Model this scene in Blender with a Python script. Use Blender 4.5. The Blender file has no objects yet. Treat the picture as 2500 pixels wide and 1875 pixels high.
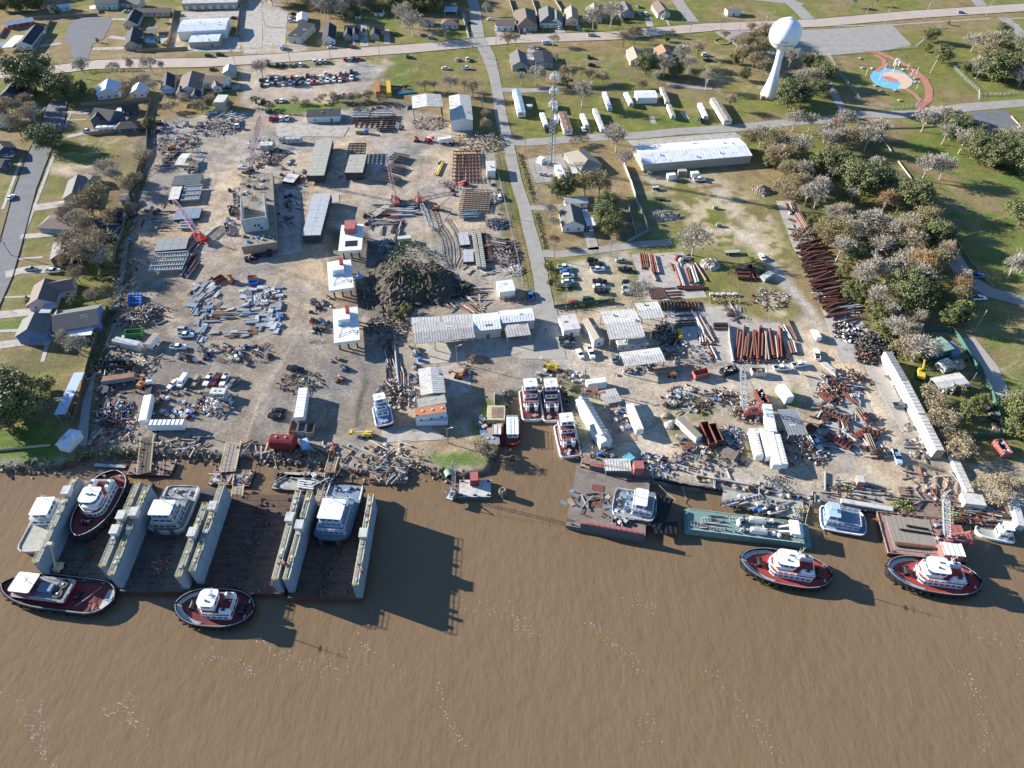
import bpy,math,random
import numpy as np
from mathutils import Vector,Matrix
R=math.radians
S=bpy.context.scene;COL=S.collection
from math import sin,cos,pi
ON=bpy.data.objects.new;MN=bpy.data.meshes.new;CL=COL.objects.link;V3=Vector
rnd=random.Random(7)
H=190.0;PITCH=46.0;FPX=1734.0
cd=bpy.data.cameras.new("camera");cam=ON("camera",cd);CL(cam)
cam.location=(0,0,H);cam.rotation_euler=(R(90-PITCH),0,0)
cd.sensor_width=36;cd.lens=36*FPX/2500;cd.clip_start=1;cd.clip_end=6000
S.camera=cam
SUN_EL=19.2;SUN_AZ=160.0
W=bpy.data.worlds.new("World");S.world=W;W.use_nodes=True
nt=W.node_tree;nt.nodes.clear()
sky=nt.nodes.new("ShaderNodeTexSky");sky.sky_type='NISHITA';sky.sun_disc=False
sky.sun_elevation=R(SUN_EL);sky.sun_rotation=R(90-SUN_AZ)
sky.air_density=1.0;sky.dust_density=0.0;sky.ozone_density=5.0
bg=nt.nodes.new("ShaderNodeBackground");bg.inputs[1].default_value=0.08
wo=nt.nodes.new("ShaderNodeOutputWorld");nt.links.new(sky.outputs[0],bg.inputs[0]);nt.links.new(bg.outputs[0],wo.inputs[0])
sd=bpy.data.lights.new("sun",'SUN');sd.energy=5.0;sd.angle=R(0.5);sd.color=(1.0,0.93,0.83)
sun=ON("sun",sd);CL(sun)
sv=V3((cos(R(SUN_AZ))*cos(R(SUN_EL)),sin(R(SUN_AZ))*cos(R(SUN_EL)),sin(R(SUN_EL))))
sun.rotation_euler=sv.to_track_quat('Z','Y').to_euler();sun.location=(0,0,300)
S.view_settings.view_transform='Standard';S.view_settings.look='None';S.view_settings.gamma=1
S.view_settings.exposure=1.36
S.cycles.max_bounces=5;S.cycles.diffuse_bounces=2;S.cycles.glossy_bounces=2;S.cycles.transparent_max_bounces=4
SP,CP=sin(R(PITCH)),cos(R(PITCH))
def G(px,py,z=0.0):
 x=(px-1250)/FPX;y=(937.5-py)/FPX
 dx,dy,dz=x,CP+y*SP,-SP+y*CP
 t=(z-H)/dz
 return(dx*t,dy*t,z)
def P(T,x,y,z=0.0):return G(T[0]*500+x*.22604,T[1]*375+y*.22604,z)
M={}
def mat(name,col,rough=.8,metal=0.0,var=.18,scale=.8,rust=0.0,spec=.3,stripe=None,dirt=0.0):
 if name in M:return M[name]
 m=bpy.data.materials.new(name);m.use_nodes=True;M[name]=m
 t=m.node_tree;b=t.nodes['Principled BSDF'];L=t.links
 b.inputs['Roughness'].default_value=rough;b.inputs['Metallic'].default_value=metal
 b.inputs['Specular IOR Level'].default_value=spec
 geo=t.nodes.new('ShaderNodeNewGeometry')
 n=t.nodes.new('ShaderNodeTexNoise');n.inputs['Scale'].default_value=scale;n.inputs['Detail'].default_value=5;n.inputs['Roughness'].default_value=.65
 L.new(geo.outputs['Position'],n.inputs['Vector'])
 mr=t.nodes.new('ShaderNodeMapRange');mr.inputs[1].default_value=.3;mr.inputs[2].default_value=.7
 mr.inputs[3].default_value=1-var;mr.inputs[4].default_value=1+var;L.new(n.outputs[0],mr.inputs[0])
 mx=t.nodes.new('ShaderNodeVectorMath');mx.operation='SCALE';mx.inputs[0].default_value=col
 L.new(mr.outputs[0],mx.inputs['Scale']);out=mx.outputs[0]
 def blend(amt,c,sc,stretch=None):
  nonlocal out
  n2=t.nodes.new('ShaderNodeTexNoise');n2 .inputs['Scale'].default_value=sc;n2 .inputs['Detail'].default_value=6;n2 .inputs['Roughness'].default_value=.7
  vm=t.nodes.new('ShaderNodeVectorMath');vm.operation='MULTIPLY_ADD';vm.inputs[1].default_value=stretch or(1,1,1);vm.inputs[2].default_value=(31,17,5)
  L.new(geo.outputs['Position'],vm.inputs[0]);L.new(vm.outputs[0],n2 .inputs['Vector'])
  r=t.nodes.new('ShaderNodeMapRange');r.inputs[1].default_value=.60-amt*.3;r.inputs[2].default_value=.80-amt*.15;r.inputs[4].default_value=.75
  L.new(n2 .outputs[0],r.inputs[0])
  k=t.nodes.new('ShaderNodeMix');k.data_type='RGBA';L.new(r.outputs[0],k.inputs[0]);L.new(out,k.inputs[6]);k.inputs[7].default_value=(*c,1)
  out=k.outputs[2]
 if dirt:blend(dirt,(.09,.07,.05),.35)
 if rust:blend(rust,(.16,.065,.03),.45)
 L.new(out,b.inputs['Base Color'])
 return m
def setup_mats():
 D=dict
 for n,c,k in[('dirt',(.30,.25,.20),D(scale=.4)),('concrete',(.40,.37,.33),D(scale=.25,dirt=.3)),('road_concrete',(.42,.355,.30),D(scale=.12,var=.1)),('asphalt',(.15,.155,.165),D(scale=.2,var=.16)),('asphalt_old',(.31,.295,.27),D(scale=.2,var=.14,dirt=.1)),('white',(.76,.77,.78),D(var=.07,dirt=.14,rough=.5)),('whiteD',(.50,.50,.48),D(var=.12,dirt=.25,rust=.1)),('roofW',(.68,.71,.76),D(var=.08,rough=.4,dirt=.2,rust=.04,scale=.3)),('roofG',(.42,.41,.39),D(var=.12,dirt=.2,rust=.05,rough=.55)),('roofL',(.55,.54,.51),D(var=.14,dirt=.25,rust=.06)),('roofB',(.42,.52,.68),D(var=.08,rough=.4)),('shD',(.035,.04,.05),D(var=.2,scale=1.5)),('shG',(.15,.15,.145),D(var=.2,scale=1.5)),('shB',(.17,.13,.115),D(var=.18,scale=1.5)),('shT',(.30,.265,.21),D(var=.18,scale=1.2)),('shingle_orange',(.32,.19,.11),D(var=.2)),('roof_rust',(.25,.13,.08),D(var=.25,rust=.3)),('wallW',(.68,.69,.68),D(var=.06)),('wall_cream',(.52,.49,.40),D(var=.06)),('wallG',(.33,.35,.36),D(var=.08)),('wall_blue',(.13,.22,.42),D(var=.1)),('wall_dark_blue',(.06,.085,.13),D(var=.1)),('wall_brick',(.24,.13,.09),D(var=.2,scale=3)),('wall_green',(.45,.55,.50),D(var=.08)),('wall_red',(.28,.05,.04),D(var=.1)),('wallT',(.42,.37,.30),D(var=.08)),('wall_pink',(.60,.47,.42),D(var=.06)),('glass',(.03,.045,.06),D(var=.1,rough=.12,spec=.6)),('glass_blue',(.03,.10,.24),D(var=.1,rough=.12,spec=.7)),('trim',(.75,.75,.73),D(var=.04)),('door_brown',(.15,.09,.06),D()),('wood',(.34,.25,.16),D(var=.2,scale=2)),('woodG',(.25,.22,.18),D(var=.25,scale=2)),('woodD',(.11,.085,.065),D(var=.3,scale=2)),('woodB',(.50,.43,.33),D(var=.2,scale=2)),('bark',(.17,.135,.10),D(var=.25,scale=2)),('bark_pale',(.46,.41,.36),D(var=.2,scale=2)),('steel',(.24,.26,.28),D(var=.2,rough=.6,rust=.12)),('steelL',(.40,.43,.45),D(var=.15,rough=.5,rust=.08)),('steelB',(.17,.235,.31),D(var=.15,rust=.08)),('steelD',(.055,.06,.07),D(var=.3,rust=.1)),('rust',(.155,.08,.055),D(var=.3,scale=1.2)),('rustD',(.10,.045,.03),D(var=.35,scale=1.2)),('rustR',(.185,.062,.046),D(var=.25,scale=1.5)),('rustL',(.31,.235,.185),D(var=.25,scale=1)),('rubber',(.018,.018,.02),D(var=.2)),('black',(.02,.021,.024),D(var=.2,rough=.5)),('red',(.42,.03,.03),D(var=.12,rough=.45)),('red_dark',(.19,.022,.022),D(var=.15,rough=.5)),('redF',(.34,.12,.11),D(var=.2,dirt=.12)),('orange',(.46,.20,.10),D(var=.15,dirt=.05)),('pink_crane',(.66,.42,.48),D(var=.1)),('yellow',(.62,.43,.06),D(var=.15,dirt=.08)),('yelP',(.50,.46,.28),D(var=.2,dirt=.15,scale=3)),('blue',(.05,.16,.46),D(var=.15)),('blue_light',(.25,.45,.72),D(var=.1)),('cyan',(.08,.40,.52),D(var=.1)),('teal',(.15,.28,.26),D(var=.15)),('green_dumpster',(.08,.26,.09),D(var=.15)),('green_wall',(.055,.15,.11),D(var=.15,dirt=.1)),('green_roof',(.24,.37,.28),D(var=.15,dirt=.15)),('dock_wall',(.21,.275,.34),D(var=.12,rust=.06,scale=.5)),('dock_deck',(.085,.058,.048),D(var=.35,rust=.35,dirt=.4,scale=.35)),('dock_deck_blue',(.08,.08,.082),D(var=.35,rust=.25,dirt=.5,scale=.35)),('deck_grey',(.24,.26,.27),D(var=.15,dirt=.12)),('deck_red',(.17,.04,.042),D(var=.15,dirt=.05)),('deck_red_bright',(.36,.055,.045),D(var=.12)),('deck_green',(.16,.26,.23),D(var=.14,dirt=.1)),('deck_rust',(.25,.175,.14),D(var=.3,dirt=.3,rust=.25)),('deck_pink',(.36,.19,.17),D(var=.25,dirt=.25,rust=.15)),('deck_grime',(.34,.35,.31),D(var=.3,dirt=.35,rust=.25)),('deck_worn',(.27,.25,.20),D(var=.25,dirt=.3,rust=.2,scale=.3)),('bdeck',(.36,.36,.31),D(var=.12,dirt=.12,rust=.12,scale=.5)),('barge_grey',(.20,.175,.155),D(var=.25,rust=.25,dirt=.2,scale=.3)),('barge_side',(.10,.11,.12),D(var=.2,rust=.15)),('catwalk',(.26,.265,.235),D(var=.35,scale=2.5,dirt=.2)),('deckplank',(.29,.26,.22),D(var=.3,scale=3)),('car_white',(.80,.81,.83),D(var=.02,rough=.3,spec=.5)),('car_silver',(.40,.42,.44),D(var=.03,rough=.3,spec=.5)),('car_grey',(.16,.175,.19),D(var=.03,rough=.3,spec=.5)),('car_black',(.018,.02,.025),D(var=.1,rough=.25,spec=.5)),('car_blue',(.06,.17,.42),D(var=.03,rough=.3,spec=.5)),('car_red',(.38,.02,.025),D(var=.03,rough=.3,spec=.5)),('car_tan',(.36,.31,.22),D(var=.03,rough=.3,spec=.5)),('car_green',(.03,.075,.06),D(var=.05,rough=.3,spec=.5)),('car_maroon',(.13,.02,.025),D(var=.05,rough=.3,spec=.5)),('car_lightblue',(.38,.52,.66),D(var=.03,rough=.3)),('pool',(.10,.42,.62),D(var=.1,rough=.1)),('pool_teal',(.08,.40,.42),D(var=.1,rough=.1)),('brickpath',(.42,.19,.14),D(var=.15,scale=2)),('gravel',(.36,.33,.29),D(var=.3,scale=2)),('rock',(.22,.19,.155),D(var=.3,scale=1)),('soilD',(.085,.07,.055),D(var=.35,scale=.6)),('pad_blue',(.16,.42,.68),D(var=.12)),('pad_tan',(.62,.44,.33),D(var=.12)),('pad_red',(.5,.2,.14),D(var=.1)),('pad_green',(.2,.5,.35),D()),('foam',(.75,.75,.70),D(var=.05)),('wtw',(.80,.83,.86),D(var=.03,rough=.45)),('lettering',(.10,.12,.14),D(var=.05)),('hedge',(.07,.085,.04),D(var=.4,scale=3)),]:
  mat(n,c,**k)
 def leaf(name,c1,c2):
  m=bpy.data.materials.new(name);m.use_nodes=True;M[name]=m;t=m.node_tree;b=t.nodes['Principled BSDF']
  b.inputs['Roughness'].default_value=.65;b.inputs['Specular IOR Level'].default_value=.2
  geo=t.nodes.new('ShaderNodeNewGeometry');mp=t.nodes.new('ShaderNodeMix');mp.data_type='RGBA'
  n=t.nodes.new('ShaderNodeTexNoise');n.inputs['Scale'].default_value=.45;n.inputs['Detail'].default_value=4
  t.links.new(geo.outputs['Position'],n.inputs['Vector'])
  ad=t.nodes.new('ShaderNodeMath');ad.operation='MULTIPLY_ADD';ad.inputs[1].default_value=.6;t.links.new(geo.outputs['Random Per Island'],ad.inputs[0])
  ms=t.nodes.new('ShaderNodeMapRange');ms.inputs[1].default_value=.3;ms.inputs[2].default_value=.7;ms.inputs[4].default_value=.6;t.links.new(n.outputs[0],ms.inputs[0])
  t.links.new(ms.outputs[0],ad.inputs[2]);t.links.new(ad.outputs[0],mp.inputs[0])
  mp.inputs[6].default_value=(*c1,1);mp.inputs[7].default_value=(*c2,1)
  t.links.new(mp.outputs[2],b.inputs['Base Color'])
 leaf('leaf_oak',(.06,.075,.03),(.21,.225,.10));leaf('leaf_green',(.055,.075,.025),(.19,.205,.08));leaf('leaf_olive',(.11,.105,.045),(.29,.255,.115))
 leaf('leaf_orange',(.16,.085,.03),(.38,.22,.08));leaf('leaf_brown',(.14,.095,.06),(.30,.21,.13));leaf('twig_grey',(.21,.19,.16),(.50,.455,.38));leaf('twig_tan',(.25,.20,.14),(.48,.39,.27))
 leaf('leaf_yellow',(.13,.15,.03),(.30,.30,.07));leaf('dry_grass',(.18,.15,.08),(.38,.32,.2));leaf('palm_leaf',(.08,.09,.03),(.22,.2,.09))
setup_mats()
class MB:
 def __init__(s):s.v=[];s.f=[];s.m=[];s.names=[];s.X=None
 def mi(s,name):
  if name not in s.names:s.names.append(name)
  return s.names.index(name)
 def add(s,vs,fs,mt):
  o=len(s.v)
  if s.X is not None:vs=[tuple(s.X@V3(v))for v in vs]
  s.v+=[tuple(v)for v in vs];k=s.mi(mt)
  for f in fs:s.f.append([o+i for i in f]);s.m.append(k)
  return s
 def box(s,c,d,mt,rz=0.0,taper=1.0,rx=0.0,ry=0.0):
  hx,hy,hz=d[0]/2,d[1]/2,d[2]/2;vs=[]
  for z,t in((-hz,1),(hz,taper)):
   for x,y in((-hx,-hy),(hx,-hy),(hx,hy),(-hx,hy)):vs.append(V3((x*t,y*t,z)))
  if rx or ry or rz:
   mm=Matrix.Rotation(rz,3,'Z')@Matrix.Rotation(ry,3,'Y')@Matrix.Rotation(rx,3,'X');vs=[mm@v for v in vs]
  vs=[(v[0]+c[0],v[1]+c[1],v[2]+c[2])for v in vs]
  return s.add(vs,[(0,3,2,1),(4,5,6,7),(0,1,5,4),(1,2,6,5),(2,3,7,6),(3,0,4,7)],mt)
 def prism(s,poly,z0,z1,mt,top=None,scale_top=1.0):
  n=len(poly);cx=sum(p[0]for p in poly)/n;cy=sum(p[1]for p in poly)/n
  a=sum(poly[i][0]*poly[(i+1)%n][1]-poly[(i+1)%n][0]*poly[i][1]for i in range(n))
  if a<0:poly=poly[::-1]
  vs=[(p[0],p[1],z0)for p in poly]+[(cx+(p[0]-cx)*scale_top,cy+(p[1]-cy)*scale_top,z1)for p in poly]
  s.add(vs,[(i,(i+1)%n,n+(i+1)%n,n+i)for i in range(n)]+[tuple(range(n-1,-1,-1))],mt)
  s.add(vs[n:],[tuple(range(n))],top or mt);return s
 def bar(s,a,b,r,mt,n=4,r2=None):
  a=V3(a);b=V3(b);d=b-a
  if d.length<1e-6:return s
  q=d.to_track_quat('Z','Y');r2=r if r2 is None else r2;vs=[]
  for p,rr in((a,r),(b,r2)):
   for k in range(n):
    t=2*pi*(k+.5)/n;vs.append(p+q@V3((cos(t)*rr,sin(t)*rr,0)))
  return s.add(vs,[(k,(k+1)%n,n+(k+1)%n,n+k)for k in range(n)]+[tuple(range(n-1,-1,-1)),tuple(range(n,2*n))],mt)
 def tube(s,pts,r,mt,n=4):
  for a,b in zip(pts,pts[1:]):s.bar(a,b,r,mt,n)
  return s
 def loft(s,rings,mt,caps=True,closed=True):
  n=len(rings[0]);vs=[v for r in rings for v in r];fs=[]
  for j in range(len(rings)-1):
   for k in range(n if closed else n-1):
    fs.append((j*n+k,j*n+(k+1)%n,(j+1)*n+(k+1)%n,(j+1)*n+k))
  if caps:fs+=[tuple(range(n-1,-1,-1)),tuple((len(rings)-1)*n+k for k in range(n))]
  return s.add(vs,fs,mt)
 def lathe(s,prof,mt,n=24,c=(0,0,0)):
  rings=[[(c[0]+r*cos(2*pi*k/n),c[1]+r*sin(2*pi*k/n),c[2]+z)for k in range(n)]for r,z in prof]
  return s.loft(rings,mt)
 def ball(s,c,r,mt,n=8,sz=1.0):
  return s.lathe([(max(.02,r*sin(pi*k/5)),-r*sz*cos(pi*k/5))for k in range(6)],mt,n,c)
 def gable(s,L,Wd,e,h,roof,wall,z0=0,over=.4,cx=0,cy=0,rz=0,hip=0.0,th=.18,walls=True,open_=False):
  """walls box to the eave, gable or hip roof along local x"""
  c,sn=cos(rz),sin(rz)
  def t(x,y,z):return(cx+x*c-y*sn,cy+x*sn+y*c,z0+z)
  a,b=L/2,Wd/2
  if walls and not open_:
   vs=[t(-a,-b,0),t(a,-b,0),t(a,b,0),t(-a,b,0),t(-a,-b,e),t(a,-b,e),t(a,b,e),t(-a,b,e),t(-a,0,h-.05),t(a,0,h-.05)]
   fs=[(0,1,5,4),(2,3,7,6),(3,0,4,7),(1,2,6,5)]
   if not hip:fs=[(0,1,5,4),(2,3,7,6),(3,0,4,8,7),(1,2,6,9,5)]
   s.add(vs,fs,wall)
  A,B=a+over,b+over;drop=(h-e)/b*over if b else 0
  ee=e-drop;i=hip*b
  top=[t(-A,-B,ee+th),t(A,-B,ee+th),t(A,B,ee+th),t(-A,B,ee+th),t(-A+i*1.2,0,h+th),t(A-i*1.2,0,h+th)]
  bot=[t(-A,-B,ee),t(A,-B,ee),t(A,B,ee),t(-A,B,ee),t(-A+i*1.2,0,h),t(A-i*1.2,0,h)]
  return top,bot
 def roof(s,L,Wd,e,h,mt,z0=0,over=.4,cx=0,cy=0,rz=0,hip=0.0,th=.18):
  top,bot=s.gable(L,Wd,e,h,mt,mt,z0,over,cx,cy,rz,hip,th,walls=False)
  vs=top+bot
  fs=[(0,1,5,4),(2,3,4,5),(3,0,4),(1,2,5)]if hip else[(0,1,5,4),(2,3,4,5)]
  fs+=[(6,10,11,7),(8,11,10,9)]+([(9,10,6),(7,11,8)]if hip else[])
  fs+=[(0,6,7,1),(2,8,9,3)]
  fs+=[(1,7,8,2),(3,9,6,0)]if hip else[(1,7,11,5),(5,11,8,2),(3,9,10,4),(4,10,6,0)]
  s.add(vs,fs,mt);return s
 def mesh(s,name):
  me=MN(name);me.from_pydata(s.v,[],s.f)
  for n in s.names:me.materials.append(M[n])
  me.polygons.foreach_set('material_index',s.m);me.update();return me
 def obj(s,name,parent=None,loc=None,rz=None):
  o=ON(name,s.mesh(name));CL(o)
  if parent is not None:o.parent=parent
  if loc is not None:o.location=loc
  if rz is not None:o.rotation_euler=(0,0,rz)
  return o
def tag(o,label=None,cat=None,group=None,kind=None):
 if label:o['label']=label
 if cat:o['category']=cat
 if group:o['group']=group
 if kind:o['kind']=kind
 return o
SHARED=set()
def thing(name,label,cat,loc=(0,0,0),rz=0.0,group=None,share=False):
 o=ON(name,None);CL(o);o.empty_display_size=.5
 o.location=loc;o.rotation_euler=(0,0,rz);tag(o,label,cat,group)
 if share:SHARED.add(o.name)
 return o
def solo(mb,name,label,cat,loc=(0,0,0),rz=0.0,group=None,share=False):
 o=mb.obj(name,None,loc,rz);tag(o,label,cat,group)
 if share:SHARED.add(o.name)
 return o
def struct(mb,name,kind='structure'):return tag(mb.obj(name),kind=kind)
def rect(T,a,b,c,z=0.0):
 A=V3(P(T,*a,z));B=V3(P(T,*b,z));C=V3(P(T,*c,z))
 u=B-A;L=u.length;un=u.normalized();v=C-B;pv=v-un*v.dot(un);Wd=pv.length
 c0=A+u/2+pv/2
 return c0 .x,c0 .y,L,Wd,math.atan2(u.y,u.x)
def seg(T,x1,y1,x2,y2,z=0.0):
 A=V3(P(T,x1,y1,z));B=V3(P(T,x2,y2,z));d=B-A;c=(A+B)/2
 return c.x,c.y,d.length,math.atan2(d.y,d.x)
def sdist(poly,X,Y):
 n=len(poly);ins=np.zeros(X.shape,bool);d=np.full(X.shape,1e9)
 for k in range(n):
  x1,y1=poly[k];x2,y2=poly[(k+1)%n]
  c=((y1>Y)!=(y2>Y))&(X<(x2-x1)*(Y-y1)/((y2-y1)if abs(y2-y1)>1e-9 else 1e-9)+x1);ins^=c
  ex,ey=x2-x1,y2-y1;t=np.clip(((X-x1)*ex+(Y-y1)*ey)/(ex*ex+ey*ey+1e-9),0,1)
  d=np.minimum(d,(X-x1-t*ex)**2+(Y-y1-t*ey)**2)
 d=np.sqrt(d);return np.where(ins,-d,d)
def ldist(pts,X,Y):
 d=np.full(X.shape,1e9)
 for(x1,y1),(x2,y2)in zip(pts,pts[1:]):
  ex,ey=x2-x1,y2-y1;t=np.clip(((X-x1)*ex+(Y-y1)*ey)/(ex*ex+ey*ey+1e-9),0,1)
  d=np.minimum(d,(X-x1-t*ex)**2+(Y-y1-t*ey)**2)
 return np.sqrt(d)
nrs=np.random.RandomState(3)
def vnoise(X,Y,sc):
 g=nrs.rand(512,512);x=X/sc+200;y=Y/sc+40
 xi=np.floor(x).astype(int);yi=np.floor(y).astype(int);fx=x-xi;fy=y-yi
 fx=fx*fx*(3-2*fx);fy=fy*fy*(3-2*fy)
 a=g[xi%512,yi%512];b=g[(xi+1)%512,yi%512];c=g[xi%512,(yi+1)%512];d=g[(xi+1)%512,(yi+1)%512]
 return(a*(1-fx)+b*fx)*(1-fy)+(c*(1-fx)+d*fx)*fy
xs=np.concatenate([np.arange(-520,-300,3.),np.arange(-300,300,1.),np.arange(300,521,3.)])
ys=np.concatenate([np.arange(96,400,1.),np.arange(400,760,2.)])
GX,GY=np.meshgrid(xs,ys)
n1=vnoise(GX,GY,9)-.5;n2=vnoise(GX,GY,4)-.5;n3=vnoise(GX,GY,2)-.5;n4=vnoise(GX,GY,30)-.5;n5=vnoise(GX,GY,14)-.5
WX=GX+n1*6+n2*3;WY=GY+n5*6+n3*2.5
def px(*p):return[G(a,b)[:2]for a,b in p]
def tp(T,*p):return[P(T,a,b)[:2]for a,b in p]
SHORE=[(-260,1158),(0,1141),(90,1138),(170,1127),(215,1105),(339,1103),(384,1103),(500,1108),(560,1110),(658,1116),(726,1121),(794,1132),(830,1143),(895,1150),(925,1135),(1000,1134),(1050,1146),(1090,1154),(1135,1157),(1192,1148),(1199,1122),(1190,1092),(1200,1060),(1228,1050),(1232,1000),(1230,962),(1267,957),(1300,952),(1382,950),(1388,990),(1396,1028),(1407,1078),(1418,1122),(1430,1150),(1500,1164),(1568,1173),(1665,1184),(1760,1196),(1839,1206),(1918,1217),(2000,1228),(2045,1236),(2147,1254),(2226,1264),(2339,1277),(2500,1292),(2800,1325)]
shore=px(*SHORE);LAND=shore+[(900,700),(900,1500),(-900,1500),(-900,shore[0][1])]
sd_=sdist(LAND,GX+n2*1.2,GY+n3*1.0)
C=dict(dry=(.25,.19,.10),tan=(.27,.215,.13),green=(.12,.17,.04),grass=(.165,.17,.05),olive=(.15,.135,.065),dirt=(.34,.29,.235),dirtpink=(.39,.335,.27),dirtdark=(.15,.135,.12),grey=(.20,.18,.16),greydark=(.14,.13,.12),mud=(.10,.085,.07),sand=(.44,.36,.25),brown=(.27,.21,.15),brownmid=(.32,.26,.195),litter=(.11,.09,.06),rocky=(.24,.22,.19),black=(.035,.033,.032),pale=(.47,.41,.335))
col=np.zeros(GX.shape+(4,));col[...,:3]=C['dry'];col[...,3]=0
m=np.clip(np.where(GX<-60,.25,.5)+(n4*2.4+n5*1.2),0,1)[...,None];col[...,:3]=col[...,:3]*(1-m)+np.array(C['grass'])*m
def put(a,c,dm):
 a=np.clip(a,0,1)[...,None];col[...,:3]=col[...,:3]*(1-a)+np.array(C[c])*a;col[...,3:]=col[...,3:]*(1-a)+dm*a
def PT(poly,c,soft=2.0,dm=0.0,amt=1.0,mott=0.0):
 a=np.array(poly);x0,y0=a.min(0)-soft-8;x1,y1=a.max(0)+soft+8
 r0,r1=np.searchsorted(ys,[y0,y1]);c0,c1=np.searchsorted(xs,[x0,x1])
 if r1<=r0 or c1<=c0:return
 sl=(slice(r0,r1),slice(c0,c1));s=sdist(poly,WX[sl],WY[sl]);w=np.clip(.5-s/(2*soft),0,1)*amt
 if mott:w=w*np.clip(.5+mott*(n2[sl]*1.5+n1[sl]*1.5+n3[sl]),0,1)
 w=w[...,None];col[sl][...,:3]=col[sl][...,:3]*(1-w)+np.array(C[c])*w;col[sl][...,3:]=col[sl][...,3:]*(1-w)+dm*w
def SK(pts,wd,c,soft=1.0,dm=1.0,amt=1.0):
 a=np.array(pts);x0,y0=a.min(0)-wd-8;x1,y1=a.max(0)+wd+8
 r0,r1=np.searchsorted(ys,[y0,y1]);c0,c1=np.searchsorted(xs,[x0,x1])
 if r1<=r0 or c1<=c0:return
 sl=(slice(r0,r1),slice(c0,c1));s=ldist(pts,GX[sl]+n2[sl]*1.5,GY[sl]+n3[sl]*1.5)-wd/2
 w=np.clip(.5-s/(2*soft),0,1)[...,None]*amt;col[sl][...,:3]=col[sl][...,:3]*(1-w)+np.array(C[c])*w;col[sl][...,3:]=col[sl][...,3:]*(1-w)+dm*w
PT(px((2120,330),(2700,250),(2800,900),(2420,760),(2330,620),(2230,480)),'green',6,amt=.85,mott=2.2)
PT(px((2080,100),(2500,60),(2600,260),(2300,250),(2100,190)),'grass',5,amt=.8,mott=2)
PT(px((2350,700),(2700,800),(2800,1200),(2500,980),(2400,840)),'green',5,amt=.8,mott=2)
PT(px((1770,0),(2500,-40),(2400,25),(1780,40)),'grass',4,amt=.7,mott=2)
PT(tp((2,0),(0,580),(760,580),(850,900),(300,960),(0,930)),'grass',3,amt=.9,mott=2.5)
PT(tp((1,0),(2040,590),(2212,590),(2212,930),(1960,930),(2010,760)),'green',2,amt=.8)
PT(tp((1,0),(560,1110),(1500,1110),(1540,1190),(1000,1250),(720,1210),(540,1160)),'green',2,amt=.95)
PT(tp((2,0),(1060,1000),(2212,990),(2212,1440),(1300,1500),(1120,1470)),'grass',3,amt=.9,mott=2)
PT(tp((3,0),(0,960),(1500,960),(1450,1330),(0,1400)),'grass',3,amt=.9,mott=2.4)
PT(tp((3,0),(500,1250),(900,1250),(900,1370),(300,1380)),'green',2,amt=.8)
PT(px((1300,150),(1950,110),(2000,230),(1500,240),(1330,210)),'tan',5,amt=.85,mott=2)
PT(px((1330,420),(1560,440),(1600,640),(1330,610)),'tan',4,amt=.7,mott=2)
PT(tp((2,1),(1280,0),(1500,320),(1500,560),(1290,560)),'tan',2,amt=.9)
for q in[((0,1),[(470,470),(700,220),(830,230),(720,430)]),((0,1),[(380,590),(560,600),(520,830),(290,860)]),((0,1),[(230,940),(640,900),(480,1100),(200,1090)]),((0,1),[(80,1380),(440,1350),(340,1540),(40,1560)])]:PT(tp(q[0],*q[1]),'grass',1.2,amt=.95)
PT(tp((0,1),(600,80),(1100,100),(1130,230),(560,230)),'pale',2,1,amt=.9)
PT(tp((0,0),(560,1480),(1580,1480),(1500,1659),(620,1659)),'sand',3,1,amt=.6,mott=2)
PT(tp((0,2),(0,120),(240,110),(200,240),(0,240)),'green',1.5);PT(tp((0,2),(50,460),(960,430),(950,640),(40,760)),'olive',2,amt=.9)
PT(tp((0,2),(-200,1300),(600,1250),(640,1560),(400,1659),(-200,1659)),'green',3,amt=.9)
PT(px((-60,1040),(170,1090),(170,1130),(-60,1145)),'green',2,amt=.8)
YARD=px((372,300),(545,270),(700,285),(830,268),(1000,262),(1195,335),(1235,520),(1270,690),(1290,735),(1350,740),(1500,760),(1640,880),(1420,980),(1385,945),(1230,955),(1160,1080),(1190,1150),(1090,1160),(900,1155),(560,1120),(330,1110),(222,1110),(262,900),(300,640),(335,480))
PT(YARD,'dirt',2,1)
PT(px((400,330),(900,290),(1180,350),(1190,560),(640,640),(400,600)),'dirtpink',8,1,amt=.8,mott=3)
PT(px((300,640),(700,640),(860,760),(860,900),(560,900),(280,900)),'grey',9,1,amt=.85,mott=2.4);PT(px((300,690),(560,660),(560,880),(280,900)),'dirtdark',6,1,amt=.6,mott=2);PT(px((340,330),(460,330),(440,640),(300,640)),'dirtdark',6,1,amt=.5,mott=2)  # grey and dark dirt tones; last patch puts upper-yard shade into the colour
PT(px((640,520),(820,520),(830,620),(640,640)),'greydark',4,1,amt=.55,mott=2)
PT(px((470,860),(840,850),(890,1000),(820,1110),(330,1110),(280,940)),'grey',6,1,amt=.85)
PT(px((230,930),(380,900),(480,1080),(220,1100)),'mud',5,1,amt=.75,mott=2)
PT(px((805,560),(900,560),(960,640),(1000,740),(950,780),(880,730),(860,760),(820,700),(800,620)),'mud',3,1,amt=.92)
PT(px((820,600),(990,620),(1230,760),(1000,780),(870,780),(850,720)),'dirtdark',4,1,amt=.85,mott=2)
PT(px((870,740),(960,760),(1000,900),(1010,1050),(900,1040),(880,900)),'greydark',4,1,amt=.55,mott=2)
SK(px((862,860),(885,880),(895,930),(880,990),(872,1040)),1.6,'black',.8,1,.8);SK(px((900,850),(890,880),(920,940),(905,1000),(895,1060)),7,'grey',2,1,.8)
PT(px((795,1120),(880,1060),(1000,1070),(1000,1140),(890,1152)),'rocky',3,1,amt=.8,mott=2)
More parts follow.
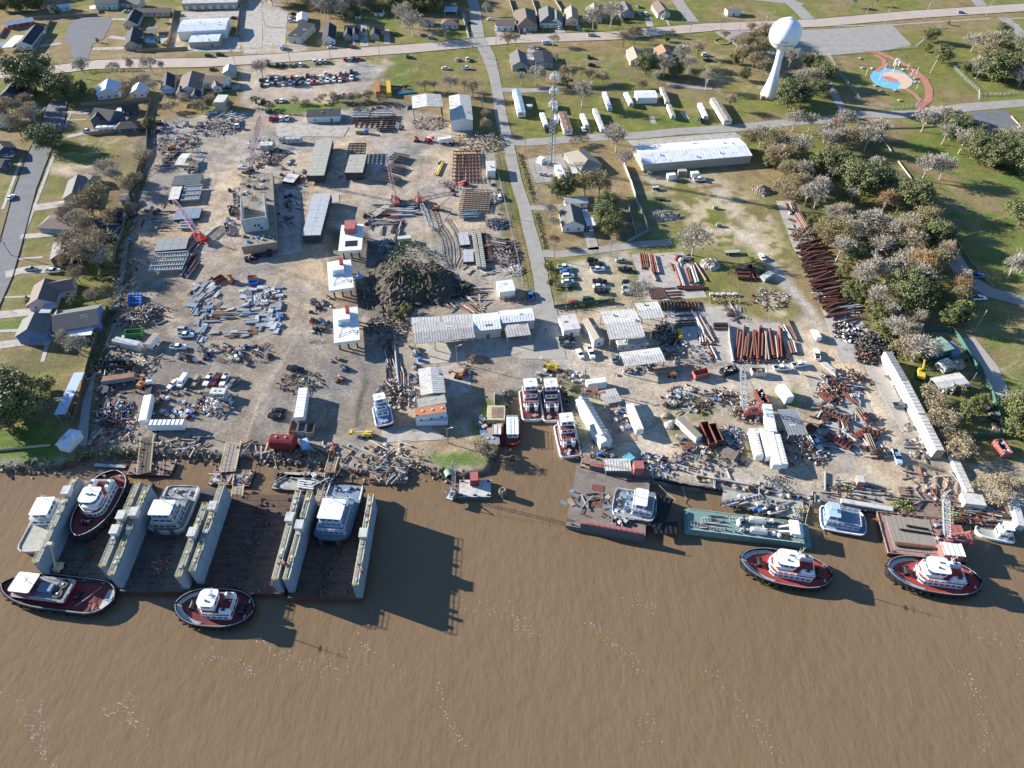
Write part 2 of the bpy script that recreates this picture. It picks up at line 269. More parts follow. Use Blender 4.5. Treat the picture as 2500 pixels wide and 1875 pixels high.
PT(px((1130,890),(1230,870),(1270,880),(1220,960),(1180,1040),(1090,1090),(1010,1060),(1000,1030),(1150,1010)),'brown',3,1,amt=.95)
PT(px((1140,880),(1200,880),(1300,850),(1500,870),(1680,930),(1600,960),(1400,880),(1250,900)),'brownmid',3,1,amt=.8)
PT(tp((2,2),(1380,380),(1600,420),(2212,640),(2212,760),(1800,680),(1350,480),(1340,430)),'pale',3,1,amt=.7)
PT(tp((2,2),(200,1520),(700,1480),(760,1659),(300,1700)),'green',1.5,amt=.95);PT(px((1020,1100),(1170,1100),(1185,1140),(1100,1148)),'green',2,amt=.9)
PT(tp((2,2),(830,980),(1010,960),(1000,1500),(760,1659),(740,1200)),'green',1.2,amt=.8)
PT(px((1386,940),(1420,930),(1470,1100),(1500,1140),(1425,1130),(1400,1040)),'green',2,amt=.9)
EAST=px((1380,860),(1480,700),(1560,760),(1690,740),(1790,760),(1900,790),(1960,760),(2030,810),(2130,860),(2200,1000),(2380,1190),(2620,1200),(2700,1310),(2339,1280),(2045,1236),(1665,1184),(1430,1150),(1440,1000))
PT(EAST,'dirtpink',3,1,amt=.95,mott=0);
PT(px((1630,970),(1760,935),(1860,960),(1850,1020),(1900,1100),(1880,1180),(1700,1160),(1640,1060)),'olive',4,amt=.85,mott=1.5)
PT(px((1640,960),(1700,960),(1780,1010),(1720,1090),(1640,1030)),'grass',3,amt=.8,mott=1.5)
PT(px((1880,950),(1950,940),(1960,980),(1900,1000)),'grass',2,amt=.9)
PT(px((2010,1020),(2140,880),(2180,1100),(2060,1140),(2020,1100)),'grey',3,1,amt=.6,mott=1.5)
SK(px((1520,900),(1640,940),(1730,930),(1850,925),(1980,900),(2060,920),(2130,1000),(2180,1100)),11,'pale',3,1,.85)
SK(px((1560,1000),(1600,1080),(1700,1150),(1900,1190)),10,'pale',3,1,.7)
PT(px((2150,900),(2210,940),(2330,1170),(2280,1190),(2200,1060)),'rocky',3,1,amt=.7,mott=2)
PT(px((2380,820),(2440,900),(2470,1050),(2500,1180),(2400,1200),(2330,1080),(2290,900)),'litter',4,1,amt=.6,mott=1.5)
PT(px((2320,1130),(2700,1120),(2800,1300),(2480,1270),(2350,1230)),'sand',4,1,amt=.7,mott=2)
PT(px((1560,430),(1750,420),(1900,520),(1920,620),(1960,760),(1900,790),(1840,680),(1700,600),(1560,560)),'sand',5,1,amt=.75,mott=2.5)
PT(px((1530,470),(1650,470),(1680,600),(1560,600)),'green',4,amt=.8,mott=2)
PT(px((1560,600),(1860,600),(1880,720),(1600,760)),'grass',4,amt=.9,mott=1.5)
SK(px((1690,575),(1790,560),(1850,600),(1910,680),(1985,770),(2010,810)),5,'pale',1.5,1,.9)
SK(px((1760,470),(1800,520),(1850,600)),6,'pale',3,1,.6)
PT(tp((2,1),(1450,1120),(2212,1080),(2212,1540),(1700,1659),(1540,1400)),'grass',2,amt=.95)
PT(tp((2,1),(1740,1180),(2212,1120),(2212,1500),(1600,1560),(1800,1400)),'pale',2,1,amt=.8)
PT(tp((3,1),(0,1000),(190,1000),(230,1560),(0,1600)),'dirtpink',2,1,amt=.6)
PT(px((980,230),(1200,220),(1210,330),(1030,300)),'olive',4,amt=.6,mott=2)
PT(tp((1,0),(400,720),(600,640),(1400,650),(1980,640),(2010,760),(1780,900),(1800,1000),(1300,1110),(600,1080),(500,1160),(560,1200),(400,1130)),'dirtpink',2,1)
PT(tp((1,0),(660,1290),(480,1130),(380,940),(400,740),(560,720),(620,900),(560,1100),(700,1240)),'dirtpink',2,1)
PT(tp((1,0),(680,660),(1390,640),(1390,715),(700,740)),'grass',1.5,amt=.7);PT(tp((1,0),(1700,620),(1950,610),(1900,680),(1700,690)),'grass',1.5,amt=.9)
PT(tp((1,0),(1500,800),(2000,780),(1900,860),(1700,960),(1500,1000)),'dirtdark',2,1,amt=.4,mott=2)
PT(tp((1,0),(1330,1060),(2212,1040),(2212,1250),(1600,1240)),'dirtdark',2,1,amt=.6,mott=2)
PT(tp((0,0),(1330,560),(2020,580),(1900,640),(1000,670),(960,620)),'tan',1,amt=.9)
PT(tp((0,0),(1860,200),(1920,200),(2010,560),(1800,560)),'sand',1.5,1,amt=.9)
PT(tp((2,1),(870,0),(960,0),(1240,1450),(1150,1470),(1000,800)),'olive',1.5,amt=.7)
PT(tp((1,0),(380,-80),(680,-80),(900,140),(880,490),(1100,500),(1100,560),(380,600)),'dirtpink',1,1);PT(px((-60,200),(250,210),(330,300),(270,560),(100,760),(-60,800)),'olive',6,amt=.45,mott=1.5)
PT(px((1870,470),(2060,330),(2200,300),(2330,560),(2400,760),(2180,880),(2080,780),(1980,600)),'litter',6,amt=.55,mott=1.5)
PT(px((1240,180),(1700,120),(1760,230),(1500,250),(1250,230)),'litter',5,amt=.5,mott=2)
PT(px((270,560),(330,380),(345,300),(372,300),(330,560),(290,800),(225,1100),(200,1100),(250,830)),'litter',1.5,1,amt=.7)  # dark belt along the yard fence, with deep shade put into the colour
PT(px((170,420),(330,330),(300,540),(190,700),(140,560)),'litter',4,amt=.45,mott=2)
for sp in([(555,520),(470,600),(520,700),(640,730)],[(640,640),(760,680),(700,790),(560,850)],[(600,700),(760,760),(700,860),(640,960),(600,1080)],[(700,660),(780,740),(760,880),(790,1000),(740,1090)],[(560,660),(700,640),(830,620)],[(730,300),(860,330),(1000,320),(1100,360)],[(850,420),(960,450),(1040,520),(1060,640)],[(460,300),(520,420),(470,560)]):
 SK(px(*sp),4,'pale',2,1,.35);SK(px(*[(a+9,b+7)for a,b in sp]),1.2,'dirtdark',.7,1,.5);SK(px(*[(a-9,b+3)for a,b in sp]),1.0,'dirtdark',.7,1,.4)
tr_=random.Random(12)
for x0,y0,x1,y1,n_,a0 in((380,320,1180,620,26,-1),(330,640,820,1080,34,-1),(1420,870,1900,1130,20,0),(1100,880,1240,1080,10,-1),(1950,780,2300,1150,12,-1),(540,170,920,240,8,0),(1600,450,1850,600,6,-1)):
 for _ in range(n_):
  X,Y=G(tr_.uniform(x0,x1),tr_.uniform(y0,y1))[:2];a=tr_.choice((a0*1.4,a0*1.4,0,.4))+tr_.gauss(0,.3);k_=tr_.gauss(0,.07);p_=[(X,Y)]
  for s_ in range(14):a+=k_+tr_.gauss(0,.05);X+=4*cos(a);Y+=4*sin(a);p_.append((X,Y))
  c_=tr_.choice(('dirtdark','dirtdark','pale','mud'))
  for o_ in(0,2.1):SK([(u-o_*sin(a),v+o_*cos(a))for u,v in p_],.5,c_,.6,1,tr_.uniform(.25,.6))
w=np.clip((sd_+5)/4,0,1)*(GX<230);put(w*np.clip(.75+n2,0,1),'rocky',1)
put(np.clip((sd_+1)/2,0,1),'mud',1)
hs=(n4+n5)*col[...,3];col[...,0]*=1+.16*hs;col[...,2]*=1-.22*hs;f=1+n2*.16+n3*.2+n5*.12+n1*.30*col[...,3]+n4*.25*col[...,3];col[...,:3]*=f[...,None]
GZ=np.where(sd_<0,n3*.06+n2*.05,0.0);GZ=np.where(sd_>-.5,np.maximum(-4.,-(sd_+.5)*1.1)+n2*.5,GZ)
V=np.stack([GX,GY,GZ],-1).reshape(-1,3);ny,nx=GX.shape
idx=np.arange(ny*nx).reshape(ny,nx);q=np.stack([idx[:-1,:-1],idx[:-1,1:],idx[1:,1:],idx[1:,:-1]],-1).reshape(-1,4)
me=MN('ground');me.vertices.add(len(V));me.vertices.foreach_set('co',V.astype(np.float32).ravel())
me.loops.add(q.size);me.loops.foreach_set('vertex_index',q.astype(np.int32).ravel())
me.polygons.add(len(q));me.polygons.foreach_set('loop_start',np.arange(0,q.size,4,dtype=np.int32));me.update()
ca=me.color_attributes.new('Albedo','FLOAT_COLOR','POINT');ca.data.foreach_set('color',col.astype(np.float32).ravel())
gm=bpy.data.materials.new('earth');gm.use_nodes=True;t=gm.node_tree;b=t.nodes['Principled BSDF'];b.inputs['Roughness'].default_value=.95;b.inputs['Specular IOR Level'].default_value=.1
def noise(sc,det=5,ro=.6,vec=None):
 n=t.nodes.new('ShaderNodeTexNoise');n.inputs['Scale'].default_value=sc;n.inputs['Detail'].default_value=det;n.inputs['Roughness'].default_value=ro
 t.links.new(vec or geo.outputs['Position'],n.inputs['Vector']);return n
def rng(sock,a,b2,c,d):
 r=t.nodes.new('ShaderNodeMapRange');t.links.new(sock,r.inputs[0]);r.inputs[1].default_value=a;r.inputs[2].default_value=b2;r.inputs[3].default_value=c;r.inputs[4].default_value=d;return r.outputs[0]
def mul(a,c):
 k=t.nodes.new('ShaderNodeMath');k.operation='MULTIPLY'
 for i,x in enumerate((a,c)):
  if isinstance(x,(int,float)):k.inputs[i].default_value=x
  else:t.links.new(x,k.inputs[i])
 return k.outputs[0]
geo=t.nodes.new('ShaderNodeNewGeometry');at=t.nodes.new('ShaderNodeAttribute');at.attribute_name='Albedo'
fa=rng(noise(.9,6,.7).outputs[0],.3,.7,.62,1.36);fb=rng(noise(.12,5,.65).outputs[0],.3,.7,.78,1.22);fc=rng(noise(3.5,3,.7).outputs[0],.3,.7,.75,1.25)
tot=mul(mul(fa,fb),fc)
rid=noise(.035,2,.5).outputs[0]
sb=t.nodes.new('ShaderNodeMath');sb.operation='MULTIPLY';sb.inputs[1].default_value=26;t.links.new(rid,sb.inputs[0])
fr=t.nodes.new('ShaderNodeMath');fr.operation='PINGPONG';fr.inputs[1].default_value=.5;t.links.new(sb.outputs[0],fr.inputs[0])
tr=rng(fr.outputs[0],0,.10,.86,1.0)
mk=t.nodes.new('ShaderNodeMix');mk.data_type='FLOAT';t.links.new(mul(at.outputs['Alpha'],rng(noise(.08,2).outputs[0],.34,.52,0,1)),mk.inputs[0]);mk.inputs[2].default_value=1;t.links.new(tr,mk.inputs[3])
tot=mul(tot,mk.outputs[0])
vs_=t.nodes.new('ShaderNodeVectorMath');vs_.operation='SCALE';t.links.new(at.outputs['Color'],vs_.inputs[0]);t.links.new(tot,vs_.inputs['Scale'])
t.links.new(vs_.outputs[0],b.inputs['Base Color'])
bp=t.nodes.new('ShaderNodeBump');bp.inputs['Strength'].default_value=.5;bp.inputs['Distance'].default_value=.25;t.links.new(noise(1.6,6,.7).outputs[0],bp.inputs['Height']);t.links.new(bp.outputs[0],b.inputs['Normal'])
me.materials.append(gm);go=ON('ground',me);CL(go);tag(go,kind='structure')
mb=MB()
for a,b_,c,d in((-3000,759,6000,3000),(-3000,-2000,0,0)):
 if c:mb.add([(a,b_,-.05),(a+c,b_,-.05),(a+c,b_+d,-.05),(a,b_+d,-.05)],[(0,1,2,3)],'hedge')
for x0,x1 in((-3000,-519),(518,3000)):mb.add([(x0,236 if x0<0 else 96,-.05),(x1,236 if x0<0 else 96,-.05),(x1,759,-.05),(x0,759,-.05)],[(0,1,2,3)],'hedge')
M['far']=mat('far_land',(.14,.12,.06),scale=.02,var=.4);mb.names=['far_land'];struct(mb,'far_ground')
WZ=-1.5
m=bpy.data.materials.new('river_water');m.use_nodes=True;M['river_water']=m;t=m.node_tree;b=t.nodes['Principled BSDF'];geo=t.nodes.new('ShaderNodeNewGeometry')
b.inputs['Roughness'].default_value=.16;b.inputs['IOR'].default_value=1.33;b.inputs['Specular IOR Level'].default_value=.5
k=t.nodes.new('ShaderNodeMix');k.data_type='RGBA';t.links.new(noise(.016,5,.6).outputs[0],k.inputs[0]);k.inputs[6].default_value=(.162,.108,.060,1);k.inputs[7].default_value=(.215,.150,.090,1)
t.links.new(k.outputs[2],b.inputs['Base Color'])
vm=t.nodes.new('ShaderNodeVectorMath');vm.operation='MULTIPLY';vm.inputs[1].default_value=(.55,.22,1);t.links.new(geo.outputs['Position'],vm.inputs[0])
w1=noise(1.0,3,.55,vm.outputs[0]);w2=noise(.18,3,.5)
ad=t.nodes.new('ShaderNodeMath');ad.operation='MULTIPLY_ADD';ad.inputs[1].default_value=1.6;t.links.new(w2 .outputs[0],ad.inputs[0]);t.links.new(w1 .outputs[0],ad.inputs[2])
bp=t.nodes.new('ShaderNodeBump');bp.inputs['Strength'].default_value=.22;bp.inputs['Distance'].default_value=.6;t.links.new(ad.outputs[0],bp.inputs['Height']);t.links.new(bp.outputs[0],b.inputs['Normal'])
mb=MB();mb.add([(-3000,-2500,WZ),(3000,-2500,WZ),(3000,400,WZ),(-3000,400,WZ)],[(0,1,2,3)],'river_water');struct(mb,'river')
mb=MB();mb.add([(-3000,-2500,-5),(3000,-2500,-5),(3000,240,-5),(-3000,240,-5)],[(0,1,2,3)],'soilD');struct(mb,'river_bed')
mb=MB();f1=random.Random(5)
FT=[((0,1500),(2212,664),[(850,190),(930,180),(1000,210),(1080,240),(1090,270)],90,16),((0,1500),(2212,664),[(1130,100),(1180,150),(1250,200),(1330,230),(1420,240)],90,18),((0,1500),(2212,664),[(1420,200),(1500,190),(1560,100),(1600,190),(1700,240)],90,25),((0,1500),(2212,664),[(30,330),(110,430),(150,530),(200,600),(240,664)],110,14),((0,1500),(2212,664),[(160,380),(190,450),(180,540)],50,14),((0,1500),(2212,664),[(440,420),(530,400),(550,350),(540,450),(610,490)],110,22),((0,1500),(2212,664),[(1880,280),(1910,340),(1930,450),(1990,560)],60,10),((1250,1400),(2212,841),[(10,180),(30,240),(100,280)],60,25),((1250,1400),(2212,841),[(340,190),(380,250),(450,310),(510,360),(560,440)],110,16),((1250,1400),(2212,841),[(500,100),(560,150),(610,160)],50,25),((1250,1400),(2212,841),[(850,420),(920,450),(970,580),(1040,640),(1100,710),(1160,830)],90,14),((1250,1400),(2212,841),[(1950,190),(2020,260),(2080,290),(2140,290)],50,20),((1250,1400),(2212,841),[(1960,420),(1990,480),(2020,560),(2040,680),(2040,800)],90,13),((1250,1400),(2212,841),[(2170,240),(2200,300),(2190,480)],24,14),((1250,1400),(2212,841),[(560,640),(600,630),(580,800)],24,22),((1000,1125),(3920,2940),[(1300,1520),(640,1540),(900,1600),(1000,1630),(1100,1640)],60,60)]
for o,_,pl,n,sg in FT:
 sc=.5651 if o[0]!=1000 else.22604
 for _k in range(n*2//3):
  s=f1 .random()*(len(pl)-1);i=int(s);u=s-i;x=pl[i][0]*(1-u)+pl[i+1][0]*u+f1 .gauss(0,sg);y=pl[i][1]*(1-u)+pl[i+1][1]*u+f1 .gauss(0,sg)
  g=G(o[0]+x*sc,o[1]+y*sc,WZ);r=f1 .uniform(.06,.16);a0=f1 .uniform(0,3)
  mb.add([(g[0]+r*f1 .uniform(.5,1.2)*cos(a0+a),g[1]+r*.6*sin(a0+a),WZ+.02)for a in(0,1.3,2.6,3.9,5.1)],[(0,1,2,3,4)],'foam')
struct(mb,'foam_flecks','stuff')['label']='white foam flecks drifting in streaks on the brown river'
def sheet(name,poly,mt,z=.10,th=.15,kind='structure'):
 mb=MB();mb.prism(poly,z-th,z,mt);o=mb.obj(name);tag(o,kind=kind);return o
def ribbon(name,pts,wd,mt,z=.10,kerb=False,th=.15):
 mb=MB();L=[];Rr=[];n=len(pts)
 for k,p in enumerate(pts):
  a=V3(pts[max(0,k-1)]);c=V3(pts[min(n-1,k+1)]);d=(c-a).normalized();nrm=V3((-d.y,d.x));w2=wd[k]/2 if isinstance(wd,list)else wd/2
  L.append(V3(p)+nrm*w2);Rr.append(V3(p)-nrm*w2)
 for k in range(n-1):
  mb.add([(*Rr[k],z),(*Rr[k+1],z),(*L[k+1],z),(*L[k],z)],[(0,1,2,3)],mt)
  if kerb:
   for s,e in((L,1),(Rr,-1)):
    a,c=s[k],s[k+1];d=(c-a).normalized();nn=V3((-d.y,d.x))*e*.3
    vs=[(*a,z),(*c,z),(*(c+nn),z),(*(a+nn),z)];mb.add(vs+[(v[0],v[1],z+.13)for v in vs],[(4,5,6,7),(0,1,5,4),(2,3,7,6),(6,7,4,5)],'concrete')
 o=mb.obj(name);tag(o,kind='structure');return o
TR=px((-300,178),(0,181),(120,172),(230,158),(339,155),(500,153),(726,139),(839,130),(1000,119),(1158,105),(1249,96),(1500,87),(1590,78),(1726,67),(2000,56),(2226,36),(2500,18),(2800,-6))
ribbon('road',TR,15.5,'road_concrete',.12,True)
MS=tp((2,0),(640,-90),(700,60),(740,400))+tp((2,0),(850,600),(910,800),(950,1000),(985,1250),(1060,1560))+tp((2,1),(1090,0),(1150,300),(1235,560),(1290,800),(1345,1000),(1410,1300),(1450,1550))+tp((2,2),(1480,40),(1530,200),(1480,420))
ribbon('road',MS,[8.5,8,9,9,7,6.5,7,7,6,6,6,6.2,6.4,6.5,7,8,9,12],'asphalt_old',.15)
LS=tp((0,0),(640,1090),(600,1180),(560,1400),(430,1640))+tp((0,1),(420,0),(270,400),(190,700),(110,1000),(10,1340))+px((-40,770),(-90,900))
ribbon('road',LS,[11,12,12.5,12,11.5,10.5,10,9.7,9.5,9.5,9.5],'asphalt',.10,True)
CS=tp((0,0),(870,680),(880,560),(890,470));ribbon('road',CS,[10,9.5,9.5],'asphalt',.10)
sheet('cul_de_sac',tp((0,0),(760,620),(960,610),(1000,480),(1120,420),(1210,240),(1190,195),(1000,190),(800,210),(720,330),(695,450),(780,490)),'asphalt',.112)
ribbon('side_road',tp((0,0),(0,770),(300,730)),8,'road_concrete',.11)
ribbon('road',tp((2,0),(1060,1530),(1250,1540),(1700,1510),(2212,1470))+tp((3,0),(200,1470),(700,1420),(1300,1385),(1900,1320),(2212,1300)),8,'asphalt_old',.118)
ribbon('road',tp((4,0),(-100,1310),(500,1240),(800,1240),(1050,1230),(1600,1160),(2212,1110),(2600,1080)),[7,8,10,9,10,9,9],'asphalt_old',.125)
ribbon('road',tp((4,0),(20,700),(70,850),(180,1050),(260,1200)),5,'asphalt_old',.13)
ribbon('road',tp((3,0),(650,-40),(760,120),(850,240)),9,'asphalt_old',.135)
ribbon('road',tp((3,0),(1850,-30),(1990,100),(2100,210)),10,'asphalt_old',.135);ribbon('road',tp((3,0),(1480,-25),(1900,20),(2000,60)),11,'asphalt_old',.13)
ribbon('road',tp((4,0),(1700,0),(1760,70)),9,'asphalt_old',.135);ribbon('road',tp((4,0),(1980,190),(2100,280),(2212,400),(2400,560)),8,'asphalt_old',.13)
ribbon('lane',tp((2,0),(980,970),(1250,980),(1500,970)),6,'asphalt_old',.13);ribbon('lane',tp((3,0),(560,915),(800,935),(1060,960)),5,'asphalt_old',.12)
ribbon('dirt_track',tp((3,0),(1880,480),(1940,580)),5,'gravel',.07)
ribbon('lane',tp((2,1),(1400,1080),(1600,1090),(1900,1060),(2212,1020))+tp((3,1),(300,980),(620,960)),5,'asphalt_old',.12)
ribbon('lane',tp((2,1),(1290,585),(1450,590),(1640,580)),4.5,'asphalt_old',.12)
ribbon('lane',tp((4,1),(1290,800),(1420,1080),(1600,1360),(1850,1500),(2212,1600)),[7,7,9,8,7],'asphalt_old',.12)
ribbon('lane',tp((4,2),(1600,330),(1850,650),(2000,1000)),6,'gravel',.07)
ribbon('driveway',tp((2,1),(1930,850),(1990,1040)),5,'concrete',.12)
ribbon('driveway',tp((1,0),(380,940),(120,960)),7,'concrete',.11)
sheet('car_park',tp((4,0),(-1150,330),(0,320),(790,270),(1000,490),(650,560),(100,600),(-700,620)),'asphalt_old',.12)
sheet('car_park',tp((4,0),(1560,1300),(1640,1210),(2020,1190),(2300,1480),(2300,1700),(1850,1560)),'asphalt',.12)
sheet('parking_apron',tp((1,0),(480,-60),(660,-60),(610,60),(620,300),(620,500),(600,575),(420,575)),'concrete',.09)
sheet('parking_apron',tp((1,0),(650,305),(885,310),(865,490),(630,495)),'concrete',.13);sheet('yard_slab',tp((1,0),(600,90),(900,130),(880,300),(640,290)),'concrete',.13)
sheet('forecourt',tp((1,0),(-170,380),(370,400),(390,560),(-180,560)),'concrete',.10)
sheet('forecourt',tp((0,0),(1960,130),(2212,130),(2212,210),(1940,200)),'concrete',.10);sheet('forecourt',tp((1,0),(0,120),(470,100),(460,170),(0,200)),'concrete',.10)
for T,w_,pts in[((0,0),5,[(1180,400),(1370,420)]),((0,0),5,[(1000,530),(1340,520)]),((0,0),4,[(1200,210),(1360,210)]),((0,0),4,[(660,470),(420,500)]),((0,0),3.5,[(720,1480),(1020,1420)]),((0,0),3,[(720,1210),(960,1230)]),((0,0),1.2,[(740,1300),(940,1290)]),((0,0),1.4,[(700,1380),(760,1230),(960,1180)]),((0,0),5,[(210,1180),(480,1180)]),((0,1),6,[(360,590),(620,550),(830,530)]),((0,1),4,[(220,900),(800,850)]),((0,1),5.5,[(60,1310),(250,1260),(640,1245)]),((0,1),1.5,[(190,1140),(460,1120)]),((0,1),1.2,[(30,1555),(350,1540)]),((0,1),1.6,[(590,0),(300,760),(60,1400)]),((0,1),1.6,[(230,60),(30,600)]),((0,2),4.5,[(-50,420),(300,370),(560,370)]),((0,2),1.8,[(0,260),(220,250)]),((0,2),1.6,[(510,400),(460,590)]),((0,2),5,[(-50,90),(250,60),(550,20)]),((1,0),2,[(1603,430),(1605,490)]),((1,0),5.5,[(1710,260),(1715,400),(1725,500)]),((1,0),4,[(1960,320),(1975,480)]),((1,0),5,[(880,480),(1090,490)]),((2,0),6,[(960,320),(990,420)]),((2,0),7,[(1250,330),(1290,400)]),((2,0),7,[(1580,260),(1640,360)]),((2,0),3,[(1800,260),(1840,330)]),((2,0),5,[(1310,500),(1320,700)]),((2,0),2,[(580,140),(640,410)]),((3,0),5,[(360,190),(390,290)]),((3,0),1.5,[(560,210),(600,300)]),((4,0),1.8,[(0,285),(800,270),(1300,235),(1850,200)]),((4,0),1.8,[(2030,205),(2300,190)]),((3,0),3,[(400,1260),(430,1340)]),((3,0),3,[(730,1210),(790,1290)])]:
 ribbon('footpath' if w_<3 else 'driveway',tp(T,*pts),w_,'concrete',.09 if w_<3 else.105)
SZ=.03
for T,pts,mt in[((3,1),[(190,1090),(740,1060),(1000,1550),(340,1600)],'concrete'),((3,1),[(1745,510),(1940,510),(2120,800),(1930,1010)],'concrete'),((3,2),[(560,20),(1330,-20),(1380,180),(1290,610),(950,580),(660,340)],'concrete'),((3,2),[(1380,170),(1790,170),(1870,420),(1900,520),(1330,600),(1250,200)],'concrete'),((3,1),[(1930,1010),(2120,800),(2500,1659),(2330,1659)],'concrete'),((4,2),[(20,0),(360,0),(650,420),(480,600),(230,590)],'concrete'),((4,2),[(-150,730),(250,760),(480,900),(720,1480),(560,1580),(150,1590),(0,1200)],'concrete'),((2,2),[(60,400),(720,330),(1360,360),(1340,480),(500,590),(80,620)],'concrete'),((2,2),[(340,640),(620,610),(680,900),(400,980)],'concrete'),((2,1),[(1290,60),(1640,0),(1760,280),(1360,320)],'gravel'),((3,2),[(-60,1030),(110,1030),(250,1440),(0,1470)],'rustL'),((4,2),[(480,600),(700,620),(1000,1300),(900,1350)],'gravel'),((2,2),[(1240,370),(1640,370),(1700,560),(1200,560)],'gravel'),((1,2),[(1910,1330),(2212,1310),(2212,1440),(1930,1465)],'concrete'),((2,2),[(0,1310),(230,1290),(420,1430),(0,1450)],'concrete'),((1,1),[(760,330),(1040,330),(1040,1060),(790,1100)],'concrete'),((1,1),[(1260,470),(1450,440),(1450,520),(1260,560)],'concrete'),((0,1),[(1360,900),(1400,900),(1290,1659),(1210,1659)],'asphalt_old'),((0,2),[(1240,150),(1290,100),(1050,640),(980,1040),(940,1500),(820,1490),(900,1000)],'asphalt_old'),((1,0),[(760,1330),(1560,1370),(1500,1480),(780,1470)],'concrete'),((3,0),[(140,1520),(1300,1430),(1400,1500),(240,1600)],'concrete'),((0,1),[(560,330),(0,0),(0,0)],'concrete')][:-1]:
 SZ+=.006;sheet({'gravel':'gravel_bed','concrete':'concrete_slab','asphalt_old':'asphalt_strip','rustL':'work_floor'}[mt],tp(T,*pts),mt,SZ)
sheet('splash_pad',tp((4,0),(550,815),(590,765),(700,735),(850,755),(930,790),(1015,870),(1000,920),(940,965),(820,968),(700,945),(600,900),(558,850)),'pad_blue',.10)
sheet('pad_pattern',tp((4,0),(680,790),(800,765),(920,795),(1010,870),(995,918),(935,960),(850,955),(880,900),(840,860),(700,830)),'pad_tan',.125,.02)
sheet('pad_pattern',tp((4,0),(660,825),(760,825),(860,870),(830,890),(740,870)),'pad_red',.15,.02);sheet('pad_pattern',tp((4,0),(670,900),(740,880),(775,905),(720,922)),'pad_green',.15,.02)
BZ=.16
for pts,w_ in[([(480,560),(640,570),(830,650),(1000,740),(1130,850),(1185,960),(1180,1080),(1060,1180)],4.5),([(600,590),(700,650),(700,720),(610,770)],3),([(930,960),(1030,1020),(1090,1090)],3),([(960,800),(1140,840)],7)]:
 BZ+=.012;ribbon('brick_path',tp((4,0),*pts),w_,'brickpath',BZ)
def _win():
 mb=MB().box((0,0,0),(1.15,.10,1.35),'trim');f=mb.mesh('window_frame')
 mb=MB().box((0,-.06,0),(.95,.06,1.12),'glass');mb.box((0,-.1,0),(.95,.03,.06),'trim');return f,mb.mesh('pane')
WIN_F,WIN_P=_win()
mb=MB().box((0,0,1.05),(1.05,.12,2.1),'door_brown');mb.box((.35,-.08,1.05),(.08,.06,.12),'trim');DOOR=mb.mesh('door')
mb=MB().box((0,0,0),(2.4,.12,2.5),'trim')
for k in range(4):mb.box((0,-.07,-.95+k*.62),(2.3,.04,.06),'wallG')
GDOOR=mb.mesh('roller_door')
def inst(me,name,parent,loc,rz=0,scale=None):
 o=ON(name,me);CL(o);o.parent=parent;o.location=loc;o.rotation_euler=(0,0,rz)
 if scale:o.scale=scale
 return o
def pwin(root,cx,cy,L,Wd,rz,e,z0=0,step=3.6,sides='SEW',door=True,far=False):
 """windows stand on the four walls of a box; local wall order S,E,N,W about the wing"""
 for sd_i,(nx,ny,ln,off)in enumerate(((0,-1,L,Wd/2),(1,0,Wd,L/2),(0,1,L,Wd/2),(-1,0,Wd,L/2))):
  wang=rz+(0,pi/2,pi,-pi/2)[sd_i]
  dirv=V3((cos(wang-pi/2),sin(wang-pi/2)))
  wp=V3((cx,cy))+dirv*off;wpos=V3(root.location[:2])+wp
  if dirv.dot(wpos)>20 and not far:continue
  n=max(1,int(ln/step));
  for k in range(n):
   u=(k+.5)/n*ln-ln/2;tv=V3((cos(wang),sin(wang)))
   p=wp+tv*u+dirv*.04
   if door and k==n//2 and sd_i==0:inst(DOOR,'door',root,(p.x,p.y,z0),wang);continue
   w=inst(WIN_F,'window',root,(p.x,p.y,z0+min(1.6,e*.55)),wang);inst(WIN_P,'pane',w,(0,0,0))
def HS(T,wings,label,wall='wallW',roof='shD',cat='house',extras=(),name='house',group=None,chim=False,step=3.8):
 """wings: (x1,y1,x2,y2,width,eave,ridge[,hip,roof,wall]) with the ridge seen in the picture"""
 first=wings[0];cx,cy,_,_=seg(T,*first[:4],first[6]);root=thing(name,label,cat,(cx,cy,0),0,group)
 for k,w in enumerate(wings):
  hip=w[7]if len(w)>7 and w[7]else 0;rf=w[8]if len(w)>8 and w[8]else roof;wl=w[9]if len(w)>9 and w[9]else wall
  x,y,L,a=seg(T,*w[:4],w[6]);x-=cx;y-=cy
  L0=L+(w[4]*hip if hip else 0)-.7;W0=w[4]-.8;z0=-.02*k
  mb=MB();mb.gable(L0,W0,w[5],w[6],rf,wl,0,0.0,x,y,a,hip);mb.box((x,y,.12),(L0+.1,W0+.1,.24),'concrete',a);mb.obj('wall',root)
  mb=MB();mb.roof(L0,W0,w[5]+z0,w[6]+z0,rf,0,.45,x,y,a,hip);r=mb.obj('roof',root)
  if k==0 and chim:
   mb=MB().box((x+L0*.2*cos(a),y+L0*.2*sin(a),w[6]-.2),(.8,.8,1.9),'wall_brick');mb.obj('chimney',r)
  pwin(root,x,y,L0,W0,a,w[5],0,step,door=(k==0))
 for e in extras:e(root,cx,cy)
 return root
def awning(T,a,b,c,h,mt,posts=True,name='patio_roof'):
 def f(root,cx,cy):
  x,y,L,Wd,ang=rect(T,a,b,c,h);x-=cx;y-=cy;mb=MB().box((x,y,h-.06),(L,Wd,.12),mt,ang);p=mb.obj(name,root)
  ca,sa=cos(ang),sin(ang)
  if posts:
   for sx in(-.47,.47):
    for sy in(-.46,.46):
     mb=MB();u,v=L*sx,Wd*sy;mb.box((x+u*ca-v*sa,y+u*sa+v*ca,(h-.12)/2),(.14,.14,h-.12),'trim');mb.obj('post',root)
 return f
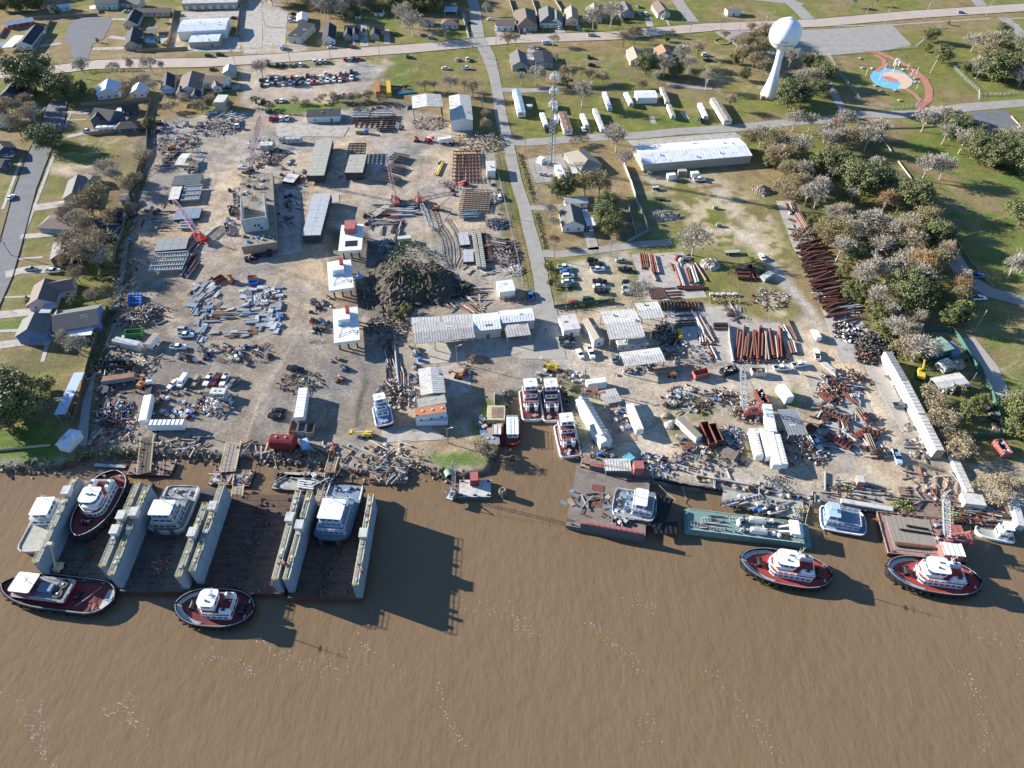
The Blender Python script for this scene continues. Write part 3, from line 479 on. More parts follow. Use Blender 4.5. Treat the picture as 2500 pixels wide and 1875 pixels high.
def mbd(T,a,b,c,e,label,roof='roofG',wall='wallT',rise=.8,ridge='x',open_=False,ribs=1.2,name='metal_building',cat=None,win=True,mono=False,posts_mt='steel',extras=(),doors=0,over=.25):
 x,y,L,Wd,ang=rect(T,a,b,c,e)
 if ridge=='y':ang+=pi/2;L,Wd=Wd,L
 root=thing(name,label,cat or name.replace('_',' '),(x,y,0),0);L0,W0=L-2*over,Wd-2*over
 if not open_:
  mb=MB();mb.gable(L0,W0,e,e+(0 if mono else rise),roof,wall,0,0,0,0,ang);mb.obj('wall',root)
  if win:pwin(root,0,0,L0,W0,ang,e,0,7)
 else:
  ca,sa=cos(ang),sin(ang);nx=max(2,int(L0/6)+1)
  for i in range(nx):
   for s in(-1,1):
    u=-L0/2+.2+i*(L0-.4)/(nx-1);v=s*(W0/2-.2);mb=MB().box((u*ca-v*sa,u*sa+v*ca,e/2-.1),(.3,.3,e-.2),posts_mt,ang);mb.obj('post',root)
  mb=MB();mb.gable(.1,.1,.1,.1,roof,wall)
  for s in(-1,1):
   v=s*(W0/2-.2);mb=MB().box((-v*sa,v*ca,e-.25),(L0,.25,.3),posts_mt,ang);mb.obj('eave_beam',root)
 rr=.03 if mono else rise;rq=random.Random(int(x*11+y));ca,sa=cos(ang),sin(ang)
 mb=MB();mb.roof(L0,W0,e,e+rr,roof,0,over,0,0,ang,0,.12);rf=mb.obj('roof',root)
 if ribs:
  mb=MB();n=int(L/ribs);ca,sa=cos(ang),sin(ang)
  for i in range(n+1):
   u=-L/2+.1+i*(L-.2)/n
   for s in(-1,1):
    z1=e+.12-rr/(W0/2)*over;z2=e+rr+.12;v1=s*Wd/2;h=.07
    p=[(u-.05,v1,z1),(u+.05,v1,z1),(u+.05,0,z2),(u-.05,0,z2)];q=p+[(k[0],k[1],k[2]+h)for k in p]
    mb.add([(k[0]*ca-k[1]*sa,k[0]*sa+k[1]*ca,k[2])for k in q],[(4,5,6,7),(0,3,7,4),(1,5,6,2),(0,4,5,1)],roof)
  tag(mb.obj('roof_ribs',rf),kind='stuff')
 for k in range(int(L*Wd/150)+1):
  u,v=rq.uniform(-.4,.4)*L,rq.uniform(-.42,.42)*Wd;zz=e+.13+rr*(1-abs(v)/(W0/2));p_=(u*ca-v*sa,u*sa+v*ca);mb=MB()
  if rq.random()<.45:mb.box((*p_,zz+.25),(.7,.7,.5),'steelL',ang);mb.box((*p_,zz+.55),(.9,.9,.12),'steel',ang);mb.obj('roof_vent',rf)
  else:mb.box((*p_,zz+.05),(rq.uniform(1.2,3),rq.uniform(.8,1.1),.05),rq.choice(['roofL','roof_rust','steelL','whiteD']),ang,rx=-math.atan2(rr,W0/2)*(1 if v>0 else-1));mb.obj('roof_patch',rf)
 if doors:
  ca,sa=cos(ang),sin(ang)
  for i in range(doors):
   u=-L0/2+(i+.5)*L0/doors;v=-W0/2-.06;inst(GDOOR,'roller_door',root,(u*ca-v*sa,u*sa+v*ca,1.3),ang)
 for f in extras:f(root,x,y)
 return root
def lbx(T,x1,y1,x2,y2,w,h,label,body='white',top=None,name='shipping_container',cat=None,wheels=False,ribs=False,z0=0,round_=False,win=False,group=None,share=False,roofpitch=0,end=None):
 x,y,L,a=seg(T,x1,y1,x2,y2,h+z0);root=thing(name,label,cat or name.replace('_',' '),(x,y,z0),a,group,share);b0=1.0 if wheels else(.15 if not win else.4)
 top=top or body;mb=MB()
 c=.25 if round_ else.04
 sec=[(-w/2,b0),(w/2,b0),(w/2,h-c),(w/2-c,h),(-w/2+c,h),(-w/2,h-c)]
 if roofpitch:sec=[(-w/2,b0),(w/2,b0),(w/2,h-roofpitch),(0,h),(-w/2,h-roofpitch)]
 mb.loft([[(u,s[0],s[1])for s in sec]for u in(-L/2,L/2)],body);mb.obj('body',root)
 mb=MB()
 if roofpitch:mb.add([(-L/2-.15,-w/2-.15,h-roofpitch+.03),(L/2+.15,-w/2-.15,h-roofpitch+.03),(L/2+.15,0,h+.07),(-L/2-.15,0,h+.07),(-L/2-.15,w/2+.15,h-roofpitch+.03),(L/2+.15,w/2+.15,h-roofpitch+.03)],[(0,1,2,3),(3,2,5,4)],top)
 else:mb.box((0,0,h+.02),(L-.3,w-2*c-.1,.05),top)
 tp_=mb.obj('roof',root)
 if ribs:
  mb=MB();n=int(L/1.5)
  for i in range(n+1):
   u=-L/2+.1+i*(L-.2)/n;mb.box((u,0,h+.08),(.14,w-.1,.1),top if ribs is True else ribs)
   for s in(-1,1):mb.box((u,s*(w/2+.03),(h+b0)/2),(.12,.07,h-b0-.1),body)
  tag(mb.obj('side_ribs',root),kind='stuff')
 if wheels:
  for u in((-L/2+1.2,-L/2+2.5)if wheels!='mid' else(-.6,.6)):
   for s in(-1,1):mb=MB().bar((u,s*(w/2-.3),.5),(u,s*(w/2),.5),.5,'rubber',12);mb.obj('wheel',root)
  mb=MB().box((0,0,.9),(L-.4,w*.4,.2),'steelD');mb.box((L/2-1.5,0,.45),(.2,w*.6,.9),'steelD');mb.obj('chassis',root)
 if win:
  n=max(2,int(L/3))
  for s in(-1,1):
   for i in range(n):
    mb=MB().box((-L/2+(i+.5)*L/n,s*(w/2+.02),h*.58),(.9,.05,.6),'glass');mb.obj('window',root)
  for u in(-1,1):mb=MB().box((u*(L/2+.02),0,h*.6),(.05,w*.5,.6),'glass');mb.obj('window',root)
  for k in range(2+(L>8)):mb=MB().box((-L/2+(k+.8)*L/3.2,0,h+.15),(.7,.7,.26),'roofL');mb.obj('roof_vent',tp_)
 if not win and not wheels:
  for s in(-.25,.25):mb=MB().box((L/2+.03,s*w,h/2+b0/2),(.06,w*.46,h-b0-.3),end or body);mb.obj('door',root)
 return root
def DM(T,x1,y1,x2,y2,w,h,label,mt='redF',fill=None,name='dumpster'):
 x,y,L,a=seg(T,x1,y1,x2,y2,h);root=thing(name,label,'dumpster',(x,y,0),a)
 mb=MB()
 for s in(-1,1):mb.box((0,s*(w/2-.06),h/2+.1),(L,.12,h-.1),mt);mb.box((s*(L/2-.06),0,h/2+.1),(.12,w-.24,h-.1),mt)
 mb.box((0,0,.2),(L-.24,w-.24,.12),mt);mb.obj('shell',root)
 mb=MB()
 for i in range(int(L/1.0)+1):
  for s in(-1,1):mb.box((-L/2+.1+i*(L-.2)/int(L/1.0),s*(w/2+.05),h/2),(.12,.1,h-.2),mt)
 tag(mb.obj('side_ribs',root),kind='stuff')
 if fill:
  mb=MB();q=random.Random(int(x*7))
  for k in range(26):mb.box((q.uniform(-.42,.42)*L,q.uniform(-.38,.38)*w,.4+q.uniform(0,h-.2)),(q.uniform(.3,1.6),q.uniform(.2,.8),q.uniform(.1,.5)),q.choice(fill),q.uniform(0,3),1,q.uniform(-.4,.4),q.uniform(-.4,.4))
  tag(mb.obj('scrap_load',root),kind='stuff')
 return root
def tank(T,x1,y1,x2,y2,r,label,mt='white',legs=True,name='storage_tank',zc=None,walk=None):
 zc=zc or r+.4;x,y,L,a=seg(T,x1,y1,x2,y2,zc+r);root=thing(name,label,'tank',(x,y,0),a);mb=MB();n=16
 prof=[(-L/2,r*.35),(-L/2+.25,r*.8),(-L/2+.7,r),(L/2-.7,r),(L/2-.25,r*.8),(L/2,r*.35)]
 mb.loft([[(u,rr*cos(6.2832*k/n),zc+rr*sin(6.2832*k/n))for k in range(n)]for u,rr in prof],mt);mb.obj('shell',root)
 for u in(-.32,0,.32):mb=MB().box((u*L,0,(zc-r*.6)/2),(.25,r*1.5,zc-r*.6+.05),'steel');mb.obj('saddle',root)
 for u in(-.2,.15):mb=MB().bar((u*L,0,zc+r-.05),(u*L,0,zc+r+.3),.35,'steelL',10);mb.obj('hatch',root)
 if walk:
  mb=MB().box((0,r*.35,zc+r*.98),(L*.85,.7,.08),walk)
  for i in range(int(L*.85/.9)):mb.box((-L*.42+i*.9,r*.35,zc+r+.05),(.12,.75,.06),walk)
  mb.obj('walkway',root)
 return root
def ring8(x,w,z0,z1,c=.12):return[(x,-w+c*.6,z0),(x,w-c*.6,z0),(x,w,z0+c*1.4),(x,w,z1-c*1.2),(x,w-c,z1),(x,-w+c,z1),(x,-w,z1-c*1.2),(x,-w,z0+c*1.4)]
def car_meshes(kind):
 """body, glasshouse, roof, bed -> list of (name, MB) with body material 'BODY' swapped later"""
 out=[];b=MB();g=MB();r=MB()
 if kind in 'su':
  L=4.8;hz=.95 if kind=='s' else 1.1;top=1.45 if kind=='s' else 1.78
  b.loft([ring8(-2.4,.78,.35,.75),ring8(-2.25,.88,.28,hz-.03),ring8(-.8,.91,.28,hz),ring8(1.0,.91,.28,hz-.02),ring8(2.15,.86,.28,hz-.16),ring8(2.4,.74,.35,.62)],'BODY')
  x0,x1,x2,x3=(-1.75,-1.15,.35,1.05)if kind=='s' else(-2.25,-1.95,.35,1.05)
  def gr(x,w,z):return[(x,-w,z),(x,w,z)]
  g.add([(x0,-.82,hz-.04),(x3,-.82,hz-.04),(x3,.82,hz-.04),(x0,.82,hz-.04),(x1,-.64,top),(x2,-.64,top),(x2,.64,top),(x1,.64,top)],[(0,1,5,4),(1,2,6,5),(2,3,7,6),(3,0,4,7),(4,5,6,7)],'glass')
  r.add([(x1-.08,-.66,top-.03),(x2+.05,-.66,top-.03),(x2+.05,.66,top-.03),(x1-.08,.66,top-.03),(x1+.05,-.6,top+.05),(x2-.08,-.6,top+.05),(x2-.08,.6,top+.05),(x1+.05,.6,top+.05)],[(0,1,5,4),(1,2,6,5),(2,3,7,6),(3,0,4,7),(4,5,6,7)],'BODY')
  out=[('body',b),('cabin_glass',g),('roof',r)];wx=1.45
 elif kind=='p':
  b.loft([ring8(-2.85,.86,.5,1.02),ring8(-2.8,.95,.42,1.1),ring8(.9,.97,.42,1.12),ring8(2.5,.93,.42,1.05),ring8(2.85,.8,.45,.8)],'BODY')
  g.add([(-1.05,-.86,1.08),(1.15,-.86,1.08),(1.15,.86,1.08),(-1.05,.86,1.08),(-.85,-.7,1.8),(.45,-.7,1.8),(.45,.7,1.8),(-.85,.7,1.8)],[(0,1,5,4),(1,2,6,5),(2,3,7,6),(3,0,4,7),(4,5,6,7)],'glass')
  r.box((-.2,0,1.83),(1.4,1.42,.08),'BODY',taper=.94)
  k=MB();k.box((-1.95,0,1.125),(1.5,1.5,.04),'black');
  k.box((-1.95,.84,1.17),(1.75,.12,.12),'BODY');k.box((-1.95,-.84,1.17),(1.75,.12,.12),'BODY');k.box((-2.8,0,1.17),(.1,1.7,.12),'BODY')
  out=[('body',b),('cabin_glass',g),('roof',r),('cargo_bed',k)];wx=1.8
 else:
  b.loft([ring8(-2.7,.95,.35,2.0,.15),ring8(-2.6,.98,.3,2.1,.15),ring8(1.2,.98,.3,2.1,.15),ring8(1.9,.95,.3,1.3,.15),ring8(2.6,.88,.3,1.0,.15),ring8(2.75,.7,.4,.7)],'BODY')
  g.add([(1.22,-.82,2.0),(1.22,.82,2.0),(1.93,.8,1.32),(1.93,-.8,1.32)],[(0,3,2,1)],'glass');
  for s in(-1,1):g.box((.9,s*.985,1.6),(.9,.03,.5),'glass')
  r.box((-.7,0,2.12),(3.5,1.6,.04),'BODY');out=[('body',b),('windscreen',g),('roof',r)];wx=1.75
 w=MB();w.bar((0,-.11,0),(0,.11,0),.36,'rubber',12);w.bar((0,-.12,0),(0,.12,0),.2,'steelL',8);return out,w,wx
CARM={}
def car_proto(kind,colr,detail):
 key=(kind,colr)
 if key not in CARM:
  out,w,wx=car_meshes(kind);ms=[]
  for n,m in out:m.names=['car_'+colr if s=='BODY' else s for s in m.names];ms.append((n,m.mesh(n)))
  if 'wheel'+kind not in CARM:CARM['wheel'+kind]=w.mesh('wheel')
  CARM[key]=(ms,CARM['wheel'+kind],wx)
 return CARM[key]
KN=dict(s=('parked_car','sedan','car'),u=('parked_car','SUV','car'),p=('pickup_truck','pickup truck','pickup truck'),v=('parked_van','van','van'))
CN=dict(white='white',silver='silver grey',grey='dark grey',black='black',blue='blue',red='red',tan='tan',green='dark green',maroon='maroon',lightblue='pale blue')
CK=dict(w='white',s='silver',g='grey',k='black',b='blue',r='red',t='tan',e='green',m='maroon',l='lightblue')
def car(T,x,y,ang,code,where,group=None,near=True,scale=1.0):
 colr=CK[code[0]];kind=code[1]if len(code)>1 else 's'
 X,Y,_=P(T,x,y,.7);n,kn,cat=KN[kind];ms,wm,wx=car_proto(kind,colr,near)
 root=thing(n,f"{CN[colr]} {kn} {where}",cat,(X,Y,.08),R(ang),group);root.scale=(1.12,1.14,1.12)
 for nm,me in ms:inst(me,nm,root,(0,0,0))
 for sx in(-1,1):
  for sy in(-1,1):
   if near or sy<0:inst(wm,'wheel',root,(sx*wx,sy*.82,.36))
 return root
def twig_tree(seed,h,spread,dens,leafmat=None,leafn=0,leafr=.35,bark='bark',twigm='twig_grey',conical=.5,lean=0.1):
 q=random.Random(seed);tr=MB();tw=MB();lf=MB();tips=[]
 def grow(p,d,l,r,lev):
  e=p+d*l
  if lev<=2:tr.bar(p,e,r,bark,5 if lev==0 else 4,r*.62)
  elif lev==3:tw.bar(p,e,max(r,.05),twigm,3,.035)
  else:
   s=d.cross(V3((q.gauss(0,1),q.gauss(0,1),q.gauss(0,1)))).normalized()*.085
   tw.add([p-s,p+s,e],[(0,1,2)],twigm)
  if lev>=3:tips.append(e)
  if lev>=5:return
  nb=[5,4,4,4,5][lev]
  for k in range(nb):
   t=q.uniform(.55,1.0)if lev else q.uniform(.75,1.0);a=2*pi*(k+q.random()*.7)/nb;tilt=q.uniform(.35,.9)if lev else q.uniform(.2,.65)
   o=d.orthogonal().normalized();nd=(Matrix.Rotation(a,3,d)@(Matrix.Rotation(tilt,3,o)@d));nd.z+=.18 if lev<3 else.05;nd.normalize()
   nd=V3((nd.x*spread,nd.y*spread,nd.z)).normalized()
   grow(p+d*l*t,nd,l*q.uniform(.6,.86)*(1.15 if lev==0 else 1),r*.55,lev+1)
 grow(V3((0,0,-.2)),V3((q.uniform(-lean,lean),q.uniform(-lean,lean),1)).normalized(),h*.33,h*.028,0)
 zs=[t.z for t in tips];k=h/max(zs)
 for m in(tr,tw):m.v=[(v[0]*k,v[1]*k,v[2]*k)for v in m.v]
 if leafn:
  for _ in range(leafn):
   p=q.choice(tips)*k;a=V3((q.gauss(0,1),q.gauss(0,1),q.gauss(0,1))).normalized();b=a.orthogonal().normalized();c=a.cross(b);r=leafr*q.uniform(.5,1.3)
   p=p+V3((q.gauss(0,.5),q.gauss(0,.5),q.gauss(0,.4)));lf.add([p-b*r,p-c*r*.6,p+b*r,p+c*r*.7],[(0,1,2,3)],leafmat)
 return tr.mesh('trunk'),tw.mesh('branches'),(lf.mesh('foliage')if leafn else None)
def full_tree(seed,h,rad,nl,leafm,bark='bark',leafr=.34,low=.25,clumps=26):
 q=random.Random(seed);tr=MB();lf=MB();cl=[]
 tr.bar((0,0,-.2),(0,0,h*.35),h*.035,bark,6,h*.026)
 for k in range(clumps):
  a=q.uniform(0,6.283);u=q.random()**.5;z=q.uniform(low,1);pr=sin(pi*min(1,max(.12,(1.12-z)/(1.12-low)*.62+.18)))
  c=V3((cos(a)*rad*u*pr*.82,sin(a)*rad*u*pr*.82,h*z*.92));cl.append((c,rad*q.uniform(.13,.40)))
  if k%2==0:tr.bar((0,0,h*.3),c*.9+V3((0,0,-.3)),h*.012,bark,4,.04)
 for k in range(nl):
  c,r=cl[k%len(cl)];d=V3((q.gauss(0,1),q.gauss(0,1),q.gauss(0,1))).normalized();rr=r*(q.random()**.45)*(1.35 if q.random()<.12 else 1);p=c+V3((d.x,d.y,d.z*.75))*rr
  n=(d*1.2+V3((q.gauss(0,.6),q.gauss(0,.6),q.gauss(0,.6)+.3))).normalized();b=n.orthogonal().normalized();b=Matrix.Rotation(q.uniform(0,6.28),3,n)@b;e=n.cross(b);s=leafr*q.uniform(.55,1.35)
  lf.add([p-b*s,p-e*s*.7+n*.05,p+b*s,p+e*s*.8-n*.05],[(0,1,2,3)],leafm)
 return tr.mesh('trunk'),None,lf.mesh('foliage')
TREES={}
def build_trees():
 for k in range(4):TREES['bare',k]=twig_tree(11+k,10,1.0+.1*k,1,bark='bark_pale',twigm='twig_grey')
 for k in range(3):TREES['brown',k]=twig_tree(31+k,10,1.15,1,bark='bark',twigm='twig_tan',leafmat='leaf_brown',leafn=260,leafr=.22)
 for k in range(2):TREES['olive',k]=twig_tree(41+k,10,1.2,1,bark='bark',twigm='twig_tan',leafmat='leaf_olive',leafn=2600,leafr=.22)
 for k in range(2):TREES['orange',k]=twig_tree(51+k,10,1.0,1,bark='bark_pale',twigm='twig_tan',leafmat='leaf_orange',leafn=2200,leafr=.2)
 for k in range(3):TREES['oak',k]=full_tree(61+k,10,7.2,9500,'leaf_oak',leafr=.24,low=.28,clumps=60)
 for k in range(2):TREES['green',k]=full_tree(71+k,10,5.0,5200,'leaf_green',leafr=.23,low=.2,clumps=36)
 for k in range(2):TREES['bush',k]=full_tree(81+k,10,9.0,1500,'leaf_green',leafr=.55,low=.1,clumps=14)
 for k in range(2):TREES['dry',k]=twig_tree(91+k,10,2.2,1,bark='bark',twigm='twig_tan',leafmat='dry_grass',leafn=500,leafr=.4)
build_trees()
TL=dict(bare=('bare_tree','bare pale grey tree'),brown=('bare_tree','brown leafless tree'),olive=('olive_tree','olive half bare tree'),orange=('autumn_tree','orange leaved tree'),oak=('evergreen_tree','dense evergreen oak'),green=('green_tree','bushy green tree'),bush=('green_bush','low green bush'),dry=('dry_bush','straggly dry brown bush'))
trn=random.Random(99)
def grove(T,poly,n,kinds,h0,h1,where):
 pts=[P(T,a,b)[:2]for a,b in poly];c=0
 while c<n:
  X=trn.uniform(min(p[0]for p in pts),max(p[0]for p in pts));Y=trn.uniform(min(p[1]for p in pts),max(p[1]for p in pts));ins=False
  for i in range(len(pts)):
   x1,y1=pts[i];x2,y2=pts[(i+1)%len(pts)]
   if(y1>Y)!=(y2>Y)and X<(x2-x1)*(Y-y1)/(y2-y1)+x1:ins=not ins
  if ins:tree(T,0,0,trn.choice(kinds),trn.uniform(h0,h1),where,at=(X,Y));c+=1
def tree(T,x,y,kind,h,where,s=1.0,group=None,v=None,at=None):
 """x,y: foot of the trunk in the picture"""
 X,Y=at or P(T,x,y,0)[:2];nv=sum(1 for a in TREES if a[0]==kind);k=trn.randrange(nv)if v is None else v
 tr,tw,lf=TREES[kind,k];n,l=TL[kind];root=thing(n,f"{l} {where}",'bush' if 'bush' in n else 'tree',(X,Y,0),trn.uniform(0,6.28),group)
 f=h/10;root.scale=(f*s,f*s,f)
 inst(tr,'trunk',root,(0,0,0))
 if tw:inst(tw,'branches',root,(0,0,0))
 if lf:inst(lf,'foliage',root,(0,0,0))
 return root
def pole(T,x,y,h,where,arms=1,light=False,name='utility_pole'):
 X,Y,_=P(T,x,y,0);root=thing(name,f"wooden utility pole {where}" if name=='utility_pole' else f"tall lamp post {where}",'pole' if name=='utility_pole' else 'lamp post',(X,Y,0),rnd.uniform(0,.6))
 mb=MB().bar((0,0,-.2),(0,0,h),.19,'woodG' if name=='utility_pole' else 'steelL',7,.12);mb.obj('post',root)
 for k in range(arms):mb=MB().box((0,0,h-.5-k*1.1),(2.4,.13,.15),'woodG');[mb.box((u,0,h-.36-k*1.1),(.12,.12,.18),'trim')for u in(-1.05,-.4,.4,1.05)];mb.obj('crossarm',root)
 if name=='utility_pole' and arms:mb=MB().bar((.32,0,h-2.6),(.32,0,h-1.7),.24,'steelL',8);mb.obj('transformer',root)
 if light:mb=MB().bar((0,0,h-.6),(1.5,0,h),.05,'steelL');mb.box((1.75,0,h),(.8,.3,.14),'trim');mb.obj('lamp_arm',root)
 return root
def FN(T,pts,h,label,mt='wood',chain=False,name='fence',cat=None,z0=0,step=2.6):
 w=[V3(P(T,*p,0)[:2])for p in pts];o=w[0];root=thing(name,label,cat or name.replace('_',' '),(o.x,o.y,z0));first=None;post=None
 mb=MB().box((0,0,h/2),(.13,.13,h),'steelL' if chain else mt);post=mb.mesh('post');npost=0
 for a,b in zip(w,w[1:]):
  d=b-a;L=d.length;ang=math.atan2(d.y,d.x);mb=MB();c=(a+b)/2-o
  if chain:
   for z in(h-.05,h*.5,.1):mb.box((c.x,c.y,z),(L,.05,.05),'steelL',ang)
   n=int(L/.5)
   for k in range(n):
    p=a+d*((k+.5)/n)-o;mb.box((p.x,p.y,h/2),(.035,.035,h),'steelL',ang+.8)
  else:
   mb.box((c.x,c.y,h/2),(L,.07,h-.05),mt,ang)
   for z in(h*.25,h*.8):mb.box((c.x+.07*sin(ang),c.y-.07*cos(ang),z),(L,.06,.1),mt,ang)
  tag(mb.obj('mesh_panel' if chain else 'board_panel',root),kind='stuff' if chain else None)
  n=max(1,int(L/(step*(2 if L>60 else 1))))
  for k in range(n):p=a+d*(k/n)-o;inst(post,'post',root,(p.x,p.y,.04))
 return root
POLES=[]
def wires(a,b,label):
 mb=MB();a=V3(a);b=V3(b);s=(b-a).cross(V3((0,0,1))).normalized()
 for o_ in(-1,0,1):
  p=[a.lerp(b,k/8)+s*o_-V3((0,0,4*(b-a).length*.006*(k/8)*(1-k/8)*4))for k in range(9)];mb.tube([q_-a for q_ in p],.035,'black',3)
 solo(mb,'power_line',label,'power line',tuple(a))
def lattice(mb,a,b,w0,w1,mt,n,r=.07,mid=None):
 a=V3(a);b=V3(b);d=(b-a);dn=d.normalized();s=dn.cross(V3((0,0,1)));
 s=V3((1,0,0))if s.length<.1 else s.normalized();u=s.cross(dn).normalized();prev=None
 for k in range(n+1):
  t=k/n;w=(w0+(w1-w0)*t)/2
  if mid:w=mid/2*min(1,t*6+.3,(1-t)*6+.3)
  c=a+d*t;q=[c+s*w+u*w,c-s*w+u*w,c-s*w-u*w,c+s*w-u*w]
  if prev:
   for i in range(4):mb.bar(prev[i],q[i],r,mt,4)
   for i in range(4):mb.bar(prev[i]if k%2 else prev[(i+1)%4],q[(i+1)%4]if k%2 else q[i],r*.6,mt,3)
  for i in range(4):mb.bar(q[i],q[(i+1)%4],r*.6,mt,3)
  prev=q
def crane(T,bx,by,tx,ty,label,body='red',boom='pink_crane',w=1.5,tip=None,z0=0,size=1.0,tracks=True,on=None):
 """base foot seen at bx,by; the tip of the boom is seen at tx,ty: solved for a boom of length tip"""
 B=V3(P(T,bx,by,z0));best=None
 for k in range(2,90):
  z=z0+k*.5;q=V3(P(T,tx,ty,z));L=(q-B).length
  if best is None or abs(L-tip)<best[0]:best=(abs(L-tip),q)
 tipv=best[1]-B;az=math.atan2(tipv.y,tipv.x)
 root=thing('crawler_crane',label,'crane',tuple(B),0);X=Matrix.Rotation(az,4,'Z')@Matrix.Scale(size,4)
 if tracks:
  for s in(-1,1):
   mb=MB();mb.X=X;mb.loft([[(-2.9,s*1.9-.4,.5),(-2.9,s*1.9+.4,.5)],[(-2.4,s*1.9-.4,1.1),(-2.4,s*1.9+.4,1.1)],[(2.4,s*1.9-.4,1.1),(2.4,s*1.9+.4,1.1)],[(2.9,s*1.9-.4,.5),(2.9,s*1.9+.4,.5)],[(2.4,s*1.9-.4,0),(2.4,s*1.9+.4,0)],[(-2.4,s*1.9-.4,0),(-2.4,s*1.9+.4,0)]],'steelD',caps=False,closed=False)
   mb.box((0,s*1.9,.55),(4.8,.78,1.0),'steelD');mb.obj('track',root)
 mb=MB();mb.X=X;mb.bar((0,0,.6),(0,0,1.4),1.1,'steelD',12);mb.obj('turntable',root)
 mb=MB();mb.X=X;mb.box((-1.4,0,2.2),(4.6,2.8,1.6),body,taper=.96);mb.box((-1.6,0,3.05),(2.0,1.2,.3),'steelD');mb.obj('engine_house',root)
 mb=MB();mb.X=X;mb.box((-4.2,0,2.0),(1.3,3.4,1.7),body);mb.obj('counterweight',root)
 mb=MB();mb.X=X;mb.box((1.7,1.3,2.4),(1.7,1.1,1.9),body,taper=.85);mb.box((2.45,1.3,2.6),(.2,.9,1.1),'glass');mb.obj('cab',root)
 foot=X@V3((1.4,0,1.8));top=X@V3((-3.0,0,6.2))
 mb=MB();
 for s in(-.7,.7):mb.bar(X@V3((.6,s,2.5)),top+V3((0,0,0)),.12,body);mb.bar(X@V3((-3.6,s,2.6)),top,.12,body)
 mb.obj('gantry',root)
 mb=MB();lattice(mb,foot,tipv,w,w*.6,boom,max(8,int(tip/1.6)),.11*size,mid=w);mb.obj('boom',root)
 mb=MB()
 for s in(-.3,.3):mb.bar(top+V3((0,s,0)),tipv+V3((0,s,.2)),.035,'steelD',3)
 mb.bar(tipv,tipv*.985+V3((0,0,-tip*.35)),.03,'steelD',3);mb.obj('cable',root)
 return root
def blf(T,x,y,x2,y2,label,mt='orange',h2=3.0,z0=0):
 X,Y,_=P(T,x,y,z0+.8);Q=V3(P(T,x2,y2,z0+h2));root=thing('boom_lift',label,'boom lift',(X,Y,z0));d=Q-V3((X,Y,z0));az=math.atan2(d.y,d.x)
 mb=MB().box((0,0,.75),(3.2,1.9,.7),mt,az);mb.obj('chassis',root)
 for sx in(-1,1):
  for sy in(-1,1):mb=MB();mb.X=Matrix.Rotation(az,4,'Z');mb.bar((sx*1.1,sy*.95,.5),(sx*1.1,sy*1.3,.5),.5,'rubber',10);mb.obj('wheel',root)
 mb=MB().box((-.3*cos(az),-.3*sin(az),1.6),(2.4,1.8,1.0),mt,az);mb.obj('turret',root)
 mb=MB().bar((-.8*cos(az),-.8*sin(az),2.2),d,.26,mt if mt!='red' else 'trim',4,.16);mb.obj('boom',root)
 mb=MB().box(tuple(d),(1.6,1.0,1.1),mt,az+1.57);mb.obj('basket',root)
 return root
def excavator(T,x,y,x2,y2,label,mt='yellow',z0=0):
 X,Y,_=P(T,x,y,z0+1.5);Q=V3(P(T,x2,y2,z0+.6));root=thing('excavator',label,'excavator',(X,Y,z0));d=Q-V3((X,Y,z0));az=math.atan2(d.y,d.x);Xm=Matrix.Rotation(az,4,'Z');L=d.length
 for s in(-1,1):mb=MB();mb.X=Xm;mb.box((0,s*1.25,.5),(4.2,.6,1.0),'steelD',taper=.85);mb.obj('track',root)
 mb=MB();mb.X=Xm;mb.box((-.6,0,1.75),(3.8,2.7,1.2),mt,taper=.94);mb.obj('engine_house',root)
 mb=MB();mb.X=Xm;mb.box((.9,.85,2.2),(1.6,1.0,1.7),mt,taper=.85);mb.box((1.68,.85,2.4),(.12,.8,1.0),'glass');mb.obj('cab',root)
 mb=MB();mb.X=Xm;mb.bar((1.0,-.2,1.8),(L*.55,-.2,4.2),.38,mt,4,.28);mb.obj('boom',root)
 mb=MB();mb.X=Xm;mb.bar((L*.53,-.2,4.2),(L*.95,-.2,1.4),.26,mt,4,.2);mb.obj('stick',root)
 mb=MB();mb.X=Xm;mb.box((L*.95,-.2,.8),(1.2,1.2,1.0),'steelD',taper=.7);mb.obj('bucket',root)
 return root
def outline(L,Wd,bow,stern,n=15,pw=.55,ps=.5):
 """half widths along the hull; bow towards +x. bow/stern: length share of the rounding, 0 = square"""
 st=[]
 for k in range(n+1):
  u=.5-.5*cos(pi*k/n);w=1.0
  if stern and u<stern:w=max(.02,1-(1-u/stern)**2.2)**ps
  if bow and u>1-bow:w=min(w,max(.012,1-((u-1+bow)/bow)**2.1)**pw)
  st.append((-L/2+L*u,Wd/2*max(.03,w)))
 return st
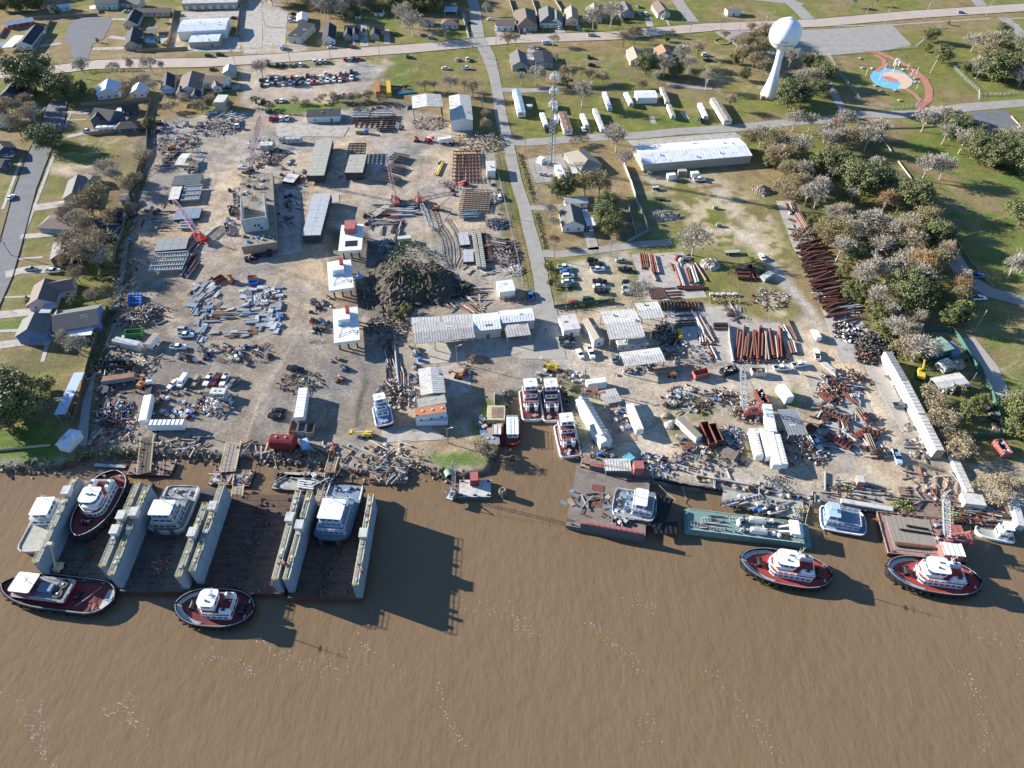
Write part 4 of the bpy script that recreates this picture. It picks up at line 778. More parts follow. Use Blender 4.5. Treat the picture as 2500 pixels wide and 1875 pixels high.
def hull(root,st,z0,deckz,sheer,hullm,deckm,rim='rubber',rimh=.75,rimw=.35,keel=.7,rimin=None,boot='rustD',name='hull'):
 L=st[-1][0]-st[0][0]
 def sz(x):return deckz+sheer*max(0,(x-st[0][0])/L-.35)**2*2.4
 mb=MB();rings=[]
 for x,w in st:
  z=sz(x);rings.append([(x*.94,-w*keel,z0),(x*.94,w*keel,z0),(x*.98,w*.92,z0+(z-z0)*.5),(x,w,z),(x,-w,z),(x*.98,-w*.92,z0+(z-z0)*.5)])
 mb.loft(rings,hullm);mb.obj(name,root)
 mb=MB()
 for a,b in zip(st,st[1:]):mb.add([(a[0],-a[1]+.1,sz(a[0])+.02),(b[0],-b[1]+.1,sz(b[0])+.02),(b[0],b[1]-.1,sz(b[0])+.02),(a[0],a[1]-.1,sz(a[0])+.02)],[(0,1,2,3)],deckm)
 mb.obj('deck',root)
 if rim:
  mb=MB()
  for s in(-1,1):
   rg=[]
   for x,w in st:
    z=sz(x);rg.append([(x*1.005,s*(w+.12),z-.35),(x*1.01,s*(w+.16),z+rimh*.5),(x*1.005,s*(w+.05),z+rimh),(x*.995,s*max(.0,w-rimw),z+rimh),(x*.99,s*max(0,w-rimw),z)])
   mb.loft(rg,rim,caps=False,closed=True)
  for x,w in(st[0],st[-1]):
   if w>.6:mb.box((x*.995,0,sz(x)+rimh/2-.1),(rimw,2*w,rimh+.3),rim)
  if rimin:
   for s in(-1,1):
    for a,b in zip(st,st[1:]):mb.bar((a[0]*.99,s*max(0,a[1]-rimw/2),sz(a[0])+rimh+.05),(b[0]*.99,s*max(0,b[1]-rimw/2),sz(b[0])+rimh+.05),.09,rimin,4)
  mb.obj('bulwark',root)
 return sz
def tyres(root,st,sz,step=1.7,skip=0.0,r=.48,side=(-1,1)):
 mb=MB().bar((0,0,0),(0,.3,0),r,'rubber',10);mb.bar((0,-.01,0),(0,.31,0),r*.45,'steelD',8);me=mb.mesh('tyre_fender')
 for s in side:
  acc=0;
  for a,b in zip(st,st[1:]):
   d=V3((b[0]-a[0],(b[1]-a[1])*s));L=d.length;u=step-acc
   while u<L:
    p=V3((a[0],a[1]*s))+d*(u/L);n_=V3((d.y,-d.x))*(-s)/L
    inst(me,'tyre_fender',root,(p.x-n_.x*0,p.y+s*.12,sz(p.x)-.25),math.atan2(d.y,d.x)+(0 if s>0 else pi));u+=step
   acc=(acc+L)%step
def rail(root,pts,h,mt='trim',r=.05,name='railing'):
 mb=MB()
 for a,b in zip(pts,pts[1:]):
  a=V3(a);b=V3(b)
  for z in(h,h*.5):mb.bar(a+V3((0,0,z)),b+V3((0,0,z)),r,mt,3)
  n=max(1,int((b-a).length/1.6))
  for k in range(n+1):p=a.lerp(b,k/n);mb.bar(p,p+V3((0,0,h)),r,mt,3)
 return mb.obj(name,root)
def tier(root,x0,x1,w,z,h,wall,roof,name='deckhouse',rnd_f=0.0,rnd_b=0.0,band=None,over=.25,bandz=(.45,.85),roofname='house_top'):
 """one storey; rnd_f rounds the front (+x)"""
 poly=[]
 def corner(cx,cy,r,a0):
  for k in range(5):a=R(a0+k*22.5);poly.append((cx+r*cos(a),cy+r*sin(a)))
 f=max(.15,rnd_f);bk=max(.15,rnd_b);corner(x1-f,w/2-f,f,0);corner(x0+bk,w/2-bk,bk,90);corner(x0+bk,-w/2+bk,bk,180);corner(x1-f,-w/2+f,f,270)
 mb=MB();mb.prism(poly,z,z+h,wall);t=mb.obj(name,root)
 if band:
  cx,cy=(x0+x1)/2,0;q=[(cx+(p[0]-cx)*(1+.1/max(1,abs(x1-x0)/2)),p[1]*(1+.1/(w/2)))for p in poly];n=len(q)
  for k in range(n):
   a=V3(q[k]);b=V3(q[(k+1)%n]);d=b-a
   if d.length<.35:continue
   m=max(1,int(d.length/1.5))
   for j in range(m):
    c=a+d*((j+.5)/m);mb=MB().box((c.x,c.y,z+h*(bandz[0]+bandz[1])/2),(d.length/m*.72,.08,h*(bandz[1]-bandz[0])),band,math.atan2(d.y,d.x));mb.obj('window',root)
 cx=(x0+x1)/2;q=[(cx+(p[0]-cx)*(1+over/(abs(x1-x0)/2)),p[1]*(1+over/(w/2)))for p in poly]
 mb=MB();mb.prism(q,z+h,z+h+.14,'trim' if roof!='white' else 'white',top=roof);mb.obj(roofname,root)
 return t
def mast(root,x,y,z,h,mt='steelL',yard=2.0,rake=0):
 mb=MB().bar((x,y,z),(x+rake,y,z+h),.12,mt,5,.05);mb.bar((x+rake*.6,y-yard/2,z+h*.6),(x+rake*.6,y+yard/2,z+h*.6),.05,mt,4);mb.bar((x+rake*.8,y-yard/3,z+h*.8),(x+rake*.8,y+yard/3,z+h*.8),.04,mt,4)
 mb.box((x+rake*.5,y,z+h*.5),(.3,1.6,.15),mt);mb.obj('mast',root)
def winch(root,x,y,z,mt='black',s=1.0):
 mb=MB().bar((x,y-1.2*s,z+.8*s),(x,y+1.2*s,z+.8*s),.7*s,mt,12);[mb.bar((x,y+k*s,z+.8*s),(x,y+(k+.15)*s,z+.8*s),1.0*s,'steelD',12)for k in(-1.3,1.15)];mb.box((x,y,z+.15),(2*s,3*s,.3),mt);mb.obj('winch',root)
def tug(T,bx,by,sx,sy,wd,label,z=WZ,hullm='black',deckm='deck_red_bright',housem='white',topm='white',rimm='rubber',rimin='steelL',glassm='glass_blue',kind='z',bow=.5,stern=.32,lift=0.0,accent=None,inner=None,mastrake=1.5,hs=1.0):
 """bow seen at bx,by and stern at sx,sy"""
 dz=z+lift+2.0;cx,cy,L,a=seg(T,sx,sy,bx,by,dz+.5);root=thing('tugboat',label,'tugboat',(cx,cy,z+lift),a);st=outline(L,wd,bow,stern)
 d=1.7;sz=hull(root,st,-.6 if not lift else-1.6,d,1.5,hullm,deckm,rimm,.8,.55 if inner is None else.4,rimin=rimin)
 mb=MB()
 for k in range(-5,9):
  for s in(-1,1):
   i=min(range(len(st)),key=lambda q:abs(st[q][0]-k*L/20));mb.box((st[i][0],s*(st[i][1]+.22),d-.35),(L/22,.2,.8),'rubber')
 tag(mb.obj('side_fender',root),kind='stuff')
 if inner:
  mb=MB();
  for s in(-1,1):
   for p,q in zip(st,st[1:]):
    if p[0]>L*.12:mb.add([(p[0]*.985,s*max(0,p[1]-.45),sz(p[0])+.05),(q[0]*.985,s*max(0,q[1]-.45),sz(q[0])+.05),(q[0]*.985-1.1,s*max(0,q[1]-1.3),sz(q[0])+.06),(p[0]*.985-1.1,s*max(0,p[1]-1.3),sz(p[0])+.06)],[(0,1,2,3)],inner)
  mb.obj('bow_margin',root)
 if kind=='z':
  x0,x1=-L*.27*hs,L*.19*hs;tier(root,x0,x1,wd*.56,d,2.5,housem,deckm if not accent else accent,'deckhouse',wd*.2,.5,glassm,.1,(.4,.7))
  rail(root,[(x0,-wd*.27,d+2.6),(x1-2,-wd*.27,d+2.6),(x1,-1,d+2.6),(x1,1,d+2.6),(x1-2,wd*.27,d+2.6),(x0,wd*.27,d+2.6),(x0,-wd*.27,d+2.6)],1.0,'white',.09)
  for s in(-1,1):mb=MB().box((-L*.19,s*wd*.21,d+3.6),(L*.14,wd*.10,2.0),housem,taper=.8);mb.box((-L*.19,s*wd*.21,d+4.75),(.9,.7,.5),'steelD');mb.obj('funnel',root)
  mb=MB().box((L*.05,0,d+3.3),(L*.2,wd*.36,1.5),housem);mb.obj('bridge_base',root)
  tier(root,-L*.07,L*.13,wd*.40,d+4.0,2.3,housem,topm,'wheelhouse',wd*.12,.7,glassm,.35,(.35,.85))
  mast(root,-L*.03,0,d+6.4,6.5*hs,'steelL',2.4,-mastrake);mb=MB().bar((L*.02,-1,d+6.4),(L*.02,-1,d+7.1),.4,'white',8);mb.bar((L*.03,1,d+6.4),(L*.03,1,d+6.9),.3,'steelD',8);mb.obj('searchlight',root)
  winch(root,L*.29,0,sz(L*.29),'black' if hullm!='x' else 'white',.9);winch(root,-L*.34,0,d,'black',1.0)
  for s in(-1,1):mb=MB().bar((-L*.41,s*wd*.2,d),(-L*.41,s*wd*.2,d+.9),.25,'steelL',8);mb.bar((-L*.41,s*wd*.2-.5,d+.8),(-L*.41,s*wd*.2+.5,d+.8),.15,'steelL',6);mb.obj('bitt',root)
 elif kind=='low':
  tier(root,-L*.12,L*.36,wd*.62,d,1.9,'red_dark','deck_grey','deckhouse',.8,.4,None,.1);tier(root,L*.17,L*.34,wd*.50,d+2.1,2.5,'wall_red',topm,'wheelhouse',.6,.4,glassm,.35,(.4,.8))
  mb=MB().box((L*.08,0,d+2.8),(L*.12,wd*.22,1.2),'steelB');mb.obj('stack_casing',root)
  for y in(-wd*.16,wd*.12):mb=MB().bar((-L*.04,y,d+2.05),(-L*.04,y,d+2.7),1.5,'black',14);mb.bar((-L*.04,y,d+2.7),(-L*.04,y,d+2.9),.3,'white',8);mb.obj('hose_reel',root)
  rail(root,[(-L*.12,-wd*.3,d+2.05),(L*.17,-wd*.3,d+2.05)],1.0,'white');rail(root,[(-L*.12,wd*.3,d+2.05),(L*.17,wd*.3,d+2.05)],1.0,'white');rail(root,[(-L*.12,-wd*.3,d+2.05),(-L*.12,wd*.3,d+2.05)],1.0,'white')
  winch(root,-L*.18,0,d,'black',.8);mast(root,L*.20,0,d+4.6,4,'steelL');mb=MB().box((-L*.44,0,d+.1),(2.2,wd*.55,.1),'steelL');mb.obj('stern_plate',root)
  mb=MB();mb.tube([(-L*.2,wd*.3,d+.2),(-L*.28,wd*.05,d+.9),(-L*.33,-wd*.3,d+.2)],.08,'steelL');mb.tube([(-L*.38,wd*.42,d+.8),(-L*.34,wd*.1,d+.3)],.07,'steelL');mb.obj('hose',root)
 tyres(root,st,sz,2.0)
 return root
def PB(T,bx,by,sx,sy,wd,label,z=WZ,hullm='red_dark',deckm='deck_red',housem='white',topm='white',rim='white',tiers=2,rimh=.35,lift=0.0,bow=.12,stern=.08,kneem='steelD',band='glass',stacks=True,first=(-.1,.40),second=(.14,.38),tyre=False,mh=4,name='towboat',hullh=1.3,w1=.72):
 dz=z+lift+hullh+.2;cx,cy,L,a=seg(T,sx,sy,bx,by,dz);root=thing(name,label,'boat',(cx,cy,z+lift),a);st=outline(L,wd,bow,stern,12,.35,.3);d=hullh
 sz=hull(root,st,-.6 if not lift else-1.4,d,.4,hullm,deckm,rim,rimh,.22,keel=.9)
 if kneem:
  for s in(-1,1):mb=MB().box((L/2+.25,s*wd*.22,d+.5),(.6,1.0,2.6),kneem,taper=.8);mb.obj('push_knee',root)
 tier(root,L*first[0],L*first[1],wd*w1,d,2.3,housem,deckm if tiers>1 else topm,'deckhouse',.4,.4,band,.15,(.5,.8))
 rail(root,[(L*first[0],-wd*w1*.48,d+2.45),(L*first[1],-wd*w1*.48,d+2.45),(L*first[1],wd*w1*.48,d+2.45),(L*first[0],wd*w1*.48,d+2.45),(L*first[0],-wd*w1*.48,d+2.45)],.95,'white',.06)
 if tiers>2:tier(root,L*(second[0]-.1),L*(second[1]),wd*w1*.82,d+2.4,2.2,housem,deckm,'deckhouse',.4,.4,band,.15,(.5,.8))
 if tiers>1:tier(root,L*second[0],L*second[1],wd*.55,d+2.4*(tiers-1),2.4,housem,topm,'wheelhouse',.5,.3,'glass_blue',.35,(.4,.85));mast(root,L*(second[0]+.02),0,d+2.4*tiers,mh,'steelL',1.6)
 if stacks:
  for s in(-1,1):mb=MB().box((-L*.17,s*wd*.2,d+1.3),(1.6,1.1,2.6),housem);mb.bar((-L*.17,s*wd*.2,d+2.6),(-L*.17,s*wd*.2,d+3.4),.3,'steelD',8);mb.obj('exhaust_stack',root)
 mb=MB();q=random.Random(int(cx*3));
 for k in range(7):mb.box((-L*.3-q.random()*L*.12,q.uniform(-.3,.3)*wd,d+.3),(q.uniform(.4,1.2),q.uniform(.4,1),q.uniform(.4,.8)),q.choice(['steelD','steelL','rustL','whiteD']),q.random())
 tag(mb.obj('deck_gear',root),kind='stuff')
 rail(root,[(-L*.45,-wd*.44,d),(-L*.2,-wd*.46,d)],1.0,'white');rail(root,[(-L*.45,wd*.44,d),(-L*.2,wd*.46,d)],1.0,'white')
 if tyre:tyres(root,st,sz,2.6)
 return root
def barge(T,a,b,c,h,label,deckm='deck_rust',side='barge_side',z=WZ,name='deck_barge',cat='barge',rimm=None,bits=True,tyr=False):
 x,y,L,Wd,ang=rect(T,a,b,c,z+h);root=thing(name,label,cat,(x,y,z),ang);mb=MB()
 mb.loft([[(-L/2+i,-Wd/2,zb),(-L/2+i,Wd/2,zb),(-L/2+i,Wd/2,h),(-L/2+i,-Wd/2,h)]for i,zb in((0,h*.45),(1.5,-.6),(L-1.5,-.6),(L,h*.45))],side);mb.obj('hull',root)
 mb=MB().box((0,0,h+.03),(L-.1,Wd-.1,.06),deckm);mb.obj('deck',root)
 if rimm:
  mb=MB()
  for s in(-1,1):mb.box((0,s*(Wd/2-.1),h+.2),(L,.2,.3),rimm);mb.box((s*(L/2-.1),0,h+.2),(.2,Wd-.4,.3),rimm)
  mb.obj('deck_edge',root)
 if bits:
  for sx in(-.42,0,.42):
   for s in(-1,1):mb=MB().bar((L*sx,s*(Wd/2-.7),h),(L*sx,s*(Wd/2-.7),h+.8),.22,'steelD',8);mb.box((L*sx,s*(Wd/2-.7),h+.1),(1.2,.6,.12),'steelD');mb.obj('bollard',root)
 return root,L,Wd
def dock(T,wall_a,wall_b,deck,label,deckm='dock_deck',top=7.7,cabins=((0,.3),(0,.66)),boxes=True):
 """wall_*: (x1,y1,x2,y2) line of the wall top from the far end to the near end; deck: three corners of the pontoon"""
 dz=.5;wa=wall_b or wall_a;x,y,L,Wd,ang=rect(T,*deck,dz);ang=seg(T,*wa,top)[3]+pi/2;ex,ey=V3((cos(ang),sin(ang))),V3((-sin(ang),cos(ang)));dp=[V3(P(T,*q_,dz)[:2])for q_ in deck];us=[p_.dot(ex)for p_ in dp[:2]];vs_=[p_.dot(ey)for p_ in dp];L=max(us)-min(us);Wd=max(vs_)-min(vs_);c_=ex*(max(us)+min(us))/2+ey*(max(vs_)+min(vs_))/2;x,y=c_;root=thing('floating_dock',label,'dry dock',(x,y,0),0)
 mb=MB().box((x-x,0,-.9),(L,Wd,2.8),'rustD',ang);mb.obj('pontoon',root)
 ca,sa=cos(ang),sin(ang);mb=MB();q=random.Random(int(x));n=int(Wd/2.3)
 pl=MB();pl.box((0,0,0),(L-.3,Wd/n-.12,.10),deckm);pm=pl.mesh('deck_plate')
 for k in range(n):
  v=-Wd/2+(k+.5)*Wd/n;inst(pm,'deck_plate',root,(-v*sa,v*ca,dz+.04+q.uniform(-.02,.03)),ang)
 mb=MB()
 for k in range(110):
  u,v=q.uniform(-.45,.45)*L,q.uniform(-.47,.47)*Wd
  if q.random()<.6:u=q.gauss(0,.06)*L
  mb.box((u*ca-v*sa,u*sa+v*ca,dz+.3),(q.uniform(.4,1.6),q.uniform(.3,.7),q.uniform(.2,.7)),q.choice(['woodD','rustD','steelD','rust','woodD','soilD']),q.uniform(0,3))
 tag(mb.obj('keel_blocks',root),kind='stuff')
 for wi,wl in enumerate((wall_a,wall_b)):
  if not wl:continue
  X,Y,Lw,a=seg(T,*wl,top);X-=x;Y-=y;w=1.8;c2,s2=cos(a),sin(a);mb=MB().box((X,Y,(top+dz)/2),(Lw,w,top-dz),'dock_wall',a);wo=mb.obj('wing_wall',root)
  for s in(-1,1):
   mb=MB();npn=max(3,int(Lw/5))
   for k in range(npn+1):
    u=-Lw/2+k*Lw/npn;u=max(-Lw/2+.1,min(Lw/2-.1,u));v=s*(w/2+.03);mb.box((X+u*c2-v*s2,Y+u*s2+v*c2,(top+dz)/2),(.14,.06,top-dz-.1),'steelB',a)
   tag(mb.obj('wall_seams',wo),kind='stuff')
  mb=MB().box((X,Y,top+.1),(Lw-.3,w-.5,.08),'catwalk',a)
  mb.obj('catwalk',wo)
  for s in(-1,1):
   v=s*(w/2-.1);pts=[(X+u*c2-v*s2,Y+u*s2+v*c2,top)for u in(-Lw/2,-Lw/4,0,Lw/4,Lw/2)];rail(wo,pts,1.0,'yelP',.05)
  v=0;[rail(wo,[(X+u*c2+w/2*s2,Y+u*s2-w/2*c2,top),(X+u*c2-w/2*s2,Y+u*s2+w/2*c2,top)],1.1,'yellow',.08)for u in(-Lw/2,Lw/2)]
  for k in range(9):
   u=q.uniform(-.45,.45)*Lw;mb=MB().box((X+u*c2,Y+u*s2,top+.6),(q.uniform(.5,1.4),q.uniform(.4,1.0),q.uniform(.5,1.2)),q.choice(['steelL','yelP','whiteD','steel']),a);mb.obj('pump_gear',wo)
  for ci,t in cabins:
   if ci!=wi:continue
   u=Lw*(t-.5);mb=MB().box((X+u*c2,Y+u*s2,top+1.25),(2.8,2.1,2.0),'roofL',a);mb.box((X+u*c2,Y+u*s2,top+2.3),(3.1,2.4,.12),'whiteD',a);mb.obj('control_cabin',wo)
 return root
JK={}
def junk_protos():
 def one(name,fn,*mts):
  for mt in mts:
   mb=MB();fn(mb,mt);JK.setdefault(name,[]).append(mb.mesh(name))
 one('steel_beam',lambda m,t:(m.box((0,0,.06),(7,.35,.08),t),m.box((0,0,.28),(7,.08,.36),t),m.box((0,0,.5),(7,.35,.08),t)),'steel','rust','steelL','rustD')
 one('steel_plate',lambda m,t:m.prism([(-1.7,-.9),(1.6,-1.0),(1.8,.5),(.7,1.0),(-1.6,.8)],.05,.16,t),'steelL','steel','steelB','rust','rustL')
 one('crate',lambda m,t:(m.box((0,0,.55),(1.5,1.2,1.0),t),m.box((0,0,1.09),(1.6,1.3,.08),t),m.box((-.5,0,.02),(.15,1.2,.06),t)),'woodG','whiteD','steel','rustL','blue','steelL')
 one('drum',lambda m,t:(m.bar((0,0,0),(0,0,1.0),.34,t,10),m.bar((0,0,.5),(0,0,.56),.37,t,10)),'blue','rust','steelD','black')
 one('pipe',lambda m,t:(m.bar((-3.4,0,.3),(3.4,0,.3),.28,t,8),m.bar((3.35,0,.3),(3.43,0,.3),.2,'black',8)),'rust','steel','rustR','whiteD')
 one('timber',lambda m,t:m.box((0,0,.2),(4.2,.4,.36),t),'woodG','woodD','woodB')
 def tyre(m,t):m.lathe([(.25,.05),(.62,.0),(.7,.15),(.7,.35),(.62,.46),(.25,.42)],t,12)
 one('old_tyre',tyre,'rubber','rubber')
 def mach(m,t):m.box((0,0,.6),(1.9,1.2,.9),t);m.bar((-.6,0,1.0),(-.6,0,1.7),.18,'steelD',6);m.box((.5,.1,1.2),(.7,.8,.4),'steelD');m.bar((-1,0,.3),(1.2,0,.3),.2,'rustD',6);m.bar((.9,-.75,.35),(.9,.75,.35),.35,'rubber',8)
 one('machine',mach,'red_dark','steelB','steelL','steel','rustL','steelD','steelD','steelL','whiteD','orange')
 def frame(m,t):
  for s in(-1,1):m.bar((-2.2,s*.8,.3),(2.2,s*.8,.3),.09,t);m.bar((-2.2,s*.8,1.3),(2.2,s*.8,1.3),.07,t)
  for k in range(4):u=-2.1+k*1.4;m.bar((u,-.8,0),(u,-.8,1.3),.07,t);m.bar((u,.8,0),(u,.8,1.3),.07,t);m.bar((u,-.8,1.3),(u,.8,1.3),.07,t);m.bar((u,-.8,.3),(u,.8,.3),.07,t)
 one('steel_rack',frame,'steelD','rust','steelL','yelP')
 def bag(m,t):m.ball((0,0,.5),.62,t,9,.85);m.box((0,0,.95),(.4,.4,.2),t)
 one('bulk_bag',bag,'white','whiteD');
 def tote(m,t):m.box((0,0,.65),(1.1,1.0,1.0),t);m.box((0,0,.08),(1.2,1.1,.14),'steelD');m.bar((0,0,1.15),(0,0,1.25),.12,'black',6)
 one('tote_tank',tote,'white','whiteD')
 def spool(m,t):m.bar((0,-.5,.8),(0,-.4,.8),.8,t,14);m.bar((0,.4,.8),(0,.5,.8),.8,t,14);m.bar((0,-.42,.8),(0,.42,.8),.45,'steelD',10)
 one('cable_spool',spool,'wood','woodG','rustL')
 def pal(m,t):
  for k in range(5):m.box((0,-.5+k*.25,.14),(1.2,.16,.04),t)
  for k in range(3):m.box((-.5+k*.5,0,.07),(.1,1.1,.1),t)
 one('pallet',pal,'wood','woodG')
 def rk(m,t):
  q=random.Random(4)
  for k in range(1):m.loft([[(q.uniform(.7,1)*r*cos(a/7*6.283),q.uniform(.7,1)*r*sin(a/7*6.283),z)for a in range(7)]for r,z in((.9,-.2),(1.05,.25),(.6,.7),(.15,.85))],t)
 one('rubble_block',rk,'rock','concrete','rustL')
 def st(m,t):
  for k in range(5):m.box((0,0,.06+k*.14),(4.6-.1*k,1.9+.1*(k%2),.10),t,.02*k)
 one('plate_stack',st,'steelL','steelB','steel')
junk_protos()
JL=dict(steel_beam='steel beam lying loose',steel_plate='cut steel plate lying flat',crate='packing crate standing',drum='steel drum standing',pipe='loose pipe lying',timber='heavy timber baulk lying',old_tyre='old black tyre lying',machine='small welding machine or pump standing',steel_rack='welded steel rack standing',bulk_bag='white bulk bag standing',tote_tank='white plastic tote standing',cable_spool='cable spool standing',pallet='wooden pallet lying',rubble_block='broken block lying',plate_stack='stack of steel plates lying')
jr=random.Random(21);JC={}
def js(T,poly,n,kinds,where,z=0.0,align=None,jit=1.0,smin=.6,smax=1.1,kindmap=None):
 pts=[P(T,a,b,z)[:2]for a,b in poly];xs_=[p[0]for p in pts];ys_=[p[1]for p in pts];c=0
 ks=[k for k,w in kinds.items()for _ in range(w)]
 while c<n:
  X=jr.uniform(min(xs_),max(xs_));Y=jr.uniform(min(ys_),max(ys_));ins=False
  for i in range(len(pts)):
   x1,y1=pts[i];x2,y2=pts[(i+1)%len(pts)]
   if(y1>Y)!=(y2>Y)and X<(x2-x1)*(Y-y1)/(y2-y1)+x1:ins=not ins
  if not ins:continue
  c+=1;k=jr.choice(ks);k='drum' if k=='machine' and JC.get(k,0)>=288 else k;me=jr.choice(JK[k]);JC[k]=JC.get(k,0)+1
  o=ON(k,me);CL(o);s=jr.uniform(smin,smax)
  a=jr.uniform(0,3.14)if align is None else R(align)+jr.gauss(0,.12*jit)+(pi/2 if jr.random()<.12*jit else 0)
  o.location=(X,Y,z+.02+(jr.random()*.3 if k in('steel_beam','timber','pipe')else 0));o.rotation_euler=(jr.gauss(0,.03),jr.gauss(0,.03),a);o.scale=(s*jr.uniform(.75,1.25),s*jr.uniform(.8,1.2),s*jr.uniform(.7,1.2))
  tag(o,f"{JL[k]} {where}",k.replace('_',' '),f"{k.replace('_',' ')}s {where}");SHARED.add(o.name)
def heap(T,x,y,r,h,n,mts,label,name='scrap_pile',kind='long',sx=1.0,ang=0,cat='pile'):
 X,Y,_=P(T,x,y,0);q=random.Random(int(x*y));mb=MB()
 for k in range(n):
  u=q.random()**.5;a=q.uniform(0,6.283);dx,dy=cos(a)*u*r*sx,sin(a)*u*r;z=h*(1-u**1.6)*q.uniform(.5,1)+.15;ca,sa=cos(ang),sin(ang);p=(dx*ca-dy*sa,dx*sa+dy*ca,z);t=q.choice(mts)
  if kind=='long':mb.box(p,(q.uniform(1,3.6),q.uniform(.12,.4),q.uniform(.1,.35)),t,q.uniform(0,3.14),1,q.gauss(0,.3),q.gauss(0,.3))
  elif kind=='tyre':
   d=V3((q.gauss(0,.6),q.gauss(0,.6),1)).normalized()*.2;pp=V3(p);mb.bar(pp-d,pp+d,q.uniform(.45,.75),t,9);mb.bar(pp-d*1.04,pp+d*1.04,.25,'dirt',6)
  elif kind=='log':d=V3((cos(ang+q.gauss(0,.35)),sin(ang+q.gauss(0,.35)),q.gauss(0,.1)))*q.uniform(1.5,4.5);pp=V3(p);mb.bar(pp-d,pp+d,q.uniform(.1,.28),t,6)
  elif kind=='block':s=q.uniform(.4,1.5);mb.box(p,(s,s*q.uniform(.5,1),s*q.uniform(.4,.8)),t,q.uniform(0,3),q.uniform(.6,1),q.gauss(0,.4),q.gauss(0,.4))
  elif kind=='mix':
   s=q.uniform(.25,.95)
   if q.random()<.5:mb.box(p,(s,s*q.uniform(.4,1),s*.5),t,q.uniform(0,3),1,q.gauss(0,.3),q.gauss(0,.3))
   else:mb.bar(p,(p[0]+q.gauss(0,1.2),p[1]+q.gauss(0,1.2),p[2]+q.gauss(0,.3)),q.uniform(.06,.22),t,5)
 o=mb.obj(name,None,(X,Y,0));tag(o,label,cat,kind='stuff');return o
def mound(T,x,y,rx,ry,h,mt,label,name='spoil_mound',ang=0,seed=1,top=None):
 X,Y,_=P(T,x,y,0);q=random.Random(seed);mb=MB();n=64;rings=[];ph=[q.uniform(0,6.28)for _ in range(6)]
 for j in range(21):
  t=j/20;rr=(1-t)**.8;z=h*(t**1.15);rg=[]
  for k in range(n):
   a=6.2832*k/n;f=1+.10*sin(3*a+ph[0]+t*2)+.05*sin(7*a+ph[1]+t*6)+q.gauss(0,.05);u,v=cos(a)*rx*rr*f,sin(a)*ry*rr*f;rg.append((u*cos(ang)-v*sin(ang),u*sin(ang)+v*cos(ang),z*(1+.08*sin(4*a+ph[3]))+q.gauss(0,.35)*(j>0)-(.1 if j==0 else 0)))
  rings.append(rg)
 mb.loft(rings,mt);o=mb.obj(name,None,(X,Y,0));tag(o,label,'mound');return o
def pipes(T,items,r,mts,label,group,z=0,name='steel_pipe'):
 """each pipe lies where its two ends are seen"""
 q=random.Random(len(items))
 for it in items:
  x1,y1,x2,y2=it[:4];rr=it[4]if len(it)>4 else r;x,y,L,a=seg(T,x1,y1,x2,y2,z+rr);mb=MB();mt=q.choice(mts)
  mb.bar((-L/2,0,0),(L/2,0,0),rr,mt,9);mb.bar((-L/2-.02,0,0),(-L/2,0,0),rr*.8,'black',9);mb.bar((L/2,0,0),(L/2+.02,0,0),rr*.8,'black',9)
  solo(mb,name,label,'pipe',(x,y,z+rr+.12),a,group)
def grid(T,a,b,c,z,nx,ny,mt,label,name='beam_grid',cat='steel frame',sec=(.35,.5),posts=True,group=None):
 """beams laid as a grid on stubs; every long beam is a part"""
 x,y,L,Wd,ang=rect(T,a,b,c,z);root=thing(name,label,cat,(x,y,0),ang,group);q=random.Random(nx*ny+int(x))
 mb=MB().box((0,0,0),(L,sec[0],sec[1]),mt);m1=mb.mesh('beam');mb=MB().box((0,0,0),(Wd,sec[0]*.8,sec[1]),mt);m2=mb.mesh('cross_beam')
 for k in range(ny):inst(m1,'beam',root,(q.gauss(0,.15),-Wd/2+k*Wd/(ny-1)+q.gauss(0,.08),z),q.gauss(0,.01))
 for k in range(nx):inst(m2,'cross_beam',root,(-L/2+k*L/(nx-1),0,z-sec[1]-.01),pi/2+q.gauss(0,.01))
 return root
a0,a1,a2,a3,a4=(0,0),(1,0),(2,0),(3,0),(4,0);b0,b1,b2,b3,b4=(0,1),(1,1),(2,1),(3,1),(4,1);c0_,c1_,c2_,c3_,c4_=(0,2),(1,2),(2,2),(3,2),(4,2);d0,d1,d2,d3,d4=(0,3),(1,3),(2,3),(3,3),(4,3)
HS(a0,[(55,235,350,185,8,3,4.4,0,'roofW','wall_red')],'red walled barn under a pale sheet metal roof, by the round pool','wall_red','roofW')
HS(a0,[(385,262,235,450,10.5,3.2,5.6,0,'shD')],'white house with dark and tan roof slopes and a white lean-to beside the round pool','wallW','shD',extras=[awning(a0,(265,380),(130,510),(60,470),2.7,'white')])
HS(a0,[(510,66,750,38,6,3,4.2,0,'roofB')],'pale blue metal roofed shed north of the cul-de-sac','wall_green','roofB','shed',name='shed')
HS(a0,[(1030,-40,1265,-45,14,4.2,7.5,0)],'long cream house with small roof dormers at the top edge','wall_green','shG')
HS(a0,[(1285,-25,1520,0,9,3,5,0)],'cream garage wing with grey roof beside the dormered house','wall_cream','shG',extras=[awning(a0,(965,65),(970,100),(1035,100),2.6,'white')])
HS(a0,[(1440,92,1835,88,8,3,4.6,0)],'long cream outbuilding with a faded brown roof north of the swimming pool','wall_cream','shB')
HS(a0,[(1450,95,1385,215,10,3,6,0),(1500,285,1440,290,9,3,5.2,0,'shD')],'brick house with steep near-black roof at the head of the cul-de-sac','wall_cream','shD')
HS(a0,[(1440,290,1405,440,11,3,6.2,0,'shD')],'tan gabled house with a dark right roof slope west of the swimming pool','wallT','shB')
x,y,L,Wd,an=rect(a0,(1610,290),(1720,285),(1720,350),2.8);g_=thing('gazebo','grey roofed garden pavilion beside the blue pool','pavilion',(x,y,0),an);mb=MB();mb.roof(L,Wd,2.6,3.4,'shG');mb.obj('roof',g_)
